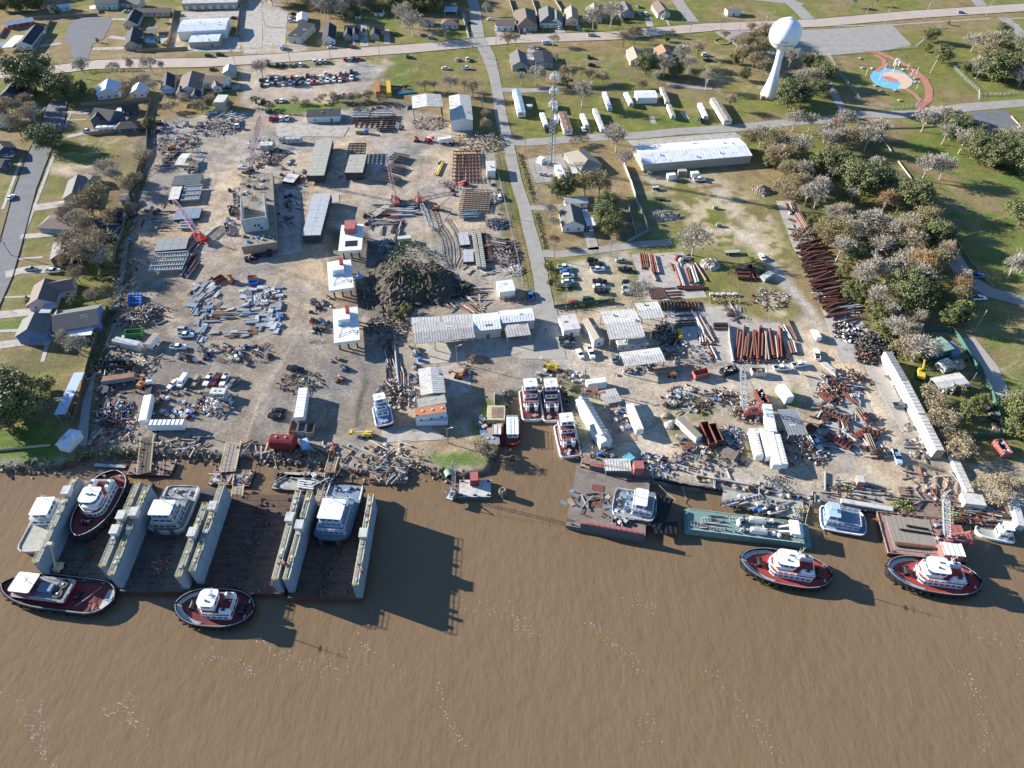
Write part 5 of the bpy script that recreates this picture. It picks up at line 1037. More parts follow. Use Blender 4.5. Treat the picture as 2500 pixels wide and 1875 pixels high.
for sx in(-1,1):
 for sy in(-1,1):mb=MB().box((sx*(L/2-.2),sy*(Wd/2-.2),1.3),(.2,.2,2.6),'wood');mb.obj('post',g_)
x,y,_=P(a0,1655,430);pl=thing('swimming_pool','blue kidney shaped swimming pool with a pale surround','swimming pool',(x,y,0));mb=MB();mb.prism([(-9,-7),(9,-7),(10,6),(3,9),(-9,7)],.02,.16,'concrete');mb.obj('pool_surround',pl);mb=MB();mb.prism([(5.5*cos(k/14*6.28)*(1+.2*sin(2*k/14*6.28)),5*sin(k/14*6.28))for k in range(14)],.1,.2,'pool');mb.obj('pool_water',pl)
x,y,_=P(a0,85,488);pl=thing('above_ground_pool','round teal above ground pool in the far left back garden','pool',(x,y,0));mb=MB();mb.lathe([(4.3,0),(4.4,1.2),(4.1,1.25)],'wall_blue',24);mb.obj('pool_wall',pl);mb=MB();mb.lathe([(4.0,1.15),(.05,1.27)],'pool_teal',24);mb.obj('pool_water',pl)
mbd(a0,(1955,40),(2560,25),(2580,-180),4.5,'beige storage building with a row of white roller doors at the top edge','roofL','wallT',1,doors=7,win=False,name='storage_building')
mbd(a0,(1910,345),(2435,320),(2460,190),6,'large white metal workshop with a shallow gable roof beside the top road','roofW','wallW',1,win=False,name='workshop')
mbd(a0,(2030,460),(2360,445),(2372,355),4,'smaller white flat roofed shop in front of the large workshop','roofW','wallT',.3,name='workshop')
HS(a0,[(190,830,60,985,13,4.5,8,0)],'dark green roofed two storey house at the left edge below the top road','wall_dark_blue','shD')
HS(a0,[(1165,850,1140,960,13,3.6,6.4,0,'roofB')],'white house with a silvery blue tin roof behind the great oak','wallW','roofB')
HS(a0,[(1505,885,1470,965,9,3.2,5.4,0,'roofW')],'small pale house with a white tin roof beside the tin roofed house','wallW','roofW')
HS(a0,[(1805,775,1790,910,8,3.4,6,0)],'narrow white house with a black roof south of the top road','wallW','shD',extras=[awning(a0,(1765,930),(1755,1000),(1835,1005),2.8,'roofB')])
HS(a0,[(2075,765,2030,930,14,3.6,6.2,0)],'large brown and black roofed house at the bend of the yard entrance','wallW','shB')
HS(a0,[(1945,925,1940,985,6,3,5,0)],'tiny white gabled cottage left in the cottage row','wallW','shD')
HS(a0,[(2110,955,2095,1020,6,3,5,0)],'tiny grey gabled cottage with porch in the cottage row','wallG','shD',extras=[awning(a0,(1910,1060),(2130,1050),(2135,1095),2.6,'shT')])
HS(a0,[(1020,1165,1240,1200,12,5.2,8.2,0),(1060,1180,1030,1250,8,5,7.4),(1310,1140,1480,1120,8,3,5)],'navy two storey house with black roof inside the wooden fence','wall_dark_blue','shD',extras=[awning(a0,(1270,1165),(1375,1165),(1360,1265),3,'roofW')])
HS(a0,[(1300,1320,1420,1310,8.5,3,5,.8)],'hip roofed brown garage behind the white motorhome','wall_dark_blue','shB','garage',name='garage')
HS(a0,[(-40,1200,10,1260,12,3.4,6,0)],'white and red house cut by the left edge beside the brown trees','wallW','shG')
HS(a0,[(-30,1520,40,1590,11,3.2,5.6,0)],'dark blue roofed house at the left edge of the side street','wall_dark_blue','shD')
HS(b0,[(838,228,775,425,11,3.2,5.8,0),(930,210,1000,240,8,3,5)],'grey roofed house with lean-to under the brown oak by the sandy lot','wallT','shG')
HS(b0,[(520,700,960,725,11,3,4.8,.6)],'long low house with a faded brown hip roof','wallG','shB')
HS(b0,[(1010,740,1170,770,9,3,5,.6)],'black roofed outbuilding behind the brown roofed long house','wallG','shD','shed',name='shed')
HS(b0,[(678,895,640,1080,10,4.6,7,0)],'black house with three dormer wells in its charcoal roof','car_black','shG')
HS(b0,[(487,1350,405,1570,11,3.4,6,0),(500,1405,780,1355,9,3.4,5.6,0)],'pinkish house with brown T shaped roof and grey car port','wall_pink','shB',extras=[awning(b0,(565,1510),(680,1510),(640,1720),2.8,'steelL')])
HS(b0,[(1290,455,1370,450,6,2.8,3.6,0)],'white garden shed with pale blue lean-to along the yard fence','wallW','shB','shed',name='shed')
HS(b0,[(1235,630,1330,635,5,2.6,3.8,0)],'tan garden shed with a dark roof near the yard fence','wallT','shD','shed',name='shed')
HS(b0,[(-60,60,50,70,9,3,5,0)],'house cut by the left edge across the side street','wall_dark_blue','shD')
HS(c0_,[(560,95,1050,15,13,4.2,7.0,0),(375,55,290,240,12,4.2,7.2,0),(620,25,600,110,6,4.2,6.6,0)],'big royal blue house with a dark grey cross gabled roof by the yard fence','wall_blue','shG',extras=[awning(c0_,(755,205),(1030,180),(1000,295),3,'roofW')])
mbd(c0_,(800,710),(915,703),(800,1148),3.6,'long narrow carport with a pale blue flat roof beside the yard fence','roofB','wallW',.0,open_=True,mono=True,ribs=0,name='carport')
mbd(c0_,(592,1490),(722,1520),(752,1312),3.2,'small white flat roofed pump house on the river bank','roofW','wallW',0,mono=True,ribs=0,win=False,name='pump_house',cat='shed')
HS(a1,[(1050,125,1045,205,8,3.4,4.6,0,'roofW')],'small grey garage with a pale gable roof beside the concrete forecourt','wallG','roofW','garage',name='garage')
mbd(a1,(890,388),(1025,400),(1030,245),5,'cream corner shop with a black flat roof at the concrete forecourt','shD','wall_cream',0,mono=True,ribs=0,name='corner_shop',cat='shop')
x,y,L,Wd,an=rect(a1,(1090,250),(1145,250),(1145,310),2.6);g_=thing('carport','small bright red roofed carport beside the corner shop','carport',(x,y,0),an);mb=MB().box((0,0,2.55),(L,Wd,.14),'redF');mb.obj('roof',g_)
for sx in(-1,1):
 for sy in(-1,1):mb=MB().box((sx*(L/2-.2),sy*(Wd/2-.2),1.24),(.15,.15,2.48),'trim');mb.obj('post',g_)
HS(a1,[(1345,240,1330,385,9,3.4,6.2,0)],'white cottage with steep black roof, left of the grey gabled cottages','wallW','shD')
HS(a1,[(1510,275,1675,275,9,3.2,5.6,0),(1540,285,1535,355,5.5,3,5.2),(1615,282,1617,350,5.5,3,5.2)],'grey cottage with two small front gables south facing the top road','wallG','shD')
HS(a1,[(1785,265,1935,265,9,3.2,5.6,0),(1830,290,1830,350,6.5,3,5.2)],'grey cottage with one front gable beside the long driveway','wallG','shD')
HS(a1,[(1545,120,1600,125,5,2.6,4,0)],'little orange brown shed behind the grey cottages','wood','shingle_orange','shed',name='shed')
HS(a1,[(1620,135,1680,135,5,2.6,4,0)],'little white shed with black roof behind the grey cottages','wallW','shD','shed',name='shed')
HS(a1,[(1830,95,1925,100,6,3,4.4,0)],'dark roofed shed among the bare trees north of the cottages','wallW','shD','shed',name='shed')
HS(a1,[(10,815,235,825,12,3.6,5.8,0),(110,870,125,920,6,3,4.6)],'wide brown roofed cottage at the corner of the yard entrance','wallW','shB')
HS(a1,[(265,690,250,760,8,3.4,5,0,'steelL')],'tin roofed shed between the power pole and the brown roofed cottage','wallG','steelL','shed',name='shed')
mbd(a1,(90,1105),(205,1105),(215,1025),6,'beige windowless block house beside the bare tree thicket','roofL','wallT',0,mono=True,ribs=0,win=False,name='block_house',cat='shed')
mbd(a1,(1092,1268),(1455,1255),(1450,1172),3.4,'long white site office with black roof panels in white frames','shD','wallW',0,mono=True,ribs=7.5,name='site_office',cat='office')
HS(a2,[(100,190,262,195,8,3,4.6,0)],'pale green cottage with brown roof behind the large bare tree','wall_green','shB')
HS(a2,[(400,210,470,210,10,3,5,.8)],'small pale green cottage with a brown hip roof at the street corner','wall_green','shB',extras=[awning(a2,(370,125),(510,125),(500,68),2.8,'roofB')])
HS(a2,[(925,215,1130,210,13,4,5.6,0)],'long grey brown gabled house at the street corner','wallW','shB')
HS(a2,[(1245,80,1265,190,15,3.6,7.4,.75)],'large brown hip roofed house with attached garage','wallT','shB')
HS(a2,[(1490,60,1500,170,13,3.8,7.4,.5),(1585,95,1590,200,9,3.6,6.6,0,'shG')],'big white house with grey roof and front garage gable','wallW','shG')
HS(a2,[(1745,55,1755,175,10,3.6,6.6,0,'shT')],'white house with tan hip roof and arched front porch','wallW','shT')
HS(a2,[(1990,30,2000,130,12,3.6,7,0,'shT')],'cream house half hidden behind two tall bare trees','wall_cream','shT')
HS(a2,[(1165,535,1195,665,11,3.4,6,0)],'grey gabled house south of the top road junction','wallG','shG')
HS(a2,[(1430,545,1455,665,12,3.4,4.4,0)],'low house with a near-black flat gable roof and white front porch','wallG','shD',extras=[awning(a2,(1385,690),(1545,690),(1540,655),3,'wall_cream')])
HS(a3,[(105,10,150,100,11,3.6,6.4,0),(110,95,190,95,7,3.2,5.2)],'grey house with white front porch at the upper left of the top road','wallG','shG')
HS(a3,[(470,0,545,100,10,3.4,6.2,0),(520,120,560,130,5,3,4.8)],'white house with a rusty brown roof at the side road','wallW','shB')
mbd(a3,(1225,118),(1375,110),(1365,75),4,'small white cubic building alone on the brown field','shB','wallW',0,mono=True,ribs=0,name='cabin')
HS(a3,[(200,500,250,620,9,3.2,5.6,0),(250,555,400,530,8,3.2,5.2,0)],'pale pink brown roofed house behind the dark oak','wall_pink','shT')
HS(a3,[(515,475,560,555,11,3.6,6.2,0)],'blue walled house with an orange brown roof slope among bare trees','wall_blue','shingle_orange')
mbd(b3,(318,118),(1490,22),(1408,-175),4.6,'huge low white metal shed beside the side road','roofW','wallT',1.2,ribs=2.0,win=False,name='warehouse')
HS(b2,[(1815,-40,1930,65,13,3.2,5.6,.6)],'tan hip roofed house behind the mobile mast','wallG','shT',extras=[awning(b2,(1690,10),(1760,215),(1825,215),3,'roofL')])
HS(b2,[(1735,540,1775,730,11,3.6,6.2,0),(1670,490,1925,480,6,3,3.8,0,'steelL')],'white house with tan and black roof slopes facing the street','wallW','shG',extras=[awning(b2,(1850,610),(1885,690),(1950,685),2.9,'roofB'),awning(b2,(1885,690),(1915,780),(2012,775),2.9,'roofW')])
mbd(b2,(830,190),(932,186),(915,78),4.2,'small white flat roofed kiosk against the street fence','roofL','wallW',0,mono=True,ribs=0,win=False,name='gate_hut',cat='hut')
mbd(b2,(965,1500),(1145,1478),(1110,1360),4,'white flat roofed yard office beside the street fence','roofW','wallW',0,mono=True,ribs=0,win=False,name='yard_office',cat='office')
mbd(c2_,(45,400),(708,330),(672,128),5,'long grey corrugated roof workshop, left half of the workshop range','roofG','wallT',.6,ribs=1.0,open_=True,name='workshop')
mbd(c2_,(15,190),(325,175),(318,100),4.6,'open white framed rack roof behind the grey workshop, left one','whiteD','wallT',0,mono=True,ribs=1.2,open_=True,name='pipe_rack_roof',cat='rack');mbd(c2_,(352,180),(670,150),(662,68),4.6,'open white framed rack roof behind the grey workshop, right one','whiteD','wallT',0,mono=True,ribs=1.2,open_=True,name='pipe_rack_roof',cat='rack')
mbd(c2_,(700,262),(992,232),(985,52),4.6,'white metal workshop with small windows, middle of the workshop range','roofW','wall_cream',.5,ribs=1.1,name='workshop')
mbd(c2_,(985,175),(1352,142),(1328,10),4.6,'white metal roof, right end of the workshop range','roofW','wall_cream',.5,ribs=1.1,name='workshop')
mbd(c2_,(1050,328),(1310,298),(1340,150),4.0,'grey corrugated canopy with a white edge in front of the workshop range','roofG','wallT',.2,ribs=1.1,open_=True,name='canopy')
mbd(c2_,(120,955),(388,925),(330,642),5.6,'tall brown grey corrugated shop with a ribbed left lean-to','roofL','wallT',.5,ridge='y',ribs=1.1,win=False,name='workshop')
mbd(c2_,(95,1090),(402,1030),(388,935),5.4,'grime stained flat roofed annex below the tall shop','bdeck','wallT',0,mono=True,ribs=0,win=False,name='annex')
lbx(c2_,55,1135,390,1085,4.0,5.4,'long container with a faded orange roof below the stained annex','wallW','orange',win=True,name='office_container',cat='container')
mbd(c2_,(60,1240),(415,1225),(410,1160),2.6,'low pale blue block in front of the orange roofed container','roofB','wallW',0,mono=True,ribs=0,win=False,name='lean_to',cat='shed')
mbd(c2_,(1660,255),(1850,230),(1800,72),4,'square cream roofed gate office at the yard entrance','roofL','wallW',0,mono=True,ribs=0,name='gate_office',cat='office')
mbd(c2_,(1990,362),(2112,335),(2042,108),4,'narrow beige gabled office with two end windows','shT','wallW',.9,ridge='y',ribs=0,name='office')
mbd(c2_,(2160,352),(2545,318),(2450,15),6,'wide pale corrugated roof workshop beside the narrow office','roofL','wallT',.8,ribs=1.1,open_=True,name='workshop')
mbd(c3_,(292,135),(540,112),(480,-65),6,'pale corrugated roof canopy adjoining the wide workshop','roofL','wallT',.5,ribs=1.1,open_=True,name='canopy')
mbd(c3_,(115,645),(555,588),(510,432),4.6,'pale corrugated canopy with parked machines below it, by the dirt road','roofL','wallT',.4,ribs=1.0,open_=True,name='canopy')
lbx(c3_,30,385,345,355,3.6,3.4,'curved white hut under the edge of the wide workshop','whiteD','whiteD',round_=True,win=True,name='cabin',cat='hut')
mbd(c2_,(2062,1480),(2200,1440),(2002,930),3.8,'long white gabled store with a tin roof by the inlet','roofL','wallW',.8,ridge='y',ribs=1.5,win=False,name='store')
mbd(c2_,(2110,1050),(2290,1015),(2240,870),4.2,'grey corrugated canopy right of the long white store','roofG','wallT',.2,ribs=1.0,open_=True,name='canopy')
mbd(c2_,(1870,940),(2042,925),(2030,852),3.6,'patched rusty lean-to at the top of the long white store','roof_rust','wallT',0,mono=True,ribs=1.0,open_=True,name='lean_to',cat='shed')
mbd(c3_,(1882,1385),(2092,1375),(1985,1095),4.6,'dark slate corrugated shed between the white tanks and the scrap slab','steel','wallT',.3,ribs=1.0,open_=True,name='shed')
mbd(c4_,(1232,510),(1462,450),(1378,302),4.5,'green metal shed inside the green fence','green_roof','green_wall',.4,ribs=0,open_=False,win=False,name='shed')
mbd(c4_,(1440,505),(1552,488),(1490,358),3.4,'small slate blue lean-to against the green shed','steelB','steelB',0,mono=True,ribs=0,win=False,name='lean_to',cat='shed')
mbd(c4_,(1305,885),(1622,820),(1530,700),4,'pale roofed open shed south of the white boat hull','roofL','wallW',.3,ribs=0,open_=True,name='shed')
mbd(a2,(32,1175),(358,1155),(340,1020),11.5,'tall open crane hall with pale roof on steel columns','roofL','wallT',1.0,ridge='y',ribs=2,open_=True,posts_mt='rustD',name='crane_hall',cat='industrial hall')
mbd(a2,(440,1308),(685,1298),(640,1030),6,'white metal hall with a pale gable roof by the street','roofL','wallW',1.0,ridge='y',ribs=2,win=False,name='hall',cat='industrial hall')
mbd(b0,(1885,125),(1985,125),(1990,0),3.2,'slanted pale tarpaulin shelter in the upper left of the yard','roofL','wallT',.6,ribs=0,open_=True,name='shelter')
lbx(a2,1150,960,1210,1205,4.6,3.8,'long white and blue single wide mobile home by the street','wallW','roofB',win=True,roofpitch=.5,name='mobile_home')
lbx(a2,1650,1205,1715,1400,4.6,3.6,'white mobile home with a streaky rust red roof','wallW','roof_rust',win=True,roofpitch=.4,ribs='whiteD',name='mobile_home')
lbx(a3,1080,1050,1230,1290,4.6,3.6,'cream mobile home with tan roof and side porch near the water tower','wallW','shT',win=True,roofpitch=.4,name='mobile_home')
for T,x1,y1,x2,y2,lb,rf in[(a2,1430,1215,1475,1340,'white rounded camper trailer left of the mast','white'),(a2,1865,1225,1915,1345,'white camper trailer beside a grey wooden hut','white'),(a2,2000,1170,2090,1390,'large weathered camper with slide-outs, right of the white camper','whiteD'),(a2,2105,990,2165,1160,'white camper with black windows on the grass, farthest right before the white tank trailer','white'),(a2,1555,1080,1575,1165,'white camper half hidden behind the mobile mast','white'),(a3,125,995,185,1110,'short white camper beside the white metal garage','white'),(a3,515,940,575,1090,'long camper with dark striped roof beside the garage','shT'),(a3,590,1125,640,1245,'beige roofed camper on a concrete pad','shT'),(a3,925,1110,990,1250,'white camper hitched to a black pickup','white')]:
 lbx(T,x1,y1,x2,y2,2.7,3.1,lb,'white',rf,win=True,wheels='mid',round_=True,name='camper_trailer',cat='camper')
mbd(a3,(245,1060),(472,1055),(465,975),3.6,'white metal garage among the campers','roofW','wallW',.6,ribs=0,win=False,name='garage')
lbx(a2,1265,1130,1325,1130,3,2.8,'small wooden garden shed with pale roof beside the blue and white mobile home','wood','roofW',roofpitch=.5,name='shed')
lbx(a2,1580,1235,1585,1290,3,2.8,'small white shed between camper and red roofed mobile home','white','white',roofpitch=.5,name='shed')
lbx(a0,1035,1370,1255,1355,3,3.3,'long white motorhome parked beside the navy house','white','white',win=True,wheels='mid',round_=True,name='motorhome')
for T,x1,y1,x2,y2,w,h,lb,bo,tp_ in[(b3,575,225,660,215,2.6,3.0,'white box trailer in front of the huge white shed','white','white'),(b3,690,180,785,178,2.6,3.0,'stained brown topped box between the two white box trailers','woodG','bdeck'),(b3,830,205,912,198,2.6,3.0,'white box trailer beside the white pickup on the brown grass','white','white')]:
 lbx(T,x1,y1,x2,y2,w,h,lb,bo,tp_,name='box_trailer',cat='trailer')
lbx(a1,1866,872,1870,990,2.6,2.7,'salmon orange shipping container at the grass edge','orange','orange',ribs=True);lbx(a1,1983,870,1990,1000,2.6,2.9,'yellow shipping container beside the salmon orange one','yellow','yellow',ribs=True)
lbx(c2_,1915,810,2120,780,3.0,3.2,'white tank-like container at the top of the long white store','white','white',round_=True)
lbx(c3_,165,1045,280,1320,2.7,3.6,'white box trailer right of the grey canopy by the inlet','white','white',wheels=True,name='semi_trailer',cat='trailer')
lbx(c3_,1800,830,1905,970,3.0,3.6,'white container with panelled roof beside the dirt road bend','white','white')
lbx(c3_,700,1185,920,1400,2.7,3.6,'white semi trailer with a brown timber roof on the grass','whiteD','woodG',wheels=True,name='semi_trailer',cat='trailer')
lbx(c3_,1680,1345,1765,1700,3.0,3.8,'white tank trailer with yellow hatches nearest the slate shed','white','white',round_=True,wheels=True,name='tank_trailer',cat='trailer')
lbx(c3_,1655,1045,1715,1340,3.2,4.0,'long white tank trailer behind the other tank trailers','white','white',round_=True,wheels=True,name='tank_trailer',cat='trailer')
for x1,y1,x2,y2,l in((1500,1310,1575,1600,'leftmost white tank trailer with yellow catwalk'),(1605,1305,1685,1610,'middle white tank trailer with yellow catwalk'),(1755,1370,1840,1690,'rightmost white tank trailer with yellow hatches')):
 rt=lbx(c3_,x1,y1,x2,y2,2.6,3.7,l,'white','white',round_=True,wheels=True,name='tank_trailer',cat='trailer');mb=MB()
 L_=rt.children[0].dimensions.x if 0 else 14
 for k in range(10):mb.box((-5+k*1.15,.4,3.78),(.35,.5,.12),'yellow')
 mb.obj('catwalk',rt)
lbx(c0_,1230,340,1500,395,2.8,3.2,'grey dump body lying beside the green waste container','whiteD','steelL',name='box_shell')
DM(c0_,1345,265,1530,255,3.0,2.4,'long green waste container full of offcuts in the left yard','green_dumpster')
DM(c0_,1110,610,1420,600,3.0,2.2,'dark red open barge box full of scrap drums','rustD',['whiteD','blue','steelD','steelL'])
lbx(c0_,1105,775,1450,725,3.2,2.6,'rusty orange topped grey tank trailer body','steel','roof_rust',round_=True,wheels=True,name='tank_trailer',cat='trailer')
lbx(c0_,1600,945,1540,1220,3.0,3.6,'upright white tank trailer at the left of the van row','white','white',round_=True,wheels=True,name='tank_trailer',cat='trailer')
lbx(c0_,1600,1245,1985,1240,3.0,3.6,'white tank trailer with four dark seams lying across','white','white',round_=True,ribs='steelD',wheels=True,name='tank_trailer',cat='trailer')
lbx(c0_,1590,395,1690,280,2.6,3.4,'white box truck parked askew beside the green container','white','shT',wheels=True,name='box_truck',cat='truck')
lbx(c1_,1065,870,1015,1190,3.2,4.2,'tall white semi trailer at the centre of the grey yard','white','white',wheels=True,ribs=True,name='semi_trailer',cat='trailer')
for k,(x1,y1,x2,y2)in enumerate(((975,1215,945,1340),(1060,1225,1035,1345),(1150,1235,1125,1355))):DM(c1_,x1,y1,x2,y2,2.7,2.4,('leftmost','middle','rightmost')[k]+' of the three open tipper bodies below the white semi trailer',('rustL','steel','woodG')[k])
tank(c1_,680,1395,970,1415,2.6,'large dark red tarpaulin covered tank beside the bridge','red_dark',zc=2.9)
lbx(c1_,1060,1420,1085,1500,2.8,2.6,'small pale blue roofed skip right of the red tank','blue_light','roofB',name='shed')
lbx(c1_,60,900,225,905,3.2,3.2,'grey roofed cabin below the row of pickups','whiteD','roofL',win=True,name='cabin')
x,y,_=P(c1_,140,1050,0);heap(c1_,135,1045,6,3.4,160,['white','whiteD','steelL','white','steelD'],'white folded machinery and panels heaped below the grey cabin','machinery_pile','mix')
DM(c3_,1560,885,1640,1030,2.8,2.6,'red and black open waste container at the dirt road','rustR',['black','steelD','white']);DM(c3_,860,715,1020,680,2.9,2.4,'faded red empty waste container below the canopies','redF');DM(c3_,1165,690,1320,640,2.9,2.2,'black waste container filled with twisted metal','black',['steelL','whiteD','rust']);DM(c3_,1485,680,1640,680,2.9,2.2,'white rimmed waste container filled with rusty scrap','whiteD',['rust','rustD','rustL'])
DM(c3_,970,1235,1070,1470,2.8,3.0,'long rust red open trailer beside the timber topped trailer','rustR');DM(c3_,1060,1255,1145,1440,2.6,3.0,'dark open rusty trailer, right one of the pair','rustD')
DM(c4_,1935,1425,2050,1575,3.0,2.4,'pink rimmed waste container full of scrap outside the green fence','redF',['white','steel','rustL','blue_light'])
lbx(c3_,125,1590,190,1650,3.2,2.6,'teal striped container roof by the barge landing','teal','cyan',ribs='whiteD')
mbd(d3,(-100,110),(185,110),(215,-20),3.2,'pale ribbed roof shelter on the landing beside the red hopper','roofL','wallT',0,mono=True,ribs=.9,open_=True,name='shelter')
x,y,_=P(d3,240,160,0);hp=thing('hopper','dark pink steel hopper on legs at the landing','hopper',(x,y,0));mb=MB().box((0,0,4.2),(3.2,3.2,3.6),'redF');mb.box((0,0,2.1),(1.6,1.6,.8),'redF');mb.obj('bin',hp)
for sx in(-1,1):
 for sy in(-1,1):mb=MB().bar((sx*1.4,sy*1.4,0),(sx*1.4,sy*1.4,2.5),.15,'red_dark');mb.obj('leg',hp)
for k,(x1,y1,x2,y2)in enumerate(((745,478,922,785),(926,792,1112,1150),(1116,1158,1312,1548))):lbx(c4_,x1,y1,x2,y2,3.1,4.4,('upper','middle','lower')[k]+' of the three long white cargo hoppers standing end to end','white','whiteD' if k else 'steel',ribs='rustL',round_=True,name='cargo_hopper',cat='hopper',end='rustL')
lbx(d4,1450,-60,1635,340,2.6,1.6,'narrow white ribbed gangway running down to the bank','white','whiteD',ribs=True,name='gangway')
lbx(c4_,40,590,215,740,2.6,.5,'long white steel trough lying beside the road','whiteD','whiteD',name='steel_trough',cat='trough')
lbx(c4_,1330,560,1430,640,5,3.2,'white deckhouse shell with yellow edge inside the green fence','whiteD','bdeck',win=True,name='deckhouse_shell',cat='deckhouse')
lbx(c4_,1440,600,1560,600,3.6,2.2,'open white frame beside the deckhouse shell','whiteD','rustL',ribs=True,name='deckhouse_shell',cat='deckhouse')
def HK(T,a,b,c,h,label,mt='bdeck',side='steelD',lift=1.2,bulk=True,name='hull_section'):
 x,y,L,Wd,ang=rect(T,a,b,c,h);root=thing(name,label,'hull section',(x,y,0),ang);mb=MB().box((0,0,(h+lift)/2-.05),(L-.1,Wd-.1,h-lift-.1),side);mb.obj('side_shell',root)
 nx,ny=max(2,int(L/3.4)),max(2,int(Wd/3.4));mb=MB().box((0,0,0),(L/nx-.09,Wd/ny-.09,.10),mt);pm=mb.mesh('deck_plate');q=random.Random(int(x*5))
 for i in range(nx):
  for j in range(ny):inst(pm,'deck_plate',root,(-L/2+(i+.5)*L/nx,-Wd/2+(j+.5)*Wd/ny,h-.04+q.uniform(-.015,.015)),0)
 mb=MB().box((0,0,0),(1.2,1.2,lift),'woodD');bm=mb.mesh('support_block')
 for i in(-.42,-.14,.14,.42):
  for j in(-.4,.4):inst(bm,'support_block',root,(L*i,Wd*j,lift/2),0)
 return root,L,Wd
hb,L1,W1=HK(b1,(395,1010),(775,955),(700,205),5.4,'largest rust edged hull section with a half built deckhouse on it',mt='deck_worn',side='rustL')
x,y,L,Wd,ang=rect(b1,(430,872),(690,832),(640,510),6.2);mb=MB();cx_,cy_=V3((x,y,0))-hb.location.xy.to_3d(),0
rot=Matrix.Rotation(-hb.rotation_euler.z,3,'Z');p0=rot@V3((x-hb.location.x,y-hb.location.y,0));ra=ang-hb.rotation_euler.z
for sgn,ln,nm in((-1,Wd,'w'),(1,Wd,'e'),(0,L,'s')):
 mb=MB()
 if nm=='s':o_=rot@V3((0,0,0));mb.box((p0 .x+sin(ra)*Wd*.42,p0 .y-cos(ra)*Wd*.42,9.0),(L,.3,7.0),'steelL',ra);
 else:mb.box((p0 .x+sgn*cos(ra)*L/2,p0 .y+sgn*sin(ra)*L/2,8.4),(.3,Wd*.86,5.8),'steelL',ra)
 mb.obj('bulkhead',hb)
for u,v in((.0,8.6),(1.6,8.4),(2.4,6.9)):mb=MB().box((p0 .x+sin(ra)*Wd*.42+u*cos(ra)+sin(ra)*.17,p0 .y-cos(ra)*Wd*.42+u*sin(ra)-cos(ra)*.17,v),(.9,.08,1.0),'black',ra);mb.obj('opening',hb)
js(b1,[(380,240),(690,220),(700,500),(400,600)],34,dict(machine=3,steel_plate=2,cable_spool=1,steel_rack=1,pallet=1),'on the largest hull section',z=5.4,smin=.5,smax=.9)
js(b1,[(420,900),(760,880),(770,940),(420,980)],14,dict(machine=3,steel_plate=2,crate=2),'at the front edge of the largest hull section',z=5.4,smin=.5,smax=.8)
HK(b1,(1045,885),(1250,880),(1240,430),4.8,'long pale hull section right of the largest one','steelL')
HK(b1,(1093,240),(1290,234),(1285,-150),4.6,'mottled hull section at the back of the yard','bdeck')
HK(b1,(1510,205),(1705,203),(1718,10),4.6,'half plated hull section, its near part with pale deck','bdeck')
grid(b1,(1530,20),(1722,15),(1725,-110),4.2,5,8,'steelD','open ribbed frame of the half plated hull section',sec=(.25,.6))
for k in range(3):grid(b1,(1895+k*40,265-k*105),(2040+k*50,320-k*115),(2090+k*60,250-k*115),1.6,10,4,'steelD','dark ribbed hull panel of the slanting stack, '+('nearest','middle','farthest')[k],name='ribbed_section',cat='hull section',sec=(.3,.4))
HK(b0,(1665,1055),(2010,1025),(2030,900),2.4,'wide pale steel deck panel left of the red crane','deck_grey');grid(b0,(1600,1265),(1960,1245),(1985,1060),2.2,14,5,'steelL','bluish grid of deck stiffeners below the pale deck panel',cat='hull panel',name='stiffener_grid')
grid(b0,(1850,345),(2165,325),(2185,225),1.6,4,10,'steel','dark grid of beams in the left yard, upper one',name='stiffener_grid',cat='hull panel');grid(b0,(1945,505),(2140,490),(2150,340),2.0,14,4,'steelL','ribbed blue grey hull panel above the lattice boom',name='stiffener_grid',cat='hull panel')
HK(b0,(1815,500),(1930,490),(1930,355),2.6,'sloping pale hatch cover beside the ribbed panel','roofL');HK(b0,(1870,715),(2150,695),(2160,580),1.6,'bluish deck plates under the lattice boom','steelB',lift=.5)
grid(b0,(1920,805),(2040,800),(2040,710),1.2,8,4,'steelL','small ribbed panel under the lattice boom',name='stiffener_grid',cat='hull panel')
HK(b1,(830,300),(955,315),(975,220),1.5,'small slatted grey panel right of the largest hull section','roofL',lift=.5);HK(b1,(1785,655),(1845,680),(1890,530),1.0,'narrow grey slab below the pink crane boom','bdeck',lift=.4)
grid(b2,(465,285),(770,278),(720,-30),1.3,9,9,'rust','rusty beam grid along the street fence, upper one');grid(b2,(530,600),(850,610),(800,390),1.3,9,11,'rustL','rusty beam grid along the street fence, lower one')
grid(b2,(540,690),(740,680),(735,610),1.5,10,4,'steelB','blue ribbed rack below the lower beam grid',name='ribbed_rack',cat='rack')
HK(b2,(545,990),(655,980),(625,845),1.4,'square pale panel in the row of panels, upper one','steelL',lift=.5);HK(b2,(580,1170),(695,1165),(680,1035),1.4,'square pale panel in the row of panels, lower one','steelL',lift=.5)
for k,(x1,y1,x2,y2)in enumerate(((690,830,750,1220),(745,820,805,1225))):lbx(b2,x1,y1,x2,y2,1.9,1.6,('left','right')[k]+' one of two long planked walkway sections','bdeck','bdeck',ribs='woodD',name='walkway_section',cat='walkway')
grid(b2,(800,1160),(900,1150),(850,860),1.2,8,3,'rust','narrow rusty frame right of the walkway sections');grid(a1,(1575,1340),(2030,1345),(2050,1230),1.6,9,6,'rustD','dark rusty frame below the pipe racks');grid(a1,(1585,1265),(1755,1262),(1755,1210),2.4,14,3,'steelL','pale ribbed rack left of its twin',name='ribbed_rack',cat='rack');grid(a1,(1825,1250),(2010,1248),(2010,1195),2.4,14,3,'steelL','pale ribbed rack right of its twin',name='ribbed_rack',cat='rack')
grid(a1,(1860,1405),(2030,1405),(2030,1365),1.2,8,3,'steelD','low ribbed frame in front of the dark rusty frame')
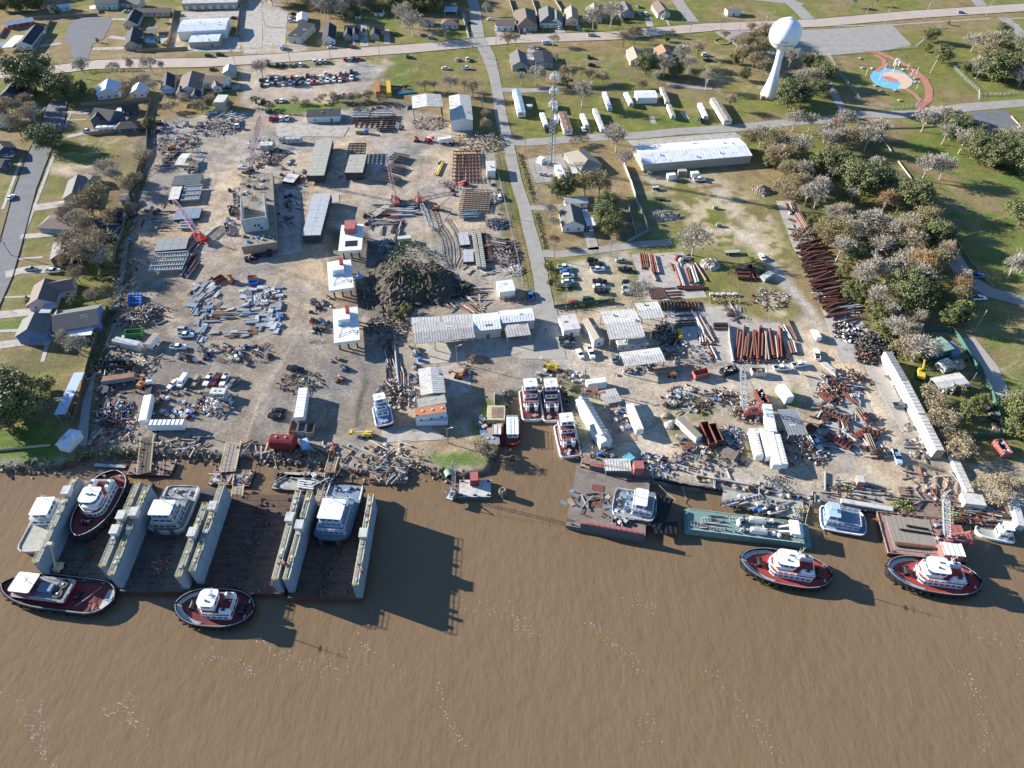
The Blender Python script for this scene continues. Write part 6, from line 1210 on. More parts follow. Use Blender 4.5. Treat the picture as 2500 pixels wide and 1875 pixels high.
for pts in([(270,790),(350,900),(375,1010),(380,1090),(440,1235)],[(330,760),(400,860),(440,950),(450,1040),(455,1230)],[(400,700),(480,820),(530,960),(545,1100),(490,1225)]):
 q_=[V3(P(b2,*p,.4))for p in pts];o_=q_[0];mb=MB()
 for a_,b_ in zip(q_,q_[1:]):
  d_=b_-a_;s_=V3((-d_.y,d_.x,0)).normalized()*.8;n_=max(2,int(d_.length/1.6))
  mb.bar(a_-o_+s_,b_-o_+s_,.1,'steelD');mb.bar(a_-o_-s_,b_-o_-s_,.1,'steelD')
  for k in range(n_):c_=a_.lerp(b_,k/n_)-o_;mb.bar(c_-s_,c_+s_,.07,'steelD')
 solo(mb,'rail_track','curved strip of lattice track lying in the dirt by the mound','track section',tuple(o_),0,'curved lattice tracks by the mound',True)
def deckhouse(T,a,b,c,h,label,redx,redy,tent,stilts=4.3):
 x,y,L,Wd,ang=rect(T,a,b,c,h);root=thing('deckhouse_block',label,'deckhouse',(x,y,0),ang);mb=MB().box((0,0,(h+stilts)/2),(L,Wd,h-stilts),'white');mb.obj('house',root)
 mb=MB().box((0,0,h+.06),(L+.3,Wd+.3,.12),'white');mb.obj('roof',root)
 for i in(-.35,0,.35):
  for j in(-.4,.4):mb=MB().box((L*i,Wd*j,stilts/2),(.6,.6,stilts),'woodD');mb.obj('support_block',root)
 if tent:mb=MB().box((L*.03,-Wd*.25,h+.16),(L*.55,Wd*.22,.06),'black');mb.obj('opening',root)
 else:
  mb=MB();q0=[(-L*.3,-Wd*.38,h+.1),(-L*.12,-Wd*.2,h+1.2),(L*.12,-Wd*.18,h+1.5),(L*.42,-Wd*.36,h+.1)];mb.tube(q0,.08,'steelD');mb.tube([(p[0],p[1]+1.2,p[2])for p in q0],.08,'steelD');[mb.bar(p,(p[0],p[1]+1.2,p[2]),.06,'steelD')for p in q0];mb.obj('roof_frame',root)
  mb=MB().box((-L*.05,Wd*.2,h+1.2),(L*.5,Wd*.34,2.2),'white');mb.obj('wheelhouse',root);mb=MB().box((-L*.25,-Wd*.02,h+.5),(1.2,.8,.8),'cyan');mb.obj('locker',root)
  rail(root,[(-L*.35,Wd*.45,h+.1),(-L*.35,0,h+.1),(L*.3,0,h+.1),(L*.3,Wd*.45,h+.1)],1.1,'white')
 mb=MB().box((L*redx,Wd*redy,h+(1.5 if tent else 2.6)),(L*(.5 if tent else.12),Wd*(.36 if tent else.22),2.9 if tent else.9),'redF' if tent else 'red');mb.obj('red_cabin' if tent else 'funnel',root)
 return root
deckhouse(b1,(1445,1052),(1690,1038),(1690,765),5.6,'white deckhouse block with a red cabin and an open black skylight',-.05,.3,True)
deckhouse(b1,(1345,1480),(1605,1445),(1575,1147),5.6,'white deckhouse block with roof frame, next to the white and blue mixer post',.1,.30,False);deckhouse(c1_,(1400,385),(1670,350),(1640,0),5.6,'white deckhouse block with roof frame, nearest to the river',.1,.30,False)
x,y,_=P(b1,1675,1340);mb=MB();mb.lathe([(.15,0),(1.5,.1),(1.6,.5),(.5,.9),(.3,3.4)],'blue_light',12);solo(mb,'buoy','pale blue mooring buoy on the black ground','buoy',(x,y,0))
crane(b1,470,200,595,-405,'crawler crane with a tall pink lattice boom behind the largest hull section','whiteD','pink_crane',1.6,36)
crane(b0,2175,930,1870,500,'red crawler crane with a low pink lattice boom over the deck panels','red','pink_crane',2.0,27)
crane(b1,2065,530,1965,20,'red crawler crane with a pink boom among the steel racks','redF','pink_crane',1.5,27)
crane(b2,120,560,240,810,'red crawler crane with its grey boom lowered to the ground','redF','steelL',1.9,17)
crane(c3_,1440,1165,1385,640,'red salvage crane with a thin grey lattice boom on the grass circle','redF','steelL',1.6,26,tracks=True)
for T,a_ in((b2,(590,325,500,320,'red boom lift between the two beam grids','red',2.5)),(b2,(290,590,180,500,'orange boom lift behind the lowered crane','orange',5)),(b0,(1850,1600-1659,1990,1540-1659,'orange boom lift in the upper left corner of the yard','orange',4)),(c2_,(530,740,440,690,'orange boom lift on the white stained slab','orange',2.5)),(c1_,(1760,1375,1580,1350,'yellow telehandler reaching left above the concrete ramp','yellow',1.5)),(c0_,(1530,840,1545,745,'orange lift beside the rusty tank trailer','orange',3)),(c3_,(620,725,440,690,'orange forklift below the canopy','orange',2)),(b1,(280,1370,265,1310,'orange lift beside the blue dumpster','orange',3)),(a2,(70,1510,60,1470,'orange and white boom lift in front of the crane hall','orange',3)),(a2,(200,1510,250,1490,'red boom lift in front of the crane hall','red',3))):blf(T,*a_[:5],mt=a_[5],h2=a_[6])
excavator(c4_,1100,720,1095,560,'yellow excavator beside the green fenced compound');excavator(c2_,1530,640,1460,640,'yellow bulldozer like excavator above the inlet')
crane(d4,1410,880,1370,345,'crane with a tall grey lattice boom on the red barge','redF','steelL',1.7,27,z0=.4,size=1.1)
def mobile(T,x,y,ang,label,mt='white',z0=0,s=1.0):
 X,Y,_=P(T,x,y,z0+1);root=thing('truck',label,'truck',(X,Y,z0),R(ang));mb=MB().box((2.6*s,0,1.6),(1.9*s,2.3,2.0),mt,taper=.92);mb.box((3.5*s,0,1.9),(.1,2.0,.8),'glass');mb.obj('cab',root);mb=MB().box((-.8*s,0,1.0),(5.6*s,2.2,.35),'steelD');mb.obj('chassis',root)
 for u in(2.4,-1.8,-2.9):
  for v in(-.95,.95):mb=MB().bar((u*s,v-.15,.5),(u*s,v+.15,.5),.5,'rubber',10);mb.obj('wheel',root)
 return root
mobile(a1,355,1345,-80,'white flatbed truck at the end of the scrap heap');mobile(c0_,1610,870,100,'white tractor unit above the upright tank trailer');mobile(a1,1700,1425,0,'dark blue yard truck pulling a white pole trailer','car_blue');mobile(b1,640,1085,5,'black truck under the front of the largest hull section','car_black');mobile(c0_,1150,850,100,'white truck mounted crane beside the rusty tank trailer');
mobile(c1_,90,935,5,'red tractor left of the grey roofed cabin','red_dark')
W_='in the dirt car park off the top road'
for x,y,c in[(690,700,'ku'),(785,700,'kp'),(850,700,'ks'),(925,705,'gs'),(985,695,'gs'),(1035,698,'wu'),(1185,668,'wp'),(1248,665,'wu'),(1305,665,'su'),(1512,640,'ru'),(1562,645,'su'),(1610,630,'eu'),(1662,635,'rs')]:car(a1,x,y,100,c,'in the verge row beside the top road','cars in the dirt car park',near=False)
for x,y,c in[(605,865,'ks'),(655,855,'gs'),(720,840,'ku'),(775,848,'ws'),(860,845,'kp'),(942,835,'ru'),(1000,838,'wu'),(1055,845,'ks'),(1110,820,'kp'),(1185,825,'gu'),(1247,830,'ws'),(1308,800,'wp'),(1410,825,'ms'),(1468,800,'gp'),(1524,797,'gu'),(1583,775,'kp')]:car(a1,x,y,100,c,'in the back line of the double car row','cars in the dirt car park',near=False)
for x,y,c in[(617,920,'ks'),(680,902,'wu'),(762,905,'kp'),(850,905,'ws'),(923,895,'wu'),(993,900,'ku'),(1057,895,'gs'),(1122,888,'wp'),(1183,890,'ru'),(1255,880,'ss'),(1325,868,'wp'),(1398,865,'wu'),(1460,865,'ws'),(1510,852,'rs'),(1585,842,'wp')]:car(a1,x,y,-80,c,'in the front line of the double car row','cars in the dirt car park',near=False)
for x,y,c in[(1375,1045,'gs'),(1443,1032,'ss'),(1503,1032,'ku'),(1568,1020,'rs'),(630,1095,'kp'),(770,1085,'ts'),(830,1085,'ws')]:car(a1,x,y,95,c,'in the sparse row along the bare hedge','cars in the dirt car park',near=False)
for x,y,c,a_ in[(690,1200,'eu',80),(715,1282,'rp',100),(768,1272,'ru',100),(828,1280,'wu',97),(888,1275,'wp',97)]:car(a1,x,y,a_,c,'left of the white site office','cars beside the site office')
for T,x,y,a_,c,w in[(a1,45,603,0,'eu','on the top road forecourt'),(a1,168,592,5,'ku','on the top road forecourt'),(a1,315,193,0,'ks','behind the large white workshop'),(a1,75,742,90,'ms','beside the tin roofed shed'),(a1,960,150,0,'ks','behind the corner shop'),(a1,945,190,10,'ss','behind the corner shop'),(a1,935,225,5,'wu','behind the corner shop'),(a1,835,515,97,'lv','at the front of the corner shop'),(a1,1605,510,2,'ru','driving on the top road before the cottages'),(a1,1715,320,95,'gu','on the white driveway, in front'),(a1,1717,390,95,'ss','on the white driveway, at the back'),(a1,2052,372,95,'ks','beside the white boat trailer'),(a1,1365,512,0,'ws','at the kerb before the white cottage'),(a1,85,1212,-5,'ws','below the beige block house'),(a1,295,1220,-25,'ws','askew below the beige block house'),(a1,245,950,5,'ks','in front of the corner cottages'),(a1,95,930,10,'wp','in front of the corner cottages'),(a1,2190,608,95,'eu','on the green field near the track'),(a2,875,208,0,'ws','beside the corner house'),(a2,645,238,95,'ku','in the shaded side street'),(a2,150,378,0,'gs','in the verge beneath the bare tree'),(a2,230,405,0,'ss','in the verge beneath the bare tree'),(a2,1242,330,95,'wu','on the garage drive of the brown roofed house'),(a2,1605,298,110,'wu','on the drive of the big white house'),(a2,1970,380,5,'sp','driving on the top road'),(a2,1480,466,5,'lv','driving on the top road'),(a2,1380,512,95,'ws','by the low dark roofed house'),(a2,515,642,95,'ss','on the green field'),(a2,627,642,95,'wp','on the green field'),(a2,390,738,0,'ws','on the green field, lower row'),(a2,618,736,0,'wp','on the green field, lower row'),(a2,1203,747,0,'ku','in front of the grey gabled house'),(a2,1935,614,90,'ku','at the end of the dirt track'),(a2,1970,705,0,'ku','on the brown field below the dirt track'),(a2,1475,1400,100,'kp','between the campers'),(a2,1880,1395,100,'ws','between the campers'),(a3,258,68,100,'gs','beside the grey porch house'),(a3,270,150,100,'ls','beside the grey porch house'),(a3,335,147,100,'wu','beside the grey porch house'),(a3,125,202,0,'ks','in front of the grey porch house'),(a3,985,592,5,'wu','beneath the bare trees'),(a3,1010,650,0,'kp','beneath the bare trees'),(a3,932,1300,100,'kp','hitched to the camper by the road'),(a4,1535,135,-10,'bs','alone on the top road at the right'),(a4,1850,1440,60,'ks','in the shaded car park'),(a4,2200,1385,120,'ss','at the right edge of the shaded car park'),(a0,945,1418,0,'wp','on the drive of the navy house'),(a0,1365,122,30,'ls','beside the garage wing'),(b0,120,470,80,'ws','driving down the left side street'),(b0,335,1245,0,'ss','on the bright white driveway'),(b0,575,1268,5,'wp','on the bright white driveway'),(b0,90,25,0,'ws','on the lawn across the side street'),(b2,970,467,100,'wu','wrecked, beside the lower beam grid'),(b2,1308,1532,92,'bp','at the foot of the street'),(b2,1957,800,92,'wu','under the carport of the white house'),(b3,918,282,3,'wp','behind the white box trailer'),(b3,1595,1115,95,'ws','at the edge of the dirt lane'),(b4,1725,1562,3,'wp','on the lawn beside the park road'),(b4,1715,1325,5,'bp','beside the low barrier'),(c1_,980,668,-10,'kp','alone on the open dirt'),(c1_,805,1120,-2,'ks','left of the white semi trailer'),(c1_,785,1180,-5,'kp','left of the white semi trailer'),(c2_,1698,347,-5,'kp','below the gate office'),(c2_,1705,400,0,'gp','below the gate office'),(c2_,1842,502,-75,'ws','below the narrow office'),(c2_,1960,498,-80,'wp','below the narrow office'),(c2_,2205,550,95,'gs','beside the canopy'),(c3_,1805,660,0,'wp','below the rack of rusty pipes'),(c3_,1998,622,12,'wp','below the rack of rusty pipes'),(c3_,2170,305,95,'wv','right of the rusty pipes'),(c3_,2185,510,80,'wp','right of the rusty pipes'),(c3_,2180,1470,-78,'lp','beside the slate shed'),(c4_,885,1062,0,'gp','beside the white hoppers'),(c4_,840,1620,-95,'lp','below the rusty scrap slab')]:car(T,x,y,a_,c,w)
for x,y,a_,c in[(1675,1228,3,'wp'),(1692,1277,3,'bs'),(1712,1324,5,'wu'),(1710,1382,5,'ws'),(1732,1427,3,'es')]:car(b2,x,y,a_,c,'in the left column of the gravel car park','cars in the gravel car park')
for x,y,a_,c in[(1975,1154,0,'ku'),(2015,1200,0,'kp'),(2032,1250,4,'wp'),(2055,1383,0,'kp'),(2048,1434,3,'ws'),(2075,1490,0,'kp')]:car(b2,x,y,a_,c,'in the middle column of the gravel car park','cars in the gravel car park')
for x,y,a_,c in[(75,1154,0,'ss'),(118,1252,0,'kp'),(145,1397,0,'ku'),(150,1447,0,'su'),(145,1499,0,'ss')]:car(b3,x,y,a_,c,'in the right column of the gravel car park','cars in the gravel car park')
for x,y,a_,c in[(1780,1609,-5,'rs'),(1930,1577,3,'eu')]:car(b2,x,y,a_,c,'at the lower verge of the gravel car park','cars in the gravel car park')
for x,y,a_,c in[(1875,825,62,'ws'),(1978,800,80,'wv'),(2118,800,80,'tu')]:car(c0_,x,y,a_-180,c,'in the curved row of the grey yard','cars in the grey yard')
for x,y,a_,c in[(42,785,-100,'wp'),(122,787,-100,'mp'),(215,787,-95,'wp'),(310,822,-130,'gp')]:car(c1_,x,y,a_,c,'in the curved row of the grey yard','cars in the grey yard')
for x,y,a_,c in[(1995,245,-3,'su'),(2010,303,0,'wp'),(1930,432,0,'wp')]:car(c0_,x,y,a_,c,'beside the stacked steel','cars beside the stacked steel')
X,Y,_=P(a3,1672,1030,0);wt=thing('water_tower','tall white water tower with a round ball tank on a flared pedestal','water tower',(X,Y,0))
mb=MB();mb.lathe([(5.3,0),(5.2,1.3),(4.4,4),(3.5,7.5),(2.8,11),(2.3,15),(2.0,20),(2.1,26),(2.8,28.2)],'wtw',32);mb.obj('pedestal',wt)
mb=MB();mb.lathe([(2.8,27.4)]+[(9.0*sin(pi*k/16)+.02,35.8-8.6*cos(pi*k/16))for k in range(2,17)],'wtw',40);mb.obj('tank',wt)
mb=MB();mb.lathe([(1.5,44.2),(1.5,44.7),(.1,44.8)],'wtw',12);mb.bar((1.8,0,44.2),(1.8,0,46),.08,'steelL');mb.obj('roof_hatch',wt)
mb=MB().box((-5.5,-5.5,1),(2.6,1.6,2.0),'rustL');mb.obj('pump_box',wt)
for o_ in wt.children:
 o_.data.polygons.foreach_set('use_smooth',[o_.name[:4]in('pede','tank')]*len(o_.data.polygons))
fc=bpy.data.curves.new('tower_lettering','FONT');fc.body='PORT NECHES';fc.size=1.75;fc.extrude=.02;fc.space_character=1.15
fo=ON('l',fc);CL(fo);bpy.context.view_layer.update();dg=bpy.context.evaluated_depsgraph_get();fm=bpy.data.meshes.new_from_object(fo.evaluated_get(dg));bpy.data.objects.remove(fo)
wdt=max(v.co.x for v in fm.vertices)
for v in fm.vertices:
 th=-pi/2+(v.co.x-wdt/2)/8.6-.25;ph=(v.co.y-4.4)/8.6;r_=9.06+v.co.z;v.co=(r_*cos(ph)*cos(th),r_*cos(ph)*sin(th),35.8+8.68*sin(ph))
fm.materials.clear();fm.materials.append(M['lettering']);o_=ON('lettering',fm);CL(o_);o_.parent=wt
mb=MB()
for k,(u,w_,h_)in enumerate(((-1.3,1.2,2.2),(.1,1.3,3.0),(1.4,.9,1.8))):
 pts=[(u-w_/2,0),(u+w_/2,0),(u+w_*.1,h_)];vs=[]
 for a_,b_ in pts:
  th=-pi/2+a_/8.6-.28;ph=(b_-2.2)/8.6;vs.append((9.09*cos(ph)*cos(th),9.09*cos(ph)*sin(th),35.8+8.7*sin(ph)))
 mb.add(vs,[(0,1,2)],'wallG')
mb.obj('emblem',wt)
X,Y,_=P(b2,1525,140,0);cm=thing('radio_mast','tall lattice mobile phone mast with three tiers of white antennas','radio mast',(X,Y,0));hM=50
mb=MB();prev=None
for k in range(26):
 z=k*2.0;w=3.2*(1-z/hM)+1.0;q_=[V3((w*.58*cos(a),w*.58*sin(a),z))for a in(R(-30),R(90),R(210))]
 if prev:
  for i in range(3):mb.bar(prev[i],q_[i],.13,'steel',4);mb.bar(prev[i],q_[(i+1)%3],.06,'steelL',3);mb.bar(prev[(i+1)%3],q_[i],.06,'steelL',3)
 for i in range(3):mb.bar(q_[i],q_[(i+1)%3],.06,'steelL',3)
 prev=q_
mb.obj('lattice',cm)
for zt in(34,40.5,47.5):
 mb=MB()
 for i in range(3):
  a=R(-30+120*i);b=R(90+120*i);p=V3((2.6*cos(a),2.6*sin(a),zt));q=V3((2.6*cos(b),2.6*sin(b),zt));mb.bar(p,q,.09,'steelL');mb.bar((0,0,zt),p,.08,'steelL')
 mb.obj('platform',cm)
 for i in range(3):
  a=R(-30+120*i);b=R(90+120*i);p=V3((2.6*cos(a),2.6*sin(a),zt));q=V3((2.6*cos(b),2.6*sin(b),zt))
  for t_ in(.1,.37,.63,.9):c=p.lerp(q,t_);mb=MB().box((c.x*1.06,c.y*1.06,c.z),(.4,.3,2.3),'white',math.atan2((p.y+q.y),(p.x+q.x)));mb.obj('antenna',cm)
mb=MB().bar((.35,0,0),(.25,0,46),.22,'black',5);mb.obj('cable_run',cm)
lbx(b2,1400,60,1440,30,3.4,3,'white equipment shelter under the radio mast, left one','white','white',name='equipment_shelter',cat='cabin');mbd(b2,(1625,270),(1702,262),(1690,112),3.4,'cream equipment shelter right of the radio mast','roofW','wallT',0,mono=True,ribs=0,win=False,name='equipment_shelter',cat='cabin')
for k,(x,y)in enumerate(((1420,200),(1470,205),(1530,215))):lbx(b2,x-18,y,x+18,y,1.2,1.8,('left','middle','right')[k]+' of the small equipment boxes in the mast compound','steelL','whiteD',name='equipment_box',cat='cabinet')
for k,(x,y)in enumerate(((705,765),(645,870),(945,765),(985,830),(1045,805),(1050,960),(500,820),(800,770))):
 X,Y,_=P(a4,x,y);r_=thing('play_post','slender white spray post on the splash pad','play post',(X,Y,.1),0,'spray posts on the splash pad',True);mb=MB().bar((0,0,0),(0,0,4.5),.13,'white',6);mb.obj('post',r_);mb=MB().bar((0,0,4.5),(.9,0,4.3),.16,'white',6);mb.obj('nozzle',r_)
for x,y in((435,635),(460,740),(565,745),(600,930),(660,985),(810,985),(860,1090),(900,760),(1030,850),(1035,895),(835,690)):
 X,Y,_=P(a4,x,y);r_=thing('picnic_table','pale picnic table with benches around the splash pad','picnic table',(X,Y,.05),rnd.uniform(0,3),'picnic tables in the water park',True);mb=MB().box((0,0,.75),(2.2,1,.08),'whiteD');mb.obj('table_top',r_)
 for s in(-1,1):mb=MB().box((0,s*.95,.45),(2.2,.35,.06),'whiteD');mb.obj('bench',r_)
 mb=MB().box((0,0,.36),(1.2,.8,.7),'steelL');mb.obj('frame',r_)
X,Y,_=P(a4,830,710);r_=thing('slide','white curved spray arch beside the splash pad','play arch',(X,Y,0));mb=MB();mb.tube([(-1.5,0,0),(-1.5,0,3.5),(-.5,0,4.6),(.8,0,4.6),(1.6,0,3.2),(1.6,0,0)],.35,'white',8);mb.obj('arch',r_)
for T,x,y,h,w,ar,li in[(a1,340,740,13,'at the mouth of the yard entrance',2,0),(a1,925,670,11,'at the verge row of parked cars',1,0),(a1,1365,655,11,'between the verge cars',1,0),(a1,1892,620,12,'at the end of the verge',1,0),(a1,655,280,11,'on the corner shop forecourt',1,0),(a1,1655,1130,9,'left of the pipe racks',0,0),(a2,398,570,13,'at the corner of the green field',1,0),(a2,678,550,12,'at the street junction',1,0),(a2,935,530,12,'right of the street junction',1,0),(a2,895,385,10,'beside the corner house',1,0),(a2,725,690,9,'at the field edge of the street',0,0),(a2,1065,1030,12,'where the gravel lane leaves the street',2,0),(a2,790,1190,12,'beside the white metal hall',1,0),(a2,1250,1620,12,'at the side road corner',1,0),(a2,1925,1570,10,'on the side road before the huge shed',1,0),(a2,900,1640,11,'at the yard corner of the street',1,0),(a3,810,390,10,'at the kerb south of the top road',1,0),(a3,1140,350,10,'left of the round tree guard',1,0),(a3,1345,345,8,'in front of the top road field',0,0),(a3,735,260,8,'at the side road corner',1,0),(a3,90,1190,9,'beside the short white camper',1,0),(b2,1390,535,10,'at the fork of the driveway',1,0),(b2,1562,1150,10,'at the top of the gravel car park',1,0),(b2,1680,1630,10,'at the bottom of the gravel car park',1,0),(b2,2165,1105,9,'right of the house driveway',1,0),(b2,1110,700,7,'in the verge by the lower beam grid',0,0),(c0_,1050,350,13,'behind the big blue house',2,0),(c0_,790,1220,12,'above the small pump house',2,0),(b0,1390,1495,11,'leaning over the yard fence',1,0),(b0,120,1100,9,'at the side street kerb',1,0),(c2_,515,600,9,'in front of the grey workshop',0,1),(c2_,1330,800,9,'at the top of the inlet',0,0),(c2_,1880,860,10,'behind the long white store',1,0),(c2_,415,1470,8,'on the ramp above the grass patch',0,1),(c4_,1485,1255,9,'in the shaded dirt compound',0,0),(c4_,1640,820,8,'leaning at the green fence',0,0),(c2_,2085,1490,8,'at the foot of the long white store',1,0),(c3_,370,440,9,'between the canopies',0,0)]:
 p_=pole(T,x,y,h,w,ar,li);POLES.append((p_.location.copy(),h,w))
 if 'leaning' in w:p_.rotation_euler=(R(14),R(-16),0)
for run,nm in(((0,1,2,3),'above the parked cars by the top road'),((6,7,8,16,17,18),'along the top road'),((7,11,12,13,15),'along the street'),((13,14),'along the side road'),((15,21,23,24),'past the gravel car park')):
 for i,j in zip(run,run[1:]):
  (A_,ha,_),(B_,hb_,_)=POLES[i],POLES[j];wires(A_+V3((0,0,ha-.4)),B_+V3((0,0,hb_-.4)),'thin sagging power line '+nm)
for x,y,h,w in((475,250,11,'first from the left along the top road'),(712,240,10,'second along the top road'),(1135,205,12,'third along the top road'),(1800,175,11,'fourth along the top road, by the junction'),(2060,420,9,'beside the right hand park lane')):
 pole(a4,x,y,h,w,0,True,'lamp_post')
pole(a3,1630,275,9,'left behind the water tower',0,True,'lamp_post');pole(a3,1680,272,9,'right behind the water tower',0,True,'lamp_post');pole(c4_,1700,215,9,'at the edge of the big lawn',0,False,'lamp_post')
X,Y,_=P(a4,1195,795,0);r_=thing('palm_tree','tall thin palm tree leaning in the water park','palm tree',(X,Y,0));mb=MB();mb.tube([(0,0,-.1),(.3,0,4),(.9,0,8),(1.6,0,11.5)],.25,'bark_pale',6);mb.obj('trunk',r_);mb=MB()
for k in range(34):
 a=k*2.4;e=.9-(k/34)*1.9;p=V3((1.6,0,11.5));l=2.1
 m_=p+V3((cos(a)*cos(e),sin(a)*cos(e),sin(e)))*l*.6;t_=p+V3((cos(a)*cos(e*.4),sin(a)*cos(e*.4),sin(e)-.5))*l;s_=V3((-sin(a),cos(a),0))*.35;mb.add([p,m_+s_,t_,m_-s_],[(0,1,2,3)],'palm_leaf')
mb.obj('fronds',r_)
FN(a0,[(880,1145),(1330,1120),(1635,1080),(1560,1395),(960,1465)],2.1,'tan wooden board fence round the navy house');FN(a0,[(1480,565),(2030,535)],2,'tan wooden fence between garden and top road');FN(a0,[(1890,110),(1860,300),(1800,520)],2,'tan wooden fence right of the swimming pool garden');FN(a0,[(0,670),(330,645),(380,560),(560,230)],1.9,'weathered fence round the left back garden','woodG');FN(a0,[(370,205),(560,195),(1060,170)],1.9,'weathered fence north of the cul-de-sac','woodG')
FN(a0,[(1600,1300),(1590,1659)],2.2,'weathered fence at the yard corner','woodG');FN(b0,[(1590,0),(1500,180),(1390,500),(1330,860),(1260,1040),(1230,1180)],2.2,'long weathered fence between gardens and shipyard','woodG');FN(c0_,[(1180,20),(1060,330),(960,660),(860,1090),(790,1290)],2.4,'tall brown board fence along the left edge of the shipyard','woodD')
FN(b2,[(905,0),(960,250),(1000,420),(1060,660),(1110,900),(1170,1150),(1225,1450)],2,'chain link fence between shipyard and street',chain=True);FN(b3,[(100,130),(180,330),(250,560),(310,680),(360,840)],2.2,'pale board fence running down the brown meadow','whiteD');FN(b3,[(365,845),(140,970)],2,'shaded board fence corner in the meadow','steelB');FN(b3,[(150,570),(235,900)],1.6,'inner board fence beside the white slab','steelL')  # shade on the board fence corner is put into its blue-grey colour
FN(c4_,[(935,180),(1000,275)],2.0,'short green sheet fence at the top of the compound','green_wall');FN(c4_,[(1000,275),(1400,255)],2.0,'shaded green sheet fence behind the compound','green_wall');FN(c4_,[(1410,245),(1500,345),(1650,600),(1845,905)],2.0,'long green sheet fence on the right of the compound','green_wall');FN(c4_,[(1850,930),(1895,1090),(1990,1385),(1480,1405)],2.0,'lower green sheet fence round the dirt compound','green_wall')
FN(a4,[(95,600),(470,560),(650,545),(1040,515),(1280,300),(1420,310)],1.9,'chain link fence along the top of the water park',chain=True);FN(a4,[(95,600),(230,820),(440,1090)],1.9,'chain link fence on the left side of the water park',chain=True);FN(a4,[(560,1130),(800,1180),(1040,1150),(1090,1090)],1.9,'curved chain link fence below the water park',chain=True);FN(a4,[(1430,710),(1560,850),(1720,990),(1720,1090)],1.9,'chain link fence right of the water park',chain=True);FN(a4,[(1740,1030),(1950,1030),(2140,1010)],1.9,'chain link fence below the big oak',chain=True)
FN(b4,[(850,90),(1010,300),(1180,540),(1340,760)],.8,'low pale timber barrier along the park road, upper run','woodB');FN(b4,[(1370,800),(1540,1040),(1730,1290)],.8,'low pale timber barrier along the park road, middle run','woodB');FN(b4,[(1780,1340),(1885,1445)],.8,'low pale timber barrier along the park road, short lower run','woodB');FN(a4,[(610,1400),(790,1659)],.8,'low pale timber barrier along the park road, top run','woodB');FN(a4,[(610,1395),(1050,1385),(1400,1355)],.8,'low pale timber barrier below the park lane','woodB');FN(a4,[(1580,1310),(1740,1480)],.7,'low pale timber barrier beside the shaded car park','woodB');FN(a4,[(2070,1260),(2200,1400)],.7,'low pale timber barrier right of the shaded car park','woodB')
FN(c3_,[(1228,215),(1240,400),(1275,590)],1.6,'pale concrete wall left of the rusty pipe rack','concrete',name='low_wall',cat='wall');FN(b2,[(1285,70),(1310,200),(1360,320),(1520,325)],2.2,'chain link fence round the mast compound',chain=True);FN(c2_,[(1560,10),(2212,-60)],1.8,'green hedge fence below the gravel car park','green_wall');FN(c2_,[(920,935),(915,1090),(1015,1100)],1,'pale timber frame at the west side of the inlet','whiteD');FN(c0_,[(-100,1560),(550,1500)],1.1,'wooden rail fence on the river bank at the left edge','woodB')
FN(a2,[(1070,0),(1130,180),(1190,370)],2,'wooden fence left of the brown hip roofed house','woodG');FN(a2,[(1320,0),(1370,150),(1440,350)],2,'wooden fence left of the big white house','woodG');FN(a2,[(1560,0),(1640,130)],2,'wooden fence between the two white houses','woodG');FN(a2,[(560,150),(640,400)],1.5,'pale wall beside the side street','concrete',name='low_wall',cat='wall');FN(a1,[(405,0),(370,200),(340,410)],2,'tan board fence beside the white workshops','wood')
FN(a0,[(0,415),(60,330),(30,290)],1.8,'weathered fence at the far left edge','woodG')
X,Y,_=P(a3,1170,452,0);mb=MB();[mb.box((5.2*cos(k*.2244),5.2*sin(k*.2244),.25),(.3,1.2,.5),'woodG',k*.2244)for k in range(28)];solo(mb,'tree_ring','low round timber ring about a small red brown tree','planter ring',(X,Y,.02))
def TS(T,where,lst):
 for it in lst:tree(T,it[0],it[1],it[2],it[3],where,*(it[4:]))
TS(a0,'beside the top road at the left',[(400,990,'oak',21,1.15),(720,1090,'oak',16,1.0)]);TS(a0,'south of the left side street',[(550,1600,'oak',13,1.15)])
TS(a0,'along the top road verge',[(940,855,'bare',15),(1245,820,'bare',10),(1450,830,'bare',14,.6),(1660,800,'bare',13),(1770,790,'bare',9,.6)])
TS(a0,'between the tin roofed houses',[(1400,1090,'brown',11),(1680,1010,'bare',9),(1600,950,'bare',10),(900,1010,'green',8)])
TS(a0,'at the left edge street',[(240,1480,'brown',15),(100,1200,'brown',10),(60,1300,'brown',9),(30,640,'brown',8),(430,100,'green',12),(60,120,'green',13),(200,110,'green',14),(320,90,'olive',10),(620,170,'green',8),(300,1190,'brown',8)])
TS(a0,'in the swimming pool garden',[(1550,480,'green',5),(1720,480,'green',5),(1720,240,'olive',5),(1060,460,'green',3.5,.7)])
TS(a0,'in the thicket behind the cottages',[(1850,1200,'dry',7),(2010,1120,'dry',7),(2130,1190,'dry',7),(1630,1350,'bush',5),(2190,1230,'dry',6),(1610,1400,'green',6)])
TS(b0,'over the gardens by the yard fence',[(1290,370,'bare',13),(1200,260,'bare',12),(1100,620,'olive',15,1.1),(980,560,'orange',9),(1420,440,'brown',9),(880,830,'bare',12),(1000,1230,'brown',16,1.1),(1130,1090,'brown',13),(760,1240,'brown',9),(870,1400,'brown',9),(1180,1000,'oak',8,.8),(1150,1300,'green',6),(1190,1400,'green',7),(820,1640,'green',5.5),(1040,1620,'brown',8),(1200,1560,'olive',7),(1110,1230,'orange',6),(700,1050,'orange',7),(320,1640,'bush',4),(1550,100,'dry',8),(1480,330,'dry',7),(1430,640,'dry',6),(1000,830,'olive',7)])
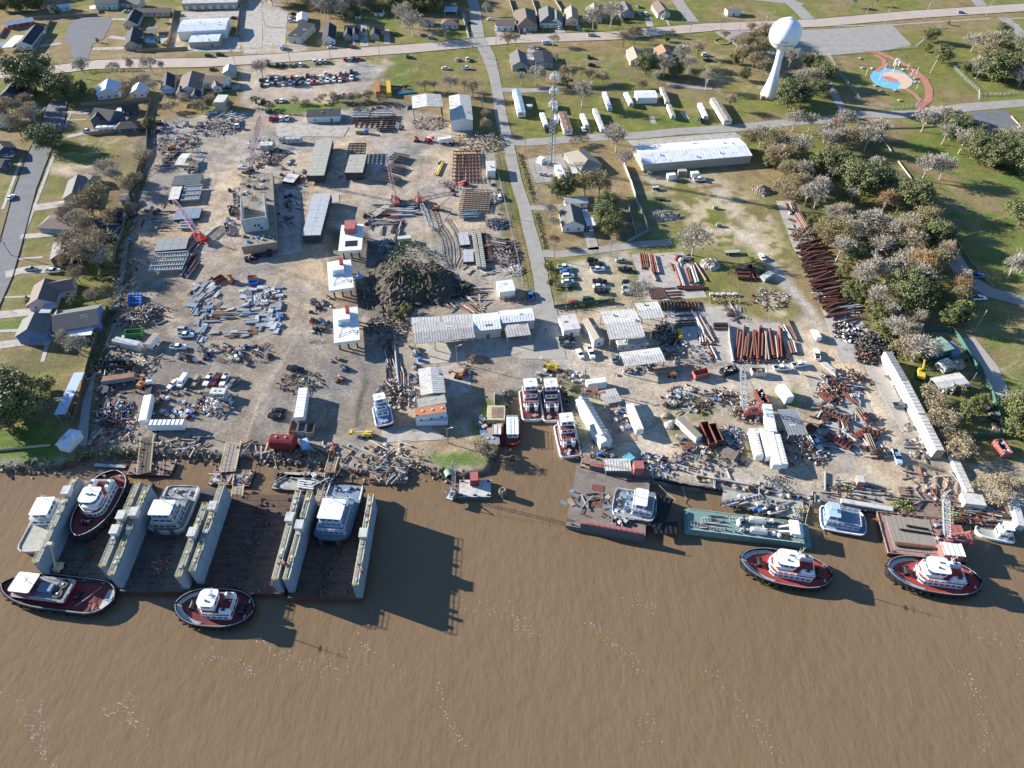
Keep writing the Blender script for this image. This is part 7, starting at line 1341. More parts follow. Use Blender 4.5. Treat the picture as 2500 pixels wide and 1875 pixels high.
TS(c0_,'on the river bank at the left edge',[(250,1180,'oak',15,1.15),(80,1280,'oak',14,1.1),(60,990,'oak',13,1.1),(540,900,'green',7)]);TS(c0_,'behind the big blue house',[(880,520,'bare',11),(740,420,'bare',8)])
TS(a1,'at the top edge among the houses',[(900,60,'bare',16),(1120,90,'bare',12),(1300,190,'bare',12),(1420,170,'bare',13),(1500,210,'bare',14),(1690,120,'bare',15),(760,40,'bare',12),(1850,60,'bare',13),(2150,300,'bare',18,1.2),(2080,130,'oak',12),(1980,90,'olive',13),(2180,60,'olive',12),(1250,60,'bare',12),(1600,60,'bare',12),(1030,50,'bare',10)])
TS(a1,'at the entrance of the yard',[(630,860,'bare',13),(560,800,'bare',8),(690,720,'brown',5)]);TS(a1,'along the hedge above the site office',[(1780,1090,'olive',7),(1400,1100,'bare',7),(980,1120,'dry',5),(1240,1110,'dry',4),(720,1170,'dry',4),(1100,1130,'dry',4),(60,1120,'dry',6),(170,1180,'dry',6),(280,1160,'dry',5),(560,1110,'bush',4)])
TS(a2,'on the green field above the halls',[(440,1010,'bare',12),(690,1050,'brown',12),(170,990,'brown',8),(270,980,'brown',7),(590,980,'brown',7),(110,970,'bare',6)]);TS(a2,'beside the white metal hall',[(820,1300,'brown',7),(820,1430,'brown',9)])
TS(a2,'near the upper street corner',[(35,390,'bare',19,1.1),(240,130,'oak',14),(120,120,'oak',12),(1060,540,'brown',13,.8),(1140,490,'brown',9),(830,170,'bare',10),(30,60,'oak',12)]);TS(a2,'in front of the houses by the top road',[(1980,330,'bare',18),(2165,300,'bare',20),(1740,310,'brown',7),(1550,500,'bare',9),(2050,200,'bare',12)])
TS(a2,'along the gravel lane',[(1355,920,'bare',14),(1200,920,'bare',9),(1660,900,'brown',12,.7),(1760,890,'brown',12,.7),(1930,890,'brown',10),(2080,900,'dry',9),(1700,920,'bush',5),(1420,880,'bare',7),(1580,700,'bare',9,.6)]);TS(a2,'among the camper vans',[(1860,1150,'bare',17),(2190,1550,'bare',13),(1770,1580,'dry',6),(1880,1550,'dry',5)])
TS(a3,'around the hidden houses',[(90,510,'brown',12),(200,470,'olive',13),(330,800,'oak',14,.9),(530,830,'bare',15),(700,720,'bare',16),(780,800,'bare',13),(980,970,'bare',14),(560,450,'green',6),(620,400,'bare',6),(900,620,'brown',11),(650,830,'oak',9),(1180,440,'brown',8,1.1),(870,860,'olive',8),(430,900,'bare',8),(290,960,'brown',7)])
TS(a3,'in the grove left of the water tower',[(1390,600,'olive',14),(1530,520,'olive',13),(1620,640,'olive',14),(1480,760,'olive',12),(1600,800,'olive',11),(1300,690,'green',9),(1390,870,'oak',8,.8),(1470,380,'brown',10),(1620,470,'olive',12),(1700,420,'brown',9)]);TS(a3,'right of the water tower',[(1880,740,'bare',14),(1860,1160,'oak',15,.95),(2000,1130,'oak',12),(2010,950,'bare',14),(2150,950,'bare',13),(2120,760,'oak',11),(2200,830,'oak',10),(2190,1030,'oak',10)])
TS(a3,'along the side road by the huge white shed',[(1230,1190,'brown',11,.9),(1920,1420,'bare',13),(2090,1420,'bare',11),(1560,1590,'bare',14),(1680,1640,'olive',14),(1440,1600,'olive',11),(1790,1650,'olive',10),(10,1640,'bare',14),(300,960,'dry',6)])
TS(b3,'on the meadow and pipe yard',[(840,1100,'bare',17,1.1),(280,1600,'bare',11,1.2),(110,160,'bare',12)]);TS(b2,'beside the street and the white house',[(1590,480,'oak',10,.7),(1685,470,'oak',11,.8),(1890,450,'olive',13),(2045,465,'olive',14),(2120,770,'oak',11),(2150,870,'oak',10),(1510,700,'bare',9),(1550,810,'bare',7),(1545,990,'orange',6),(2120,640,'oak',10),(1590,1440,'dry',3),(1490,1250,'bush',2.6),(1520,1400,'bush',2.6)])
TS(a4,'in the upper right park',[(1180,450,'oak',9),(1310,680,'oak',11),(1840,870,'oak',17,1.05),(1640,560,'bare',14,1.2),(1850,560,'bare',15,1.3),(1960,400,'oak',9),(2120,560,'bare',13),(2150,940,'bare',14,1.2),(2190,600,'oak',10),(1160,560,'green',6),(1395,270,'green',3,1.0),(330,75,'bare',8),(600,60,'bare',7),(30,920,'oak',12),(1570,800,'oak',8),(2060,780,'green',10)])
TS(a4,'along the park lane',[(230,1450,'bare',16),(45,1545,'bare',11),(1100,1425,'bare',15,1.1),(1320,1390,'bare',14),(1400,1385,'bare',13),(480,1640,'bare',16),(440,1500,'bare',10),(1320,1560,'bare',13),(1500,1659,'bare',14),(1900,1560,'bare',10,1.3),(2100,1600,'bare',12,1.2)])
TS(b4,'in the park meadow',[(1105,290,'bare',16),(1300,280,'bare',15),(1840,140,'oak',13,1.2),(2060,120,'oak',13,1.2),(1700,90,'oak',11),(1950,-10,'oak',12,1.2),(2150,770,'oak',13),(2020,1355,'bare',14),(2170,1290,'bare',11),(1600,20,'oak',10),(1780,10,'oak',10)])
TS(b4,'in the wood above the pipe heap',[(200,220,'oak',12),(60,210,'oak',13),(420,440,'oak',17,1.05),(580,400,'oak',14),(560,240,'bare',12),(640,380,'bare',11),(660,660,'orange',14,.8),(330,530,'bare',8),(920,620,'oak',15),(820,650,'olive',12),(1080,560,'oak',10,.8),(1100,830,'olive',13),(900,1000,'olive',14),(940,860,'bare',12),(1180,980,'oak',12),(1250,940,'olive',11),(700,980,'bare',14),(600,1130,'bare',13),(560,960,'brown',12),(330,980,'bare',14),(230,1000,'olive',13),(100,960,'olive',12),(180,1160,'bare',13),(330,1180,'oak',10),(520,1380,'bare',14),(700,1400,'bare',15),(420,1450,'bare',13),(1020,1380,'orange',15),(1200,1300,'olive',13),(1300,1200,'brown',13),(860,1560,'oak',13),(1000,1640,'oak',12),(1100,1520,'oak',10),(1440,1560,'orange',12,.8),(1480,1470,'bare',11),(300,1560,'green',9),(430,1600,'green',9),(560,1659,'bare',12),(1420,1640,'olive',10),(240,1340,'green',8),(100,760,'bare',11),(230,860,'bare',11),(60,860,'olive',10),(470,880,'olive',8),(780,1120,'oak',9),(1340,1000,'oak',9),(1000,1180,'olive',11),(70,1000,'olive',9),(120,300,'bare',9)])
TS(b3,'along the wood edge by the huge shed',[(1720,170,'olive',12),(1820,300,'olive',12),(1880,120,'olive',11),(1960,440,'olive',12),(2050,560,'bare',13),(2000,300,'bare',12),(2150,600,'bare',12),(2160,480,'bare',13),(1690,120,'bush',7),(2110,780,'green',7),(2160,200,'oak',9),(1800,420,'dry',7),(1900,500,'dry',7),(2190,900,'olive',8),(1650,60,'olive',11),(1760,0,'bare',12),(1960,60,'olive',10)])
TS(c4_,'around the green compound',[(620,140,'green',8),(560,70,'green',8),(690,260,'bush',5),(770,340,'bare',11),(830,300,'dry',6),(1010,580,'bare',13,1.15),(900,500,'dry',8),(1360,180,'green',10),(1500,170,'green',11),(1200,1030,'dry',8),(1300,1320,'dry',8),(1250,1160,'dry',6),(1440,1600,'dry',8),(1580,1200,'green',9),(1720,1100,'green',7),(2060,1380,'green',12),(2150,1250,'oak',12),(2150,1100,'olive',9),(1540,1500,'dry',6),(1400,1450,'dry',5),(1020,160,'bush',3),(700,130,'bare',9)])
TS(d4,'on the right river bank',[(1800,340,'dry',8),(1950,330,'dry',6),(2090,300,'dry',5)]);TS(c2_,'at the bank of the inlet',[(840,1600,'dry',6),(1650,840,'dry',5),(790,1540,'dry',5)])
TS(c1_,'beside the large spoil mound',[(2100,130,'bush',3),(2170,60,'bush',4)])
def hedge(T,pts,w_,h_,lb,leafm='leaf_green',dens=9):
 q=random.Random(len(pts)*7+int(pts[0][0]));mb=MB();P0=V3(P(T,*pts[0]));
 for a_,b_ in zip(pts,pts[1:]):
  A=V3(P(T,*a_));B=V3(P(T,*b_));d=B-A;n=int(d.length*dens);s=V3((-d.y,d.x,0)).normalized()
  for k in range(n):
   p=A+d*q.random()+s*q.gauss(0,w_*.35)+V3((0,0,q.uniform(.05,1)*h_))-P0;u=V3((q.gauss(0,1),q.gauss(0,1),q.gauss(0,1))).normalized();v=u.orthogonal().normalized();t_=u.cross(v);r_=q.uniform(.15,.42);mb.add([p-v*r_,p-t_*r_*.7,p+v*r_,p+t_*r_],[(0,1,2,3)],leafm)
 o=mb.obj('hedge',None,tuple(P0));tag(o,lb,'hedge',kind='stuff');return o
hedge(c2_,[(1580,30),(2212,-50)],2.2,1.8,'green hedge below the gravel car park');hedge(b3,[(1000,1590),(1370,1600)],2.5,2.2,'brown clipped hedge above the pipe slab','dry_grass',14);hedge(b0,[(1560,60),(1500,300),(1420,640),(1360,900),(1270,1300),(1230,1659)],2.6,2.0,'tangle of dry brush along the garden side of the shipyard fence','leaf_olive',12);hedge(c0_,[(1240,10),(1120,330),(1010,640)],1.2,1.2,'strip of weeds along the inside of the shipyard fence','leaf_green',8)
hedge(c4_,[(600,120),(720,340),(860,560)],5,2.6,'bright green scrub between wood and tyre heap','leaf_green',26);hedge(c4_,[(950,860),(1130,1150),(1350,1500),(1480,1659)],3.5,2.4,'dry scrub behind the white hoppers','leaf_olive',22);hedge(c4_,[(450,1650-100),(760,1560)],1,.6,'weed strip below the scrap slab','leaf_green',8)
hedge(a0,[(960,790),(1200,770),(1530,765)],2.2,1.3,'row of dark shrubs along the top road verge','leaf_green',10);hedge(b2,[(1180,0),(1260,220),(1340,530)],1.6,.5,'dark weedy ditch beside the street, upper run','leaf_oak',14);hedge(b2,[(1370,640),(1420,850),(1470,1030)],1.6,.5,'dark weedy ditch beside the street, lower run','leaf_oak',14);hedge(b2,[(1480,1150),(1540,1330),(1590,1480)],2,1.0,'weedy ditch beside the gravel car park','leaf_olive',14)
hedge(a1,[(540,1170),(900,1240),(1060,1250)],1.5,.8,'weeds along the lower edge of the dirt car park','leaf_green',9);hedge(b2,[(960,1560),(1290,1600)],3,1.4,'dry brambles behind the workshop range','leaf_brown',18)
grove(a0,[(-100,-60),(480,-60),(480,130),(0,170)],16,['green','olive','brown','oak'],11,15,'in the upper left corner wood')
grove(a1,[(680,-80),(2212,-80),(2212,60),(700,70)],26,['bare','bare','brown','olive'],12,16,'in the wood along the top edge')
grove(a1,[(560,0),(1100,0),(1100,60),(560,60)],5,['bare'],13,16,'north of the corner shop');grove(a1,[(1150,60),(2000,60),(2000,200),(1200,200)],12,['bare','bare','brown'],13,17,'behind the grey cottages');grove(a2,[(-60,-80),(560,-80),(480,60),(0,120)],9,['oak','brown','bare'],11,15,'behind the green cottages')
grove(b4,[(150,620),(600,780),(1000,700),(1300,980),(1450,1250),(1050,1500),(560,1560),(100,1000)],8,['bare','bare','brown'],12,16,'in the dense wood')
grove(b3,[(1600,0),(2100,0),(2212,500),(2000,560),(1700,250)],5,['bare','bare','brown'],11,15,'in the wood edge strip')
grove(a3,[(1280,520),(1700,420),(1680,820),(1350,820)],14,['olive','brown','bare','olive'],10,14,'in the thicket west of the water tower')
grove(a4,[(1500,600),(2212,640),(2212,900),(1600,900)],9,['oak','bare','brown'],12,16,'behind the water park')
grove(a4,[(0,1400),(600,1450),(700,1659),(0,1659)],9,['bare','bare','brown'],11,15,'below the park lane');grove(a4,[(1300,1500),(2212,1560),(2212,1900),(1500,1700)],12,['oak','bare','oak','brown'],11,15,'above the big lawn')
grove(b0,[(700,600),(1250,700),(1230,1350),(750,1300)],12,['brown','bare','brown'],9,14,'in the back gardens by the yard fence');grove(c4_,[(560,60),(1080,60),(1060,600),(900,560)],9,['dry','bare','green'],6,10,'by the tyre heap')
grove(a0,[(-40,1100),(400,1120),(480,1400),(0,1420)],8,['brown','bare'],9,13,'along the left side street');grove(a1,[(1200,1080),(2000,1080),(2000,1110),(1200,1110)],8,['dry','bare'],4,6,'in the hedge above the site office')
mound(b1,2140,1420,17,20,7.5,'soilD','large dark spoil mound with weeds and beams on it',seed=4,ang=.2);mound(b2,200,1430,15,15,6.5,'soilD','right shoulder of the large dark spoil mound',seed=9)
hedge(b1,[(2040,1180),(2120,1060),(2200,980)],7,3,'pale weeds on the left flank of the spoil mound','leaf_yellow',22);hedge(b1,[(2030,1300),(2200,1450)],12,9,'green scrub on the spoil mound','leaf_oak',70);hedge(b2,[(0,1440),(160,1560)],9,7,'scrub on the right shoulder of the spoil mound','leaf_oak',60);hedge(b2,[(20,1010),(150,1040),(330,1360)],3,4,'green weeds along the crest of the mound','leaf_green',20)
mound(b3,1590,400,5,5,2.6,'dirt','brown earth heap at the wood edge',seed=2);mound(b3,545,670,8,5,1.8,'gravel','low grey rubble mound on the meadow',seed=3);mound(b3,1035,1205,4.4,4.2,2.6,'concrete','heap of pale broken concrete on the grass',seed=6);mound(c2_,720,560,4.5,2.6,2.0,'dirt','small brown sand heap in front of the workshop',name='sand_heap',seed=8)
heap(b3,1035,1205,4,2.6,220,['concrete','whiteD','rock','concrete'],'pale broken concrete blocks on the grass','rubble_pile','block')
heap(c4_,600,420,8,2.6,330,['rubber','steelD','woodD','rubber'],'large heap of old black tyres and scrap at the end of the pipe yard','tyre_heap','tyre',sx=1.0);heap(c4_,520,540,5,1.6,110,['rubber','rubber','rustD'],'smaller heap of old tyres beside the hopper','tyre_heap','tyre');heap(c4_,300,280,6,1.2,90,['rubber','whiteD','rubber'],'scattered tyres and white sacks in the pipe yard','tyre_heap','tyre')
heap(b2,540,1470,6,1.8,190,['rubber','rubber','steelD'],'heap of black tyres at the foot of the mound','tyre_heap','tyre');heap(b4,60,1560,4,1.2,60,['white','steelL','rust'],'white bent sheet metal among the long pipes','scrap_pile','mix')
heap(c0_,1520,110,8,2.6,260,['rust','rustL','woodG','woodD','steelL'],'brown heap of scrap iron in the left yard','scrap_pile','long');heap(a1,150,1380,11,2.2,360,['steelL','whiteD','rustD','steelD','steel'],'wide heap of cut plate scrap in the upper left yard','scrap_pile','mix',sx=1.3);heap(b0,1900,-110,9,2,220,['steelL','steelB','rustD','steelD','rustL'],'jumble of metal parts behind the orange boom lift','scrap_pile','mix',sx=1.6)
heap(a2,760,1540,12,2.4,380,['black','steelD','rustD','steelD','steelL','rustL','whiteD','rubber'],'dark jumble of salvaged machinery by the street corner','scrap_pile','mix',sx=1.4);heap(c0_,1240,1150,6,1.8,200,['black','blue','whiteD','red_dark','steelD','steelD'],'jumble of dark and blue drums in the lower left yard','drum_pile','mix');heap(c0_,1330,1260,6,.8,90,['red_dark','rust','steelL'],'scattered red iron parts in the lower left yard','scrap_pile','long')
heap(c0_,1340,660,9,1.5,240,['black','steelD','steelL','yelP','rubber'],'dark scrap heaped between the two long truck bodies','scrap_pile','mix',sx=1.5);heap(c0_,1250,470,6,2.4,60,['steelD','rubber','woodD'],'crumpled dark tarpaulin by the yard fence','tarpaulin','mix')
heap(b3,2080,900,7,2.6,260,['rustD','woodG','rust','woodD'],'tangle of brown rebar at the top of the long pipe heap','scrap_pile','long')
heap(c1_,1960,240,10,2.0,300,['steel','woodG','rust','soilD','rubber','steelD','woodD'],'debris heap right of the nearest white deckhouse','scrap_pile','mix',sx=.9);heap(b1,1850,1560,8,2.0,240,['woodD','steelD','soilD','rustL','woodG'],'dark debris at the foot of the spoil mound','scrap_pile','mix');heap(b1,2040,1000,5,1.2,70,['steelL','steelD'],'loose beams left of the spoil mound','scrap_pile','long')
heap(c1_,1040,820,6,1.4,140,['rustL','steelD','woodG','rust'],'brown trailer parts above the white semi trailer','scrap_pile','mix',sx=1.5);heap(c1_,2050,940,8,1.6,240,['steelD','rubber','whiteD','steelL','rustD'],'dark pump and valve scrap beside the black pipes','scrap_pile','mix',sx=.8)
heap(c3_,790,990,7,1.2,110,['yelP','steelL','steelD','rust','steel','rustD','steelB'],'jumble of engines and yellow parts on the grass circle','scrap_pile','mix',sx=1.4);heap(c3_,1180,970,5,1.0,70,['rubber','whiteD','rust','steelD'],'tyres and engine parts at the top of the grass circle','scrap_pile','mix',sx=1.4);heap(c3_,950,1100,3,.9,40,['rubber','whiteD','rustD'],'ring shaped parts in the middle of the grass circle','scrap_pile','mix');heap(c3_,1450,1150,6,2.2,170,['steelL','rustR','rust','whiteD'],'red and grey scrap round the foot of the salvage crane','scrap_pile','mix');heap(c3_,1270,1400,5,.8,150,['steelL','steelB','steelD'],'crumpled grey sheet on the grass','tarpaulin','mix')
heap(c3_,1010,1610,8,1.6,200,['black','steelB','whiteD','steelD','rust','steelD'],'mixed junk along the lower edge of the grass circle','scrap_pile','mix',sx=1.6);heap(c3_,2010,1500,9,1.8,300,['rust','steelD','rustR','whiteD','steelL','black'],'rusty junk below the slate shed','scrap_pile','mix',sx=1.2);heap(c3_,800,520,7,1.3,130,['rust','rustL','steelD','whiteD'],'twisted iron on the slab below the canopies','scrap_pile','mix',sx=1.4)
heap(c3_,560,300,8,1.6,220,['steelD','steel','soilD','black','rustD'],'dark parts in the shade between the canopies','scrap_pile','mix',sx=.7);heap(b3,1680,1570,7,1.4,120,['steelL','rustR','whiteD','steelD','rustD','steelD'],'row of old winches and pumps above the brown hedge','scrap_pile','mix',sx=1.2);heap(b3,1500,1300,5,1.2,60,['rustR','rust'],'rusty frames in front of the small pipe rack','scrap_pile','long');heap(c4_,1530,1600,1,.2,10,['rust'],'rusty bits by the gangway')
heap(b2,1010,1100,9,2.2,300,['woodG','woodD','rustL','steelD','whiteD'],'timber and tyre debris along the street fence, lower run','scrap_pile','mix',sx=.9);heap(b2,930,480,5,1.4,180,['woodB','woodG','yelP','steelL'],'pale brushwood along the street fence','scrap_pile','long',sx=.7);heap(b2,950,760,5,1.8,170,['steelB','steelD','steelB','rust'],'stack of dark blue steel offcuts by the street fence','scrap_pile','long');heap(b2,960,1000,5,1.8,130,['woodG','whiteD','woodD','rust'],'stacked grey timber by the street fence','timber_pile','log',ang=0);heap(b2,1140,1270,4,1.4,70,['whiteD','white'],'white crumpled sheets by the street fence','scrap_pile','mix')
heap(a2,220,1330,9,2.0,170,['steelL','rustD','steelD','redF','whiteD'],'machines and parts under the crane hall','machinery_pile','mix',sx=1.2);heap(b1,640,60,7,1.6,180,['steelL','rust','orange','steelD','whiteD'],'parts heaped behind the tall pink crane','scrap_pile','mix',sx=1.4);heap(a1,600,1560,7,2.2,120,['white','steelL','steelD'],'white tanks and frames at the foot of the tall crane','machinery_pile','mix')
lbx(a1,870,1490,1045,1485,3,3,'grey cabin with white end behind the mottled hull section','whiteD','steelL',win=True,name='cabin');lbx(a1,600,1555,735,1550,4,3.4,'cream cabin at the foot of the tall pink crane','whiteD','roofL',win=True,name='cabin');lbx(a1,800,1480,865,1480,3,3,'small slate roofed cabin beside the cream cabin','whiteD','steel',win=True,name='cabin')
lbx(a2,310,1500,450,1480,2.6,3,'white tank truck body in front of the white metal hall','white','white',round_=True,wheels=True,name='tank_truck',cat='truck');lbx(b1,2080,910,2230,895,2.6,2.6,'white trailer at the top of the spoil mound','whiteD','whiteD',wheels=True,name='flat_trailer',cat='trailer')
for T,x1,y1,x2,y2,lb,mt in((b1,265,560,290,640,'upper open steel skip left of the largest hull section','steelD'),(b1,225,740,250,850,'lower open steel skip left of the largest hull section','steelL'),(b1,425,1130,560,1100,'long black skip in front of the largest hull section','black'),(b1,460,1330,550,1325,'orange skip on the plate yard','orange'),(b1,470,1385,570,1375,'blue skip beside the orange skip','blue'),(b1,320,420,330,520,'pale open skip beside the largest hull section','whiteD'),(b1,90,1370,190,1310,'rusty narrow skip at the plate yard','rustR')):DM(T,x1,y1,x2,y2,2.2,1.6,lb,mt,['steelL','rust','steelD']if 'hull' in lb else None)
A_=dict(plate_stack=4,steel_plate=6,steel_beam=3)
js(c1_,[(340,0),(640,0),(700,60),(620,240),(560,300),(110,340),(90,280),(560,250)],40,A_,'in the plate yard',align=5);js(b1,[(0,1370),(160,1390),(140,1560),(200,1659),(0,1659)],36,A_,'at the left of the plate yard',align=60);js(b1,[(400,1470),(830,1440),(850,1659),(430,1659)],60,dict(plate_stack=3,steel_plate=4,bulk_bag=3,steel_rack=1,crate=1),'behind the plate yard',align=8)
js(b1,[(450,1560),(680,1550),(690,1640),(460,1650)],26,dict(bulk_bag=1),'in the white cluster on the plate yard');js(c0_,[(2080,0),(2212,0),(2212,360),(2120,380)],26,A_,'beside the parked pickups',align=80);js(c1_,[(0,0),(300,20),(280,130),(0,180)],30,A_,'at the left of the plate yard',align=10);js(b0,[(2080,1420),(2212,1400),(2212,1659),(2010,1659)],26,A_,'at the upper left of the plate yard',align=70)
js(c1_,[(620,0),(850,0),(810,280),(700,290)],24,dict(plate_stack=3,steel_plate=2),'along the plate yard track',align=85);js(c1_,[(810,70),(850,70),(830,280),(790,280)],6,dict(crate=1),'in a line beside the plate track')
js(c1_,[(0,400),(720,420),(720,640),(330,640),(0,560)],60,dict(machine=4,steel_rack=2,crate=1,drum=1,tote_tank=1,cable_spool=1),'in the welding machine park');js(c0_,[(1880,440),(2212,440),(2212,620),(1900,620)],30,dict(machine=5,bulk_bag=2,drum=1,steel_rack=1),'left of the welding machine park');js(c1_,[(1150,0),(1350,30),(1330,200),(1180,420),(1140,300)],18,dict(machine=4,steel_rack=1,crate=1,timber=1),'left of the nearest white deckhouse');js(b1,[(1150,1540),(1380,1540),(1380,1659),(1150,1659)],14,dict(machine=3,bulk_bag=1,crate=1),'between the two white deckhouses')
js(c0_,[(1650,900),(2212,880),(2212,1200),(1650,1200)],44,dict(machine=3,drum=2,crate=3,tote_tank=2,bulk_bag=1,pallet=1),'between the tank trailers');js(c0_,[(1820,1120),(2030,1110),(2020,1200),(1830,1200)],16,dict(crate=1,tote_tank=1),'stacked above the seamed tank trailer');js(c0_,[(1060,900),(1500,830),(1480,1330),(1000,1330)],46,dict(drum=4,machine=2,timber=2,crate=1,old_tyre=2,steel_beam=1),'in the muddy lower left yard')
js(c0_,[(1220,0),(1780,0),(1760,200),(1240,200)],28,dict(timber=3,steel_beam=3,drum=1,machine=1),'around the scrap iron heap');js(c0_,[(1230,300),(1560,300),(1550,480),(1200,470)],22,dict(crate=2,bulk_bag=2,machine=2,drum=1),'around the green waste container')
mb=MB();
for k in range(16):
 i,j=k%4,k//4;x,y,_=P(b0,1410+i*38,1545+j*30,0);me_=JK['drum'][0]if k!=5 else JK['drum'][1];o_=ON('drum',me_);CL(o_);o_.location=(x,y,0);o_.scale=(2.1,2.1,1.5);tag(o_,'large blue drum in the square cluster by the fence' if k!=5 else 'single red brown drum among the blue drums','drum','blue drums by the fence');
 if k!=5:SHARED.add(o_.name)
js(b0,[(1720,0),(2180,-60),(2180,200),(1780,200)],46,dict(steel_plate=2,steel_beam=3,machine=2,steel_rack=2,crate=1),'in the upper left yard',align=5);js(b0,[(1560,560),(1850,560),(1800,860),(1500,860)],20,dict(steel_beam=3,timber=2,machine=1),'left of the lattice boom',align=0);js(b0,[(2020,900),(2130,900),(2110,1300),(1990,1290)],26,dict(steel_beam=1),'stacked beside the deck panel',align=85,smin=1,smax=1.5,jit=.3)
js(b0,[(1330,560),(1500,560),(1400,1100),(1280,1100)],26,dict(timber=2,steel_plate=1,drum=1,old_tyre=1,steel_beam=1),'in the strip inside the left fence',align=75);js(b0,[(1260,1180),(1500,1100),(1480,1480),(1240,1640)],22,dict(timber=2,steel_beam=1,pipe=1,drum=1),'in the strip inside the left fence, lower part',align=70);js(a0,[(1600,1300),(2212,1340),(2212,1560),(1660,1600)],60,dict(steel_plate=3,steel_beam=3,machine=2,drum=1),'in the upper left corner of the yard')
js(a1,[(0,1240),(400,1250),(380,1420),(0,1440)],30,dict(steel_plate=3,steel_beam=2,steel_rack=1),'on the wide plate scrap heap',z=.6)
js(b1,[(790,240),(1080,200),(1060,420),(800,420)],18,dict(machine=2,steel_rack=1,steel_beam=1,cable_spool=1),'right of the largest hull section');js(b1,[(760,420),(1030,400),(1030,800),(790,850)],30,dict(machine=2,steel_rack=1,steel_beam=1,cable_spool=1,bulk_bag=1),'in the shade between the hull sections');js(b1,[(1260,100),(1500,120),(1480,260),(1300,260)],12,dict(machine=2,cable_spool=1,crate=1),'between the back hull sections');js(b1,[(250,380),(360,380),(370,1000),(230,980)],18,dict(machine=2,crate=1,steel_plate=1),'left of the largest hull section');js(b1,[(620,-60),(950,-60),(930,180),(560,160)],30,dict(steel_rack=2,machine=2,steel_beam=2,crate=1),'behind the largest hull section')
js(b1,[(1970,560),(2212,560),(2212,680),(2000,680)],26,dict(steel_beam=1),'in the stack below the middle pink crane',align=2,smin=1.2,smax=1.8,jit=.15,);js(b1,[(1850,700),(2110,690),(2120,770),(1870,780)],16,dict(steel_beam=3,pipe=1),'in the lower stack below the middle pink crane',align=2,jit=.2);js(b1,[(1890,800),(2100,810),(2090,1040),(1900,1030)],16,dict(steel_beam=1),'standing in the slotted rack',align=85,smin=.9,smax=1.4,jit=.2);js(b1,[(1690,560),(1850,620),(1830,800),(1700,820)],18,dict(machine=2,timber=2,steel_beam=1),'right of the red cabin deckhouse')
js(b2,[(0,520),(90,560),(100,680),(0,680)],12,dict(steel_beam=1),'beside the lowered crane',align=2);js(b2,[(380,280),(480,280),(480,460),(370,460)],10,dict(machine=1,steel_rack=1),'left of the lower beam grid');js(b2,[(830,230),(960,260),(990,700),(860,700)],26,dict(timber=2,steel_rack=1,drum=1,old_tyre=1,machine=1),'along the street fence');js(b2,[(560,1200),(930,1240),(930,1400),(600,1400)],14,dict(timber=3,pipe=1,pallet=1),'around the brown puddles');js(b2,[(600,1460),(830,1450),(820,1600),(580,1600)],22,dict(timber=3,pipe=2),'in the lower timber stack',align=3,jit=.3);js(b2,[(330,1540),(800,1600),(800,1700),(400,1700)],26,dict(pipe=2,timber=3,steel_beam=1),'in the beam heap behind the workshop range',align=-45,jit=.4)
js(b2,[(290,60),(340,80),(360,230),(290,230)],3,dict(steel_beam=1),'by the yellow rails',align=60);pipes(b2,[(290,235,355,90),(305,238,370,95)],.35,['yellow'],'yellow rail lying left of the upper beam grid','yellow rails left of the beam grid',name='yellow_rail')
js(a1,[(1590,1130),(2212,1130),(2212,1200),(1600,1210)],26,dict(steel_rack=2,machine=2,steel_beam=3),'behind the ribbed racks');js(a1,[(1900,930),(2212,920),(2212,1010),(1900,1010)],26,dict(steel_beam=2,steel_plate=1,timber=1),'beside the yellow container',align=3);pipes(a1,[(2080,1005,2260,985,.5),(2085,1018,2262,998,.45)],.5,['cyan'],'long blue pipe beside the yellow container','long blue pipes by the yellow container')
js(a1,[(1880,1250),(2200,1280),(2150,1430),(2040,1430)],16,dict(steel_beam=2,steel_rack=1),'right of the dark rusty frame',align=85)
js(c1_,[(1900,400),(2060,400),(2180,700),(2100,1060),(1960,1060)],40,dict(timber=3,pipe=3,steel_beam=2,old_tyre=1,drum=1),'beside the black pipes',align=-75,jit=.5);pipes(c1_,[(2060,480,2110,980,.45),(2120,700,2140,1030,.35),(2150,720,2160,1030,.35),(2175,760,2180,1040,.3),(2200,740,2205,1080,.3)],.4,['steelD','rust','steel'],'long dark pipe west of the workshop range','long pipes west of the workshop range')
pipes(c1_,[(1830,220,1930,310,.4),(2050,300,2070,400,.25),(2075,300,2085,410,.25)],.3,['whiteD','rustL'],'short pale pipe among the debris','short pipes among the debris');js(c1_,[(1350,560),(1640,560),(1640,820),(1360,820)],10,dict(machine=3,crate=1,bulk_bag=1),'on the open ground by the gully');js(c2_,[(0,430),(120,430),(110,660),(0,660)],14,dict(drum=1,crate=1,machine=1,old_tyre=1),'at the left end of the workshop range');js(c2_,[(0,650),(80,650),(110,1080),(0,1080)],26,dict(drum=1,machine=2,pipe=1,steel_plate=1),'left of the tall shop')
js(c2_,[(450,620),(640,620),(660,780),(590,780)],16,dict(steel_plate=2,machine=1,timber=1),'on the white stained slab');js(c2_,[(760,1180),(860,1180),(840,1420),(740,1430)],10,dict(crate=2,machine=1),'on the grass west of the inlet');js(c2_,[(1340,690),(1760,680),(1800,800),(1600,880),(1380,870)],34,dict(timber=3,old_tyre=2,crate=1,rubble_block=2),'at the head of the inlet');js(c2_,[(1730,700),(1900,700),(1890,820),(1740,820)],10,dict(bulk_bag=2,crate=1),'beside the white tank container')
js(c2_,[(1960,1400),(2212,1500),(2212,1640),(2000,1640)],16,dict(timber=2,crate=1,machine=1),'below the long white store');js(c3_,[(0,1060),(100,1060),(230,1420),(20,1440)],12,dict(crate=1,machine=1,tote_tank=1),'on the open floor beside the white trailer')
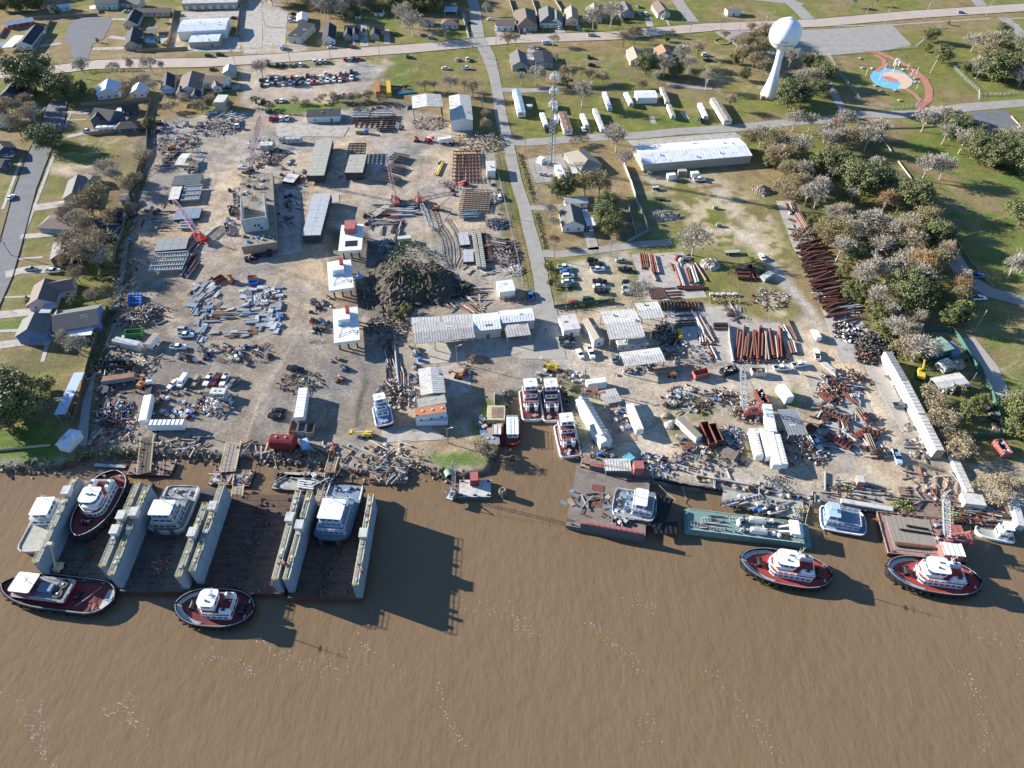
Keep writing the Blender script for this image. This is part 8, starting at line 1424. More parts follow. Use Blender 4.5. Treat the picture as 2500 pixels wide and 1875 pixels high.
js(c3_,[(0,650),(160,650),(140,760),(20,760)],6,dict(bulk_bag=1,crate=1),'at the corner of the dirt road');js(c3_,[(130,610),(400,600),(400,720),(140,720)],14,dict(machine=2,drum=2,crate=1),'under the road canopy')
q=random.Random(77);PR=[]
for k in range(20):
 x1=1325+k*27+q.uniform(-8,8);lean=(k-8)*6;PR.append((x1-lean*.3+q.uniform(-20,20),215+q.uniform(-20,110),x1+lean*.6,590+q.uniform(-40,10),q.uniform(.3,.52)))
pipes(c3_,PR,.42,['rustR','rust','rustR','rustD'],'rust red steel pile lying in the large fan shaped rack','rust red piles in the fan shaped rack');pipes(c3_,[(a+q.uniform(-14,14),b+20,c+q.uniform(-14,14),d-30,.34)for a,b,c,d,_ in PR[2:18]],.34,['rustR','rust','rustL'],'rust red steel pile lying in the large fan shaped rack','rust red piles in the fan shaped rack',z=.8)
js(c3_,[(1340,530),(1850,520),(1850,600),(1340,610)],30,dict(bulk_bag=1,rubble_block=2),'at the foot of the fan shaped rack',smin=.3,smax=.7)
pipes(c3_,[(1800,210,1900,340,.25),(1830,190,1920,350,.25),(1870,200,1960,350,.25),(1870,130,1975,360,.4),(1880,370,1920,500,.5),(1905,365,1945,500,.5),(1930,365,1965,495,.5)],.4,['rust','steelL','whiteD','rust'],'pale or rusty pipe right of the fan shaped rack','pipes right of the fan shaped rack')
pipes(c3_,[(830,30,960,240,.35),(870,60,990,330,.35),(890,110,960,380,.3),(920,90,1080,370,.35),(1000,190,1060,330,.3),(900,150,930,380,.3),(960,230,990,380,.3),(1000,400,1060,520,.3),(1040,420,1110,560,.3),(1100,470,1050,580,.25),(960,280,1050,390,.4)],.3,['rust','rustL','rustD','whiteD'],'loose rusty pipe across the concrete slab','loose pipes across the concrete slab')
for y0 in(20,45,95,150,180,205):pipes(c3_,[(640+y0*.1,y0,880,y0-12,.25)],.25,['rustD','steelD','steelB'],'dark pipe of the stack at the upper slab edge','dark pipes at the upper slab edge')
pipes(c3_,[(1240,205,1285,590,.5)],.5,['whiteD'],'long white pipe beside the low concrete wall','white pipe');pipes(c3_,[(880,305,1110,330,.25),(900,360,1100,350,.25),(930,402,1110,402,.3),(1070,190,1220,190,.9),(1070,230,1215,228,.5)],.3,['rustD','steelD','rust'],'dark beam lying across the slab','dark beams across the slab')
js(c3_,[(650,240),(900,260),(880,480),(660,460)],5,dict(bulk_bag=1),'on the pale slab');js(c3_,[(590,200),(700,180),(700,460),(560,450)],18,dict(steel_beam=3,steel_rack=1),'left of the pale slab',align=70);js(c3_,[(1200,0),(1340,0),(1330,160),(1210,150)],12,dict(steel_rack=2,steel_beam=2),'at the upper right of the slab')
for k in range(3):
 x,y,_=P(c3_,705+k*3,268+k*32,0);o_=ON('bulk_bag',JK['bulk_bag'][1].copy());o_.data.materials.clear();o_.data.materials.append(M['yellow']);CL(o_);o_.location=(x,y,0);o_.scale=(1.9,1.9,1.4);tag(o_,('upper','middle','lower')[k]+' of the three yellow floats on the pale slab','float','yellow floats')
pipes(b3,[(275,1075,300,1240,.4),(300,1078,325,1245,.35),(320,1080,350,1230,.4),(350,1085,365,1240,.4),(375,1090,405,1270,.4),(395,1090,430,1290,.45),(420,1095,460,1290,.45),(430,1095,480,1290,.45),(380,1240,450,1370,.4),(400,1260,460,1370,.4)],.4,['rust','rustL','woodB','rustR'],'rusty or pale pipe in the left stack of the upper pipe slab','pipes in the left stack of the upper slab')
pipes(b3,[(650,1210,720,1420,.45),(665,1205,745,1430,.45),(680,1215,760,1435,.45),(775,1240,820,1400,.45),(795,1230,835,1390,.45),(830,1225,885,1400,.5),(850,1210,910,1390,.45),(870,1180,990,1370,.35),(840,1200,880,1390,.4),(600,1180,640,1260,.35)],.45,['rustR','rust','rustL','steelL'],'thick rust red pipe in the right stack of the upper pipe slab','pipes in the right stack of the upper slab')
pipes(b3,[(670,1440,970,1430,.4),(680,1455,975,1445,.4),(750,1470,980,1458,.4),(560,1500,720,1490,.25),(570,1530,730,1520,.25),(580,1565,720,1555,.25),(540,1460,660,1450,.25)],.4,['rustR','rustD'],'rust red pipe along the lower edge of the upper pipe slab','pipes along the lower edge of the upper slab')
for k in range(10):pipes(b3,[(360+k*16,1440+q.uniform(-10,10),400+k*20,1560+q.uniform(-10,10),.2)],.2,['rustD','rust'],'thin rusty rod under the low bare tree','thin rods under the low bare tree')
pipes(b3,[(500+k*36,1590,510+k*38,1690,.35)for k in range(12)],.35,['rustR','rustD','steelD'],'dark red pipe in the long rack above the workshop canopy','pipes in the long rack');js(b3,[(640,1110),(800,1100),(840,1200),(700,1210)],16,dict(steel_beam=2,timber=1,machine=1),'beside the red and white buoy');x,y,_=P(b3,665,1150,0);mb=MB();mb.ball((0,0,1.2),1.4,'redF',10);mb.ball((1.6,-1.2,1.0),1.1,'white',10);solo(mb,'buoy','red and white round buoys on the pipe slab','buoy',(x,y,0))
pipes(b3,[(1310,1255,1450,1260,.8),(1320,1290,1470,1295,.8),(1330,1335,1450,1340,.9)],.8,['rustR'],'short thick rusty tube on the grass','short thick tubes on the grass');DM(b3,1460,1200,1540,1340,2.0,1.4,'narrow rusty open frame on the grass','rustD');lbx(b3,1600,1340,1700,1275,2.8,1.9,'grey roofed wreck of a boat trailer','steelL','whiteD',name='trailer_wreck',cat='trailer');lbx(b3,1185,1060,1360,1050,2.4,1.3,'long black flatbed trailer with a pale deck on the grass','black','bdeck',wheels=True,name='flatbed_trailer',cat='trailer');lbx(b3,405,360,485,355,2.2,1.5,'small black utility trailer with white load','black','whiteD',wheels=True,name='utility_trailer',cat='trailer');lbx(b3,430,475,555,485,2,1,'black car trailer in the shade','black','steelD',wheels=True,name='utility_trailer',cat='trailer')
for k,(x,y)in enumerate(((1090,595),(1125,785),(380,220))):x,y,_=P(b3,x,y,0);mb=MB().bar((-1.2,0,.8),(1.2,0,.8),.75,'green_roof' if k<2 else 'yelP',10);mb.box((0,0,.1),(1.6,1.2,.2),'steel');solo(mb,'gas_tank',('upper small green tank on the meadow','lower small green tank on the meadow','yellow upright tank at the corner of the huge shed')[k],'tank',(x,y,.02))
for k in range(5):x,y,_=P(b3,1045+k*63,1530+(k%2)*4,0);o_=ON('crate',JK['crate'][1]);CL(o_);o_.location=(x,y,0);tag(o_,'white block in the row above the brown hedge','crate','white blocks above the hedge');SHARED.add(o_.name)
q=random.Random(5);LP=[]
for k in range(74):
 t_=k/73;x0=1950+t_*350;y0=980+t_*780;
 LP.append((x0+q.uniform(-40,60),y0+q.uniform(-15,15),x0+q.uniform(170,330),y0-q.uniform(10,75),q.uniform(.28,.5)))
pipes(b3,LP,.4,['rustD','rustR','rust','rustD','rustL'],'long rusty pile in the heap along the wood','rusty piles in the heap along the wood');pipes(b3,[(a+q.uniform(-20,30),b+12,c-20,d+10,.4)for a,b,c,d,_ in LP[::2]],.4,['rustD','rustR','rust'],'long rusty pile in the heap along the wood','rusty piles in the heap along the wood',z=.85)
pipes(b3,[(1895,530,1925,610,.35),(1910,525,1950,605,.35),(1960,640,2060,810,.45),(1975,630,2075,800,.45),(1990,625,2090,795,.45),(2010,640,2100,780,.4),(1945,660,2040,800,.4),(1845,530,1870,600,.3),(1870,810,2060,830,.35)],.4,['rust','rustL','rustR'],'rusty pipe on the narrow slab above the rebar tangle','pipes on the narrow slab')
pipes(c4_,[(230,10,430,-20,.5),(240,60,470,30,.35),(150,140,200,90,.3),(190,250,280,180,.4),(200,280,270,300,.4),(280,90,500,130,.3),(120,60,330,20,.3),(140,100,380,60,.3),(160,180,420,120,.35)],.4,['rust','rustD','rustR','steelL'],'rusty pipe at the lower end of the long heap','pipes at the lower end of the long heap');js(c4_,[(60,0),(420,0),(520,200),(300,330),(180,300)],40,dict(pipe=3,steel_beam=2,bulk_bag=1,rubble_block=1,steel_plate=1),'among the lower end of the long heap',align=20)
js(b3,[(1760,520),(1950,520),(2100,800),(1950,960)],10,dict(steel_plate=1,timber=1,machine=1),'on the narrow slab',smin=.5)
def plate(T,a,b,c,mt,label,z=1.2,th=.35,tilt=0.0):
 x,y,L,Wd,ang=rect(T,a,b,c,z);root=thing('hull_plate',label,'hull plate',(x,y,z),ang);root.rotation_euler=(tilt,0,ang);mb=MB().box((0,0,0),(L,Wd,th),mt);mb.obj('plate',root);mb=MB();n=max(3,int(L/1.3))
 for k in range(n):mb.box((-L/2+(k+.5)*L/n,0,th/2+.12),(.1,Wd*.96,.22),mt)
 tag(mb.obj('stiffeners',root),kind='stuff');return root
for a_,b_,c_,mt,lb in[((20,1060),(350,1210),(330,1250),'rust','long rusty trough plate at the left of the scrap slab'),((360,1100),(440,1080),(400,1240),'rustL','upright rusty plate in the middle of the scrap slab'),((100,1340),(380,1490),(340,1560),'rustR','wide red plate at the lower left of the scrap slab'),((350,1380),(520,1290),(560,1340),'rustR','crossed red plate, left arm'),((470,1290),(660,1340),(640,1390),'rustD','crossed red plate, right arm'),((480,1370),(550,1370),(530,1570),'rustL','pale rusty plate standing near the slab edge'),((0,830),(80,810),(90,880),'rustL','orange plate at the upper left of the scrap slab'),((0,940),(100,900),(130,1000),'rustR','curled red plate at the left of the scrap slab'),((500,1130),(570,1180),(560,1240),'rustR','small red plate at the right slab edge'),((560,1570),(690,1510),(700,1540),'rustD','dark plate at the bottom corner of the scrap slab'),((150,850),(340,880),(330,900),'rust','narrow rusty plate at the top of the scrap slab'),((330,940),(400,930),(400,960),'steelL','pale square plate on the scrap slab'),((-110,1240),(-10,1290),(-30,1400),'rustD','dark curved plate at the left slab end'),((-120,1440),(20,1500),(10,1560),'rustR','broken red plate by the slate shed')]:plate(c4_,a_,b_,c_,mt,lb,z=jr.uniform(.5,1.8),tilt=jr.uniform(-.15,.25))
js(c4_,[(-100,760),(230,760),(460,900),(700,1440),(560,1560),(150,1570),(0,1250)],90,dict(steel_beam=4,steel_plate=3,pipe=4,machine=1),'on the rusty scrap slab',smin=.6,smax=1.3,z=.08)
pipes(c4_,[(40,770,150,880,.3),(80,1310,350,1380,.3),(240,1240,310,1420,.3),(150,850,440,1060,.35),(60,760,110,740,.5),(420,1110,500,1230,.35),(20,960,60,740,.25),(130,1500,380,1590,.3),(540,1480,660,1420,.25),(250,880,420,1040,.3)],.3,['rust','steelD','steelL','whiteD'],'bent rusty pipe on the scrap slab','pipes on the scrap slab')
heap(c4_,300,790,6,1.2,120,['steelD','rustD','rubber'],'dark coil of cable at the top of the scrap slab','cable_heap','long',sx=1.6);heap(c4_,90,950,5,1.6,100,['rust','rustR','whiteD','rustL'],'twisted rusty shell at the left of the scrap slab','scrap_pile','long')
js(c4_,[(700,680),(820,680),(1050,1100),(960,1160)],24,dict(rubble_block=3,machine=1,timber=1),'beside the white hoppers');js(c4_,[(850,1250),(1100,1300),(1200,1640),(960,1640)],30,dict(rubble_block=3,old_tyre=1,timber=1,machine=1),'below the white hoppers');js(c4_,[(1820,1050),(1900,1050),(1960,1350),(1880,1350)],24,dict(crate=2,drum=2,machine=2,bulk_bag=1),'along the inside of the lower green fence');js(c4_,[(1200,560),(1620,560),(1620,680),(1200,720)],18,dict(machine=3,drum=2,crate=1),'inside the green compound');js(c4_,[(1250,860),(1600,860),(1580,960),(1300,960)],14,dict(machine=2,old_tyre=1,crate=1),'below the pale roofed shed');js(c4_,[(560,1560),(830,1560),(800,1659),(500,1659)],10,dict(pipe=2,timber=1),'below the bottom corner of the scrap slab',align=5)
js(c3_,[(650,910),(900,910),(880,1040),(560,1140),(540,1010)],30,dict(machine=4,crate=2,drum=1,old_tyre=1),'on the left rim of the grass circle');js(c3_,[(1000,910),(1350,950),(1340,1060),(1050,1020)],18,dict(machine=3,old_tyre=2,crate=1,steel_beam=1),'on the upper rim of the grass circle');js(c3_,[(540,1160),(640,1160),(640,1300),(560,1300)],4,dict(rubble_block=1),'beside the concrete rings',smin=1.5,smax=2);js(c3_,[(680,1300),(800,1300),(1000,1659),(700,1659)],28,dict(timber=3,crate=1,steel_plate=1,machine=1,drum=1),'at the lower left of the grass circle',align=-40)
pipes(c3_,[(720,1320,970,1520,.4),(735,1310,985,1515,.4),(980,1470,1050,1560,.2)],.4,['woodB','yelP'],'long pale timber spar below the timber topped trailer','timber spars');plate(c3_,(730,1510),(820,1450),(860,1500),'rust','square rust brown plate on the grass',z=1);plate(c3_,(1140,1580),(1200,1500),(1350,1570),'barge_grey','grey hatch plate with two dark openings',z=1.6);js(c3_,[(1500,1600),(2212,1600),(2212,1659),(1500,1659)],10,dict(timber=1,machine=1),'below the tank trailers')
def person(T,x,y,ang,label,shirt='steelB',pants='steelD',hat='white'):
 X,Y,_=P(T,x,y,.9);root=thing('person',label,'person',(X,Y,.03),ang)
 me_=MN('body');vs=[(0,0,.98),(0,0,1.25),(0,0,1.48),(0,0,1.6),(0,0,1.74),(-.2,0,1.45),(-.27,.05,1.15),(-.24,.22,.95),(.2,0,1.45),(.27,.05,1.15),(.24,.2,.92),(-.1,0,.9),(-.12,.05,.48),(-.12,-.08,.06),(-.12,.08,.03),(.1,0,.9),(.13,.1,.5),(.14,.2,.06),(.14,.34,.03)]
 es=[(0,1),(1,2),(2,3),(3,4),(2,5),(5,6),(6,7),(2,8),(8,9),(9,10),(0,11),(11,12),(12,13),(13,14),(0,15),(15,16),(16,17),(17,18)]
 me_.from_pydata(vs,es,[]);o=ON('body',me_);CL(o);o.parent=root;md=o.modifiers.new('skin','SKIN');rr=[.15,.16,.15,.065,.11,.07,.055,.045,.07,.055,.045,.09,.07,.05,.04,.09,.07,.05,.04]
 for i,r_ in enumerate(rr):me_.skin_vertices[0].data[i].radius=(r_,r_*.8)
 me_.skin_vertices[0].data[0].use_root=True;o.modifiers.new('sub','SUBSURF').levels=1;me_.materials.append(M[shirt])
 mb=MB();mb.lathe([(.15,0),(.14,.07),(.02,.14)],hat,10,(0,0,1.78));mb.obj('hard_hat',root);mb=MB()
 for s in(-1,1):mb.bar((s*.11,0,.92),(s*.13,.06 if s<0 else.12,.1),.1,pants,7,.075)
 mb.obj('trousers',root)
person(b2,315,300,0,'person in dark clothes standing below the yellow rails','car_black');person(b2,190,395,1,'person in white overalls walking left of the lower beam grid','white','white');person(c2_,1470,240,.5,'person in dark clothes crossing the shaded entrance road','car_black','car_black','white');person(c2_,1422,548,2,'person in pale shirt standing above the inlet','white','whiteD');person(c1_,100,1410,1,'person in dark overalls near the bridge','wall_dark_blue')
rb=random.Random(9)
def riprap(pts,n,label,z0=-1.1,kinds=('rock','rock','dirt','soilD','woodD','concrete','woodG')):
 """blocks of broken stone along the water line: a few hundred, one mass"""
 w=[V3(G(a,b))for a,b in pts];L=[(b-a).length for a,b in zip(w,w[1:])];tot=sum(L);mb=MB()
 for k in range(n):
  t=rb.random()*tot;i=0
  while t>L[i]:t-=L[i];i+=1
  d=(w[i+1]-w[i]).normalized();s=V3((d.y,-d.x,0));off=rb.gauss(0,1.6);p=w[i]+d*t+s*off;z=-.1-max(0,off)*.55 if True else 0;r=rb.uniform(.3,1.15)
  mb.box((p.x,p.y,max(-1.4,z)),(r,r*rb.uniform(.5,1.0),r*rb.uniform(.4,.8)),rb.choice(kinds),rb.uniform(0,3),rb.uniform(.6,1),rb.gauss(0,.4),rb.gauss(0,.4))
 o=mb.obj('riprap');tag(o,label,'riprap',kind='stuff')
riprap([(185,1118),(215,1106),(339,1104),(384,1103),(500,1110),(560,1112),(660,1117),(726,1122),(794,1133),(830,1144)],330,'broken stone and concrete along the bank behind the dry docks')
riprap([(830,1144),(895,1150),(925,1138),(1000,1136),(1050,1148),(1135,1158)],150,'boulders and timbers on the bank beside the small crane barge');riprap([(0,1143),(90,1139),(175,1126)],90,'dark timbers at the foot of the left bank',kinds=('woodD','soilD','rock'));riprap([(1197,1122),(1190,1092),(1200,1060),(1230,1000)],90,'stones along the west side of the inlet');riprap([(1230,965),(1267,958),(1382,952),(1390,990),(1410,1080),(1420,1122)],120,'stones along the head and east side of the inlet')
hedge(c0_,[(790,1590),(1500,1550)],3,1.2,'dark weeds on the bank behind the first dry dock','leaf_olive',16);hedge(c1_,[(700,1560),(1400,1600)],3,1.3,'brown brush on the bank behind the dry docks','leaf_brown',18);hedge(c2_,[(0,1600),(160,1640)],3,1.4,'brush above the boulders','leaf_brown',14)
js(c0_,[(1650,1400),(2212,1380),(2212,1600),(1700,1540)],46,dict(timber=4,rubble_block=2,steel_beam=1,old_tyre=1,steel_rack=1),'on the bank behind the second dry dock');js(c1_,[(400,1480),(1420,1500),(1400,1640),(450,1590)],70,dict(timber=5,rubble_block=2,pipe=2,old_tyre=1),'on the bank behind the dry docks');js(c1_,[(1440,1500),(2212,1470),(2212,1659),(1460,1659)],60,dict(timber=5,rubble_block=4,steel_beam=1,pipe=1),'on the bank above the deck raft',align=-30);js(c0_,[(960,1340),(1500,1340),(1500,1540),(960,1540)],26,dict(timber=2,rubble_block=3,steel_plate=1),'on the muddy corner above the first dry dock')
def line_tyres(T,pts,n,label,group,z=-.2,r=.75):
 mb=MB().bar((0,-.2,0),(0,.2,0),r,'rubber',12);mb.bar((0,-.23,0),(0,.23,0),r*.45,'steelD',8);me_=mb.mesh('tyre_fender');w=[V3(P(T,a,b,0))for a,b in pts];L=[(b-a).length for a,b in zip(w,w[1:])];tot=sum(L)
 for k in range(n):
  t=(k+.5)/n*tot;i=0
  while t>L[i]:t-=L[i];i+=1
  d=(w[i+1]-w[i]).normalized();p=w[i]+d*t;o=ON('tyre_fender',me_);CL(o);o.location=(p.x+rb.gauss(0,.15),p.y-.3,z+rb.gauss(0,.15));o.rotation_euler=(0,0,math.atan2(d.y,d.x)+rb.gauss(0,.15));tag(o,label,'tyre',group);SHARED.add(o.name)
line_tyres(d4,[(80,440),(300,510),(700,560),(1000,605),(1400,650),(2100,730)],62,'black tyre fender hanging on the quay barge','tyre fenders on the quay barge');line_tyres(d3,[(440,200),(800,260),(1150,310)],22,'black tyre fender on the old bulkhead','tyre fenders on the old bulkhead');line_tyres(c2_,[(1022,930),(1030,1150)],9,'black tyre fender at the west wall of the inlet','tyre fenders in the inlet')
barge(d4,(30,400),(900,560),(940,400),1.4,'rust brown sunken quay barge with grass growing on deck, left part','deck_rust','rustD');barge(d4,(930,590),(2130,735),(2190,430),1.5,'rust brown quay barge with a white end wall, right part','deck_rust','rustD')
hedge(d4,[(780,470),(1000,510)],4,1.2,'bright grass growing on the quay barge, left tuft','leaf_yellow',40);hedge(d4,[(1290,520),(1560,600)],4,1.0,'bright grass growing on the quay barge, right tuft','leaf_yellow',30);hedge(d4,[(160,240),(360,330)],4,.9,'grass growing on the rusty quay deck','leaf_olive',30)
barge(d3,(1160,450),(2040,650),(2100,430),1.2,'cluttered grey deck barge behind the green deck barge','bdeck','barge_side')
lbx(d4,2120,430,2190,700,2.2,2.6,'white rust streaked wall at the end of the quay barge','whiteD','whiteD',name='end_wall',cat='wall',z0=0);lbx(d4,1560,400,1790,425,4.4,2.6,'grey roofed white cabin on the quay barge','whiteD','roofL',name='cabin');lbx(d4,240,425,800,520,1.8,1.0,'long white rusty pontoon along the quay','whiteD','whiteD',name='pontoon');lbx(d4,415,190,495,200,2.8,2.6,'small pinkish cabin on the rusty quay','rustL','whiteD',name='cabin')
js(d4,[(40,180),(900,330),(1050,470),(700,500),(60,380)],56,dict(timber=4,pipe=2,steel_beam=2,machine=1,steel_plate=1),'on the rusty quay deck',align=-12,jit=.6);js(d4,[(900,100),(1500,180),(1540,480),(1000,480)],60,dict(timber=6,rubble_block=2,steel_beam=1,drum=1,pipe=1),'on the brushy bank by the gangway');js(d4,[(1500,450),(2080,560),(2060,690),(1500,620)],34,dict(steel_beam=2,timber=2,pipe=2,machine=1),'on the right quay barge',z=.2,align=-10)
js(d3,[(900,170),(1500,260),(1850,330),(2212,400),(2212,440),(1500,340),(900,230)],70,dict(rubble_block=2,old_tyre=3,timber=2,steel_beam=1,drum=1),'along the old bulkhead',align=-12);js(d3,[(1200,370),(1500,400),(2020,480),(2020,640),(1180,480)],60,dict(machine=4,timber=2,steel_beam=3,crate=1,bulk_bag=1,steel_rack=1),'on the cluttered deck barge',z=-.2,align=10,jit=.8);js(d3,[(1600,100),(1850,120),(1850,330),(1620,300)],14,dict(machine=1,drum=1,timber=1,steel_rack=1),'on the bank above the deck barges');js(d3,[(380,-100),(760,-60),(900,150),(400,130)],26,dict(drum=2,bulk_bag=1,machine=3,crate=1),'beside the red hopper');heap(d3,420,60,6,1.6,120,['whiteD','blue','steelD','black'],'blue and white plastic tubs beside the hopper','tub_pile','mix')
lbx(c2_,1870,1640,2212,1700,3.4,.8,'narrow brown landing stage with yellow post','woodD','deck_rust',name='landing_stage');js(c2_,[(1880,1600),(2212,1620),(2212,1659),(1880,1650)],8,dict(machine=2,drum=1),'on the narrow landing stage',z=.5)
FN(d3,[(-330,140),(0,160),(380,190)],1.2,'dark timber bulkhead along the landing','woodD',name='bulkhead',z0=-.6);FN(d3,[(380,190),(760,265),(1160,315)],1.3,'rusty steel bulkhead behind the black barge','rustD',name='bulkhead',z0=-.8);FN(c2_,[(1025,925),(1035,1200),(1045,1500)],1.4,'timber wall along the west side of the inlet','woodG',name='bulkhead',z0=-1.0)
def bridge(T,x1,y1,x2,y2,wd,label,mt='deckplank',z1=.3,z2=.1):
 A=V3(P(T,x1,y1,z1));B=V3(P(T,x2,y2,z2));c=(A+B)/2;d=B-A;L=d.length;ang=math.atan2(d.y,d.x);root=thing('gangway_bridge',label,'bridge',tuple(c),ang)
 mb=MB();n=int(L/.9);pm=MB();pm.box((0,0,0),(L/n-.06,wd,.12),mt);pme=pm.mesh('plank')
 for k in range(n):inst(pme,'plank',root,(-L/2+(k+.5)*L/n,0,rb.uniform(-.02,.03)))
 for s in(-1,1):mb=MB().box((0,s*wd*.4,-.35),(L,.3,.55),'steelD');mb.obj('girder',root);rail(root,[(-L/2,s*wd/2,.1),(L/2,s*wd/2,.1)],1.0,'yelP',.05)
bridge(c0_,1600,1400,1560,1800,4.2,'dark planked gangway from the bank to the float behind the first dock','woodD');bridge(c1_,320,1460,250,1780,5.0,'wide timber access bridge down to the second float');bridge(d1,370,270,350,410,3.4,'short planked gangway from the float to the third dock');bridge(d1,1400,-40,1350,130,3.2,'rusty gangway from the bank to the green stained float','deck_rust');bridge(d1,1290,320,1250,460,3.4,'short timber gangway to the fourth dock')
fl,_,_=barge(d0,(1360,150),(1840,160),(1900,10),1.0,'rusty work float behind the first and second docks','deck_rust','rustD',name='work_float');js(d0,[(1400,20),(1860,20),(1820,140),(1380,140)],22,dict(machine=3,timber=2,steel_plate=1,drum=1),'on the work float behind the first dock',z=-.4,smin=.5,smax=.9)
barge(d1,(30,250),(480,275),(530,100),1.0,'pale rusty work float behind the third dock','deck_rust','rustD',name='work_float');js(d1,[(30,120),(500,110),(470,250),(40,240)],26,dict(machine=2,timber=2,steel_plate=3,tote_tank=1),'on the work float behind the third dock',z=-.4,smin=.5,smax=.9)
barge(d1,(720,300),(1340,345),(1400,180),1.1,'green grey stained float with four white pipe bundles','deck_grime','barge_side',name='work_float');barge(d1,(770,180),(1400,190),(1400,130),1.1,'narrow rear part of the green grey stained float','deck_grime','barge_side',name='work_float')
pipes(d1,[(1010,215,1190,235,.3),(1005,240,1185,262,.3),(1000,262,1180,285,.3),(995,285,1175,308,.3)],.3,['white'],'white pipe bundle on the green grey float','white pipe bundles on the float',z=-.3);js(d1,[(760,120),(1360,140),(1320,320),(740,290)],34,dict(machine=2,timber=3,steel_beam=2,crate=1),'on the green grey float',z=-.3,smin=.5,smax=.9)
barge(d1,(1770,230),(2180,225),(2190,50),1.1,'pink brown raft of broken deck plates at the bank','deck_rust','rustL',name='work_float');js(d1,[(1790,50),(2180,60),(2160,210),(1790,215)],44,dict(steel_beam=4,timber=3,steel_plate=2,machine=1),'on the pink brown raft',z=-.3,smin=.5,smax=.9)
barge(d0,(-0+1010,60),(1350,80),(1350,45),.7,'thin white catwalk float behind the tug on the first dock','whiteD','barge_side',name='work_float',bits=False)
dock(d0,(825,190,390,1110),(1500,235,1110,1150),((470,1255),(1225,1305),(1560,240)),'first floating dry dock from the left, carrying the black hulled tug','dock_deck_blue',cabins=((0,.2),(1,.62),(1,.45)))
dock(d0,(1600,275,1205,1240),(2225,470,1930,1260),((1310,1360),(2040,1420),(2290,300)),'second floating dry dock from the left, carrying the grey towboat','dock_deck_blue',cabins=((0,.35),(1,.45)))
dock(d1,(195,265,-130,1200),(1015,335,760,1290),((-160,1410),(855,1440),(1080,370)),'third floating dry dock from the left, empty and rust stained','dock_deck',cabins=((0,.3),(1,.35)))
dock(d1,(1140,345,880,1290),(1800,375,1630,1350),((905,1435),(1675,1490),(1800,440)),'fourth floating dry dock from the left, carrying the blue hulled towboat','dock_deck',cabins=((0,.43),(1,.48)))
blf(d0,640,1150,540,900,'yellow brown crane truck on the first dock','yelP',9.5,.6);
heap(d0,1750,1120,3,.8,40,['orange','rustL','rust'],'orange timbers on the second dock floor','timber_pile','long')
def bollard_post(T,x,y,z,label,mt='redF',h=1.6):X,Y,_=P(T,x,y,z);mb=MB().bar((0,0,0),(0,0,h),.5,mt,10);mb.bar((0,0,h),(0,0,h+.15),.55,mt,10);solo(mb,'capstan',label,'capstan',(X,Y,z))
bollard_post(d1,860,1130,7.3,'pink capstan on the wall left of the fourth dock');bollard_post(d1,1695,1205,7.3,'pink capstan on the outer wall of the fourth dock')
tug(d0,858,840,1240,100,12.5,'black hulled tug with a red deck and white house on the first dry dock',WZ,'black','deck_red','white','white','rubber','white','glass_blue','z',.5,.3,3.4,'deck_red')
PB(d0,1780,770,1990,270,11.0,'grey towboat with a large white pilot house on the second dry dock',WZ,'steel','deck_grey','steelL','white','steelL',3,.4,3.0,.1,.06,'steelD','glass',True,(-.12,.42),(.12,.40),mh=3)
PB(d1,1350,880,1540,240,12.0,'blue towboat with black hull and white pilot house roof on the fourth dry dock',WZ,'black','steelB','car_lightblue','white','rubber',3,.6,3.0,.16,.1,'steelD','glass_blue',True,(-.15,.38),(.02,.32),mh=3,tyre=True)
PB(d0,330,990,600,430,9.0,'white workboat lying outside the first dry dock, helipad shaped roof at the far end',WZ,'whiteD','bdeck','white','white','whiteD',2,.4,0,.14,.1,None,'glass',False,(-.42,-.02),(-.38,-.06),mh=3,name='workboat')
tug(d0,40,1350,1225,1490,10.8,'long low dark red tug with white pilot house roof at the lower left',WZ,'black','deck_red','wall_red','white','rubber','steelL','glass','low',.42,.2)
def tugpx(bx,by,sx,sy,*a,**k):
 global P
 f=(0,0);return tug(f,bx/.22604,by/.22604,sx/.22604,sy/.22604,*a,**k)
tugpx(432,1478,620,1487,11.6,'red decked tug with white house moored below the third dry dock',WZ,'black','deck_red','white','white','rubber','steelL','glass_blue','z',.40,.42,0,None,'steelL',1.5,.92)
tugpx(1806,1368,2033,1404,11.8,'bright red decked tug with white wheelhouse below the green deck barge',WZ,'black','deck_red_bright','white','white','rubber','steelL','glass_blue','z',.42,.4,0,None,'steelL')
tugpx(2162,1390,2397,1418,11.8,'red decked tug with white wheelhouse below the crane barge at the right',WZ,'black','deck_red_bright','white','white','rubber','steelL','glass_blue','z',.42,.4,0,None,'steelL')
PB(c2_,1290,890,1335,1215,7.6,'left red decked towboat nosed into the inlet',WZ,'white','deck_red','white','white','white',3,.35,0,.1,.05,'steelD','glass',True,(-.08,.42),(.16,.40));PB(c2_,1505,890,1555,1225,7.4,'right red decked towboat nosed into the inlet',WZ,'white','deck_red','white','white','white',3,.35,0,.1,.05,'steelD','glass',True,(-.08,.42),(.16,.40))
PB(c2_,1665,1260,1745,1610,7.4,'red decked towboat moored against the east bank of the inlet',WZ,'white','deck_red','white','white','white',3,.35,0,.1,.05,'steelD','glass',True,(-.15,.42),(.16,.40))
PB(c2_,1115,1490,1110,1220,5.4,'small red launch with a long white cabin in the inlet',WZ,'red_dark','deck_red','white','white','red_dark',1,.3,0,.35,.1,None,'glass',False,(-.45,.22),mh=2,name='launch',hullh=1.0)
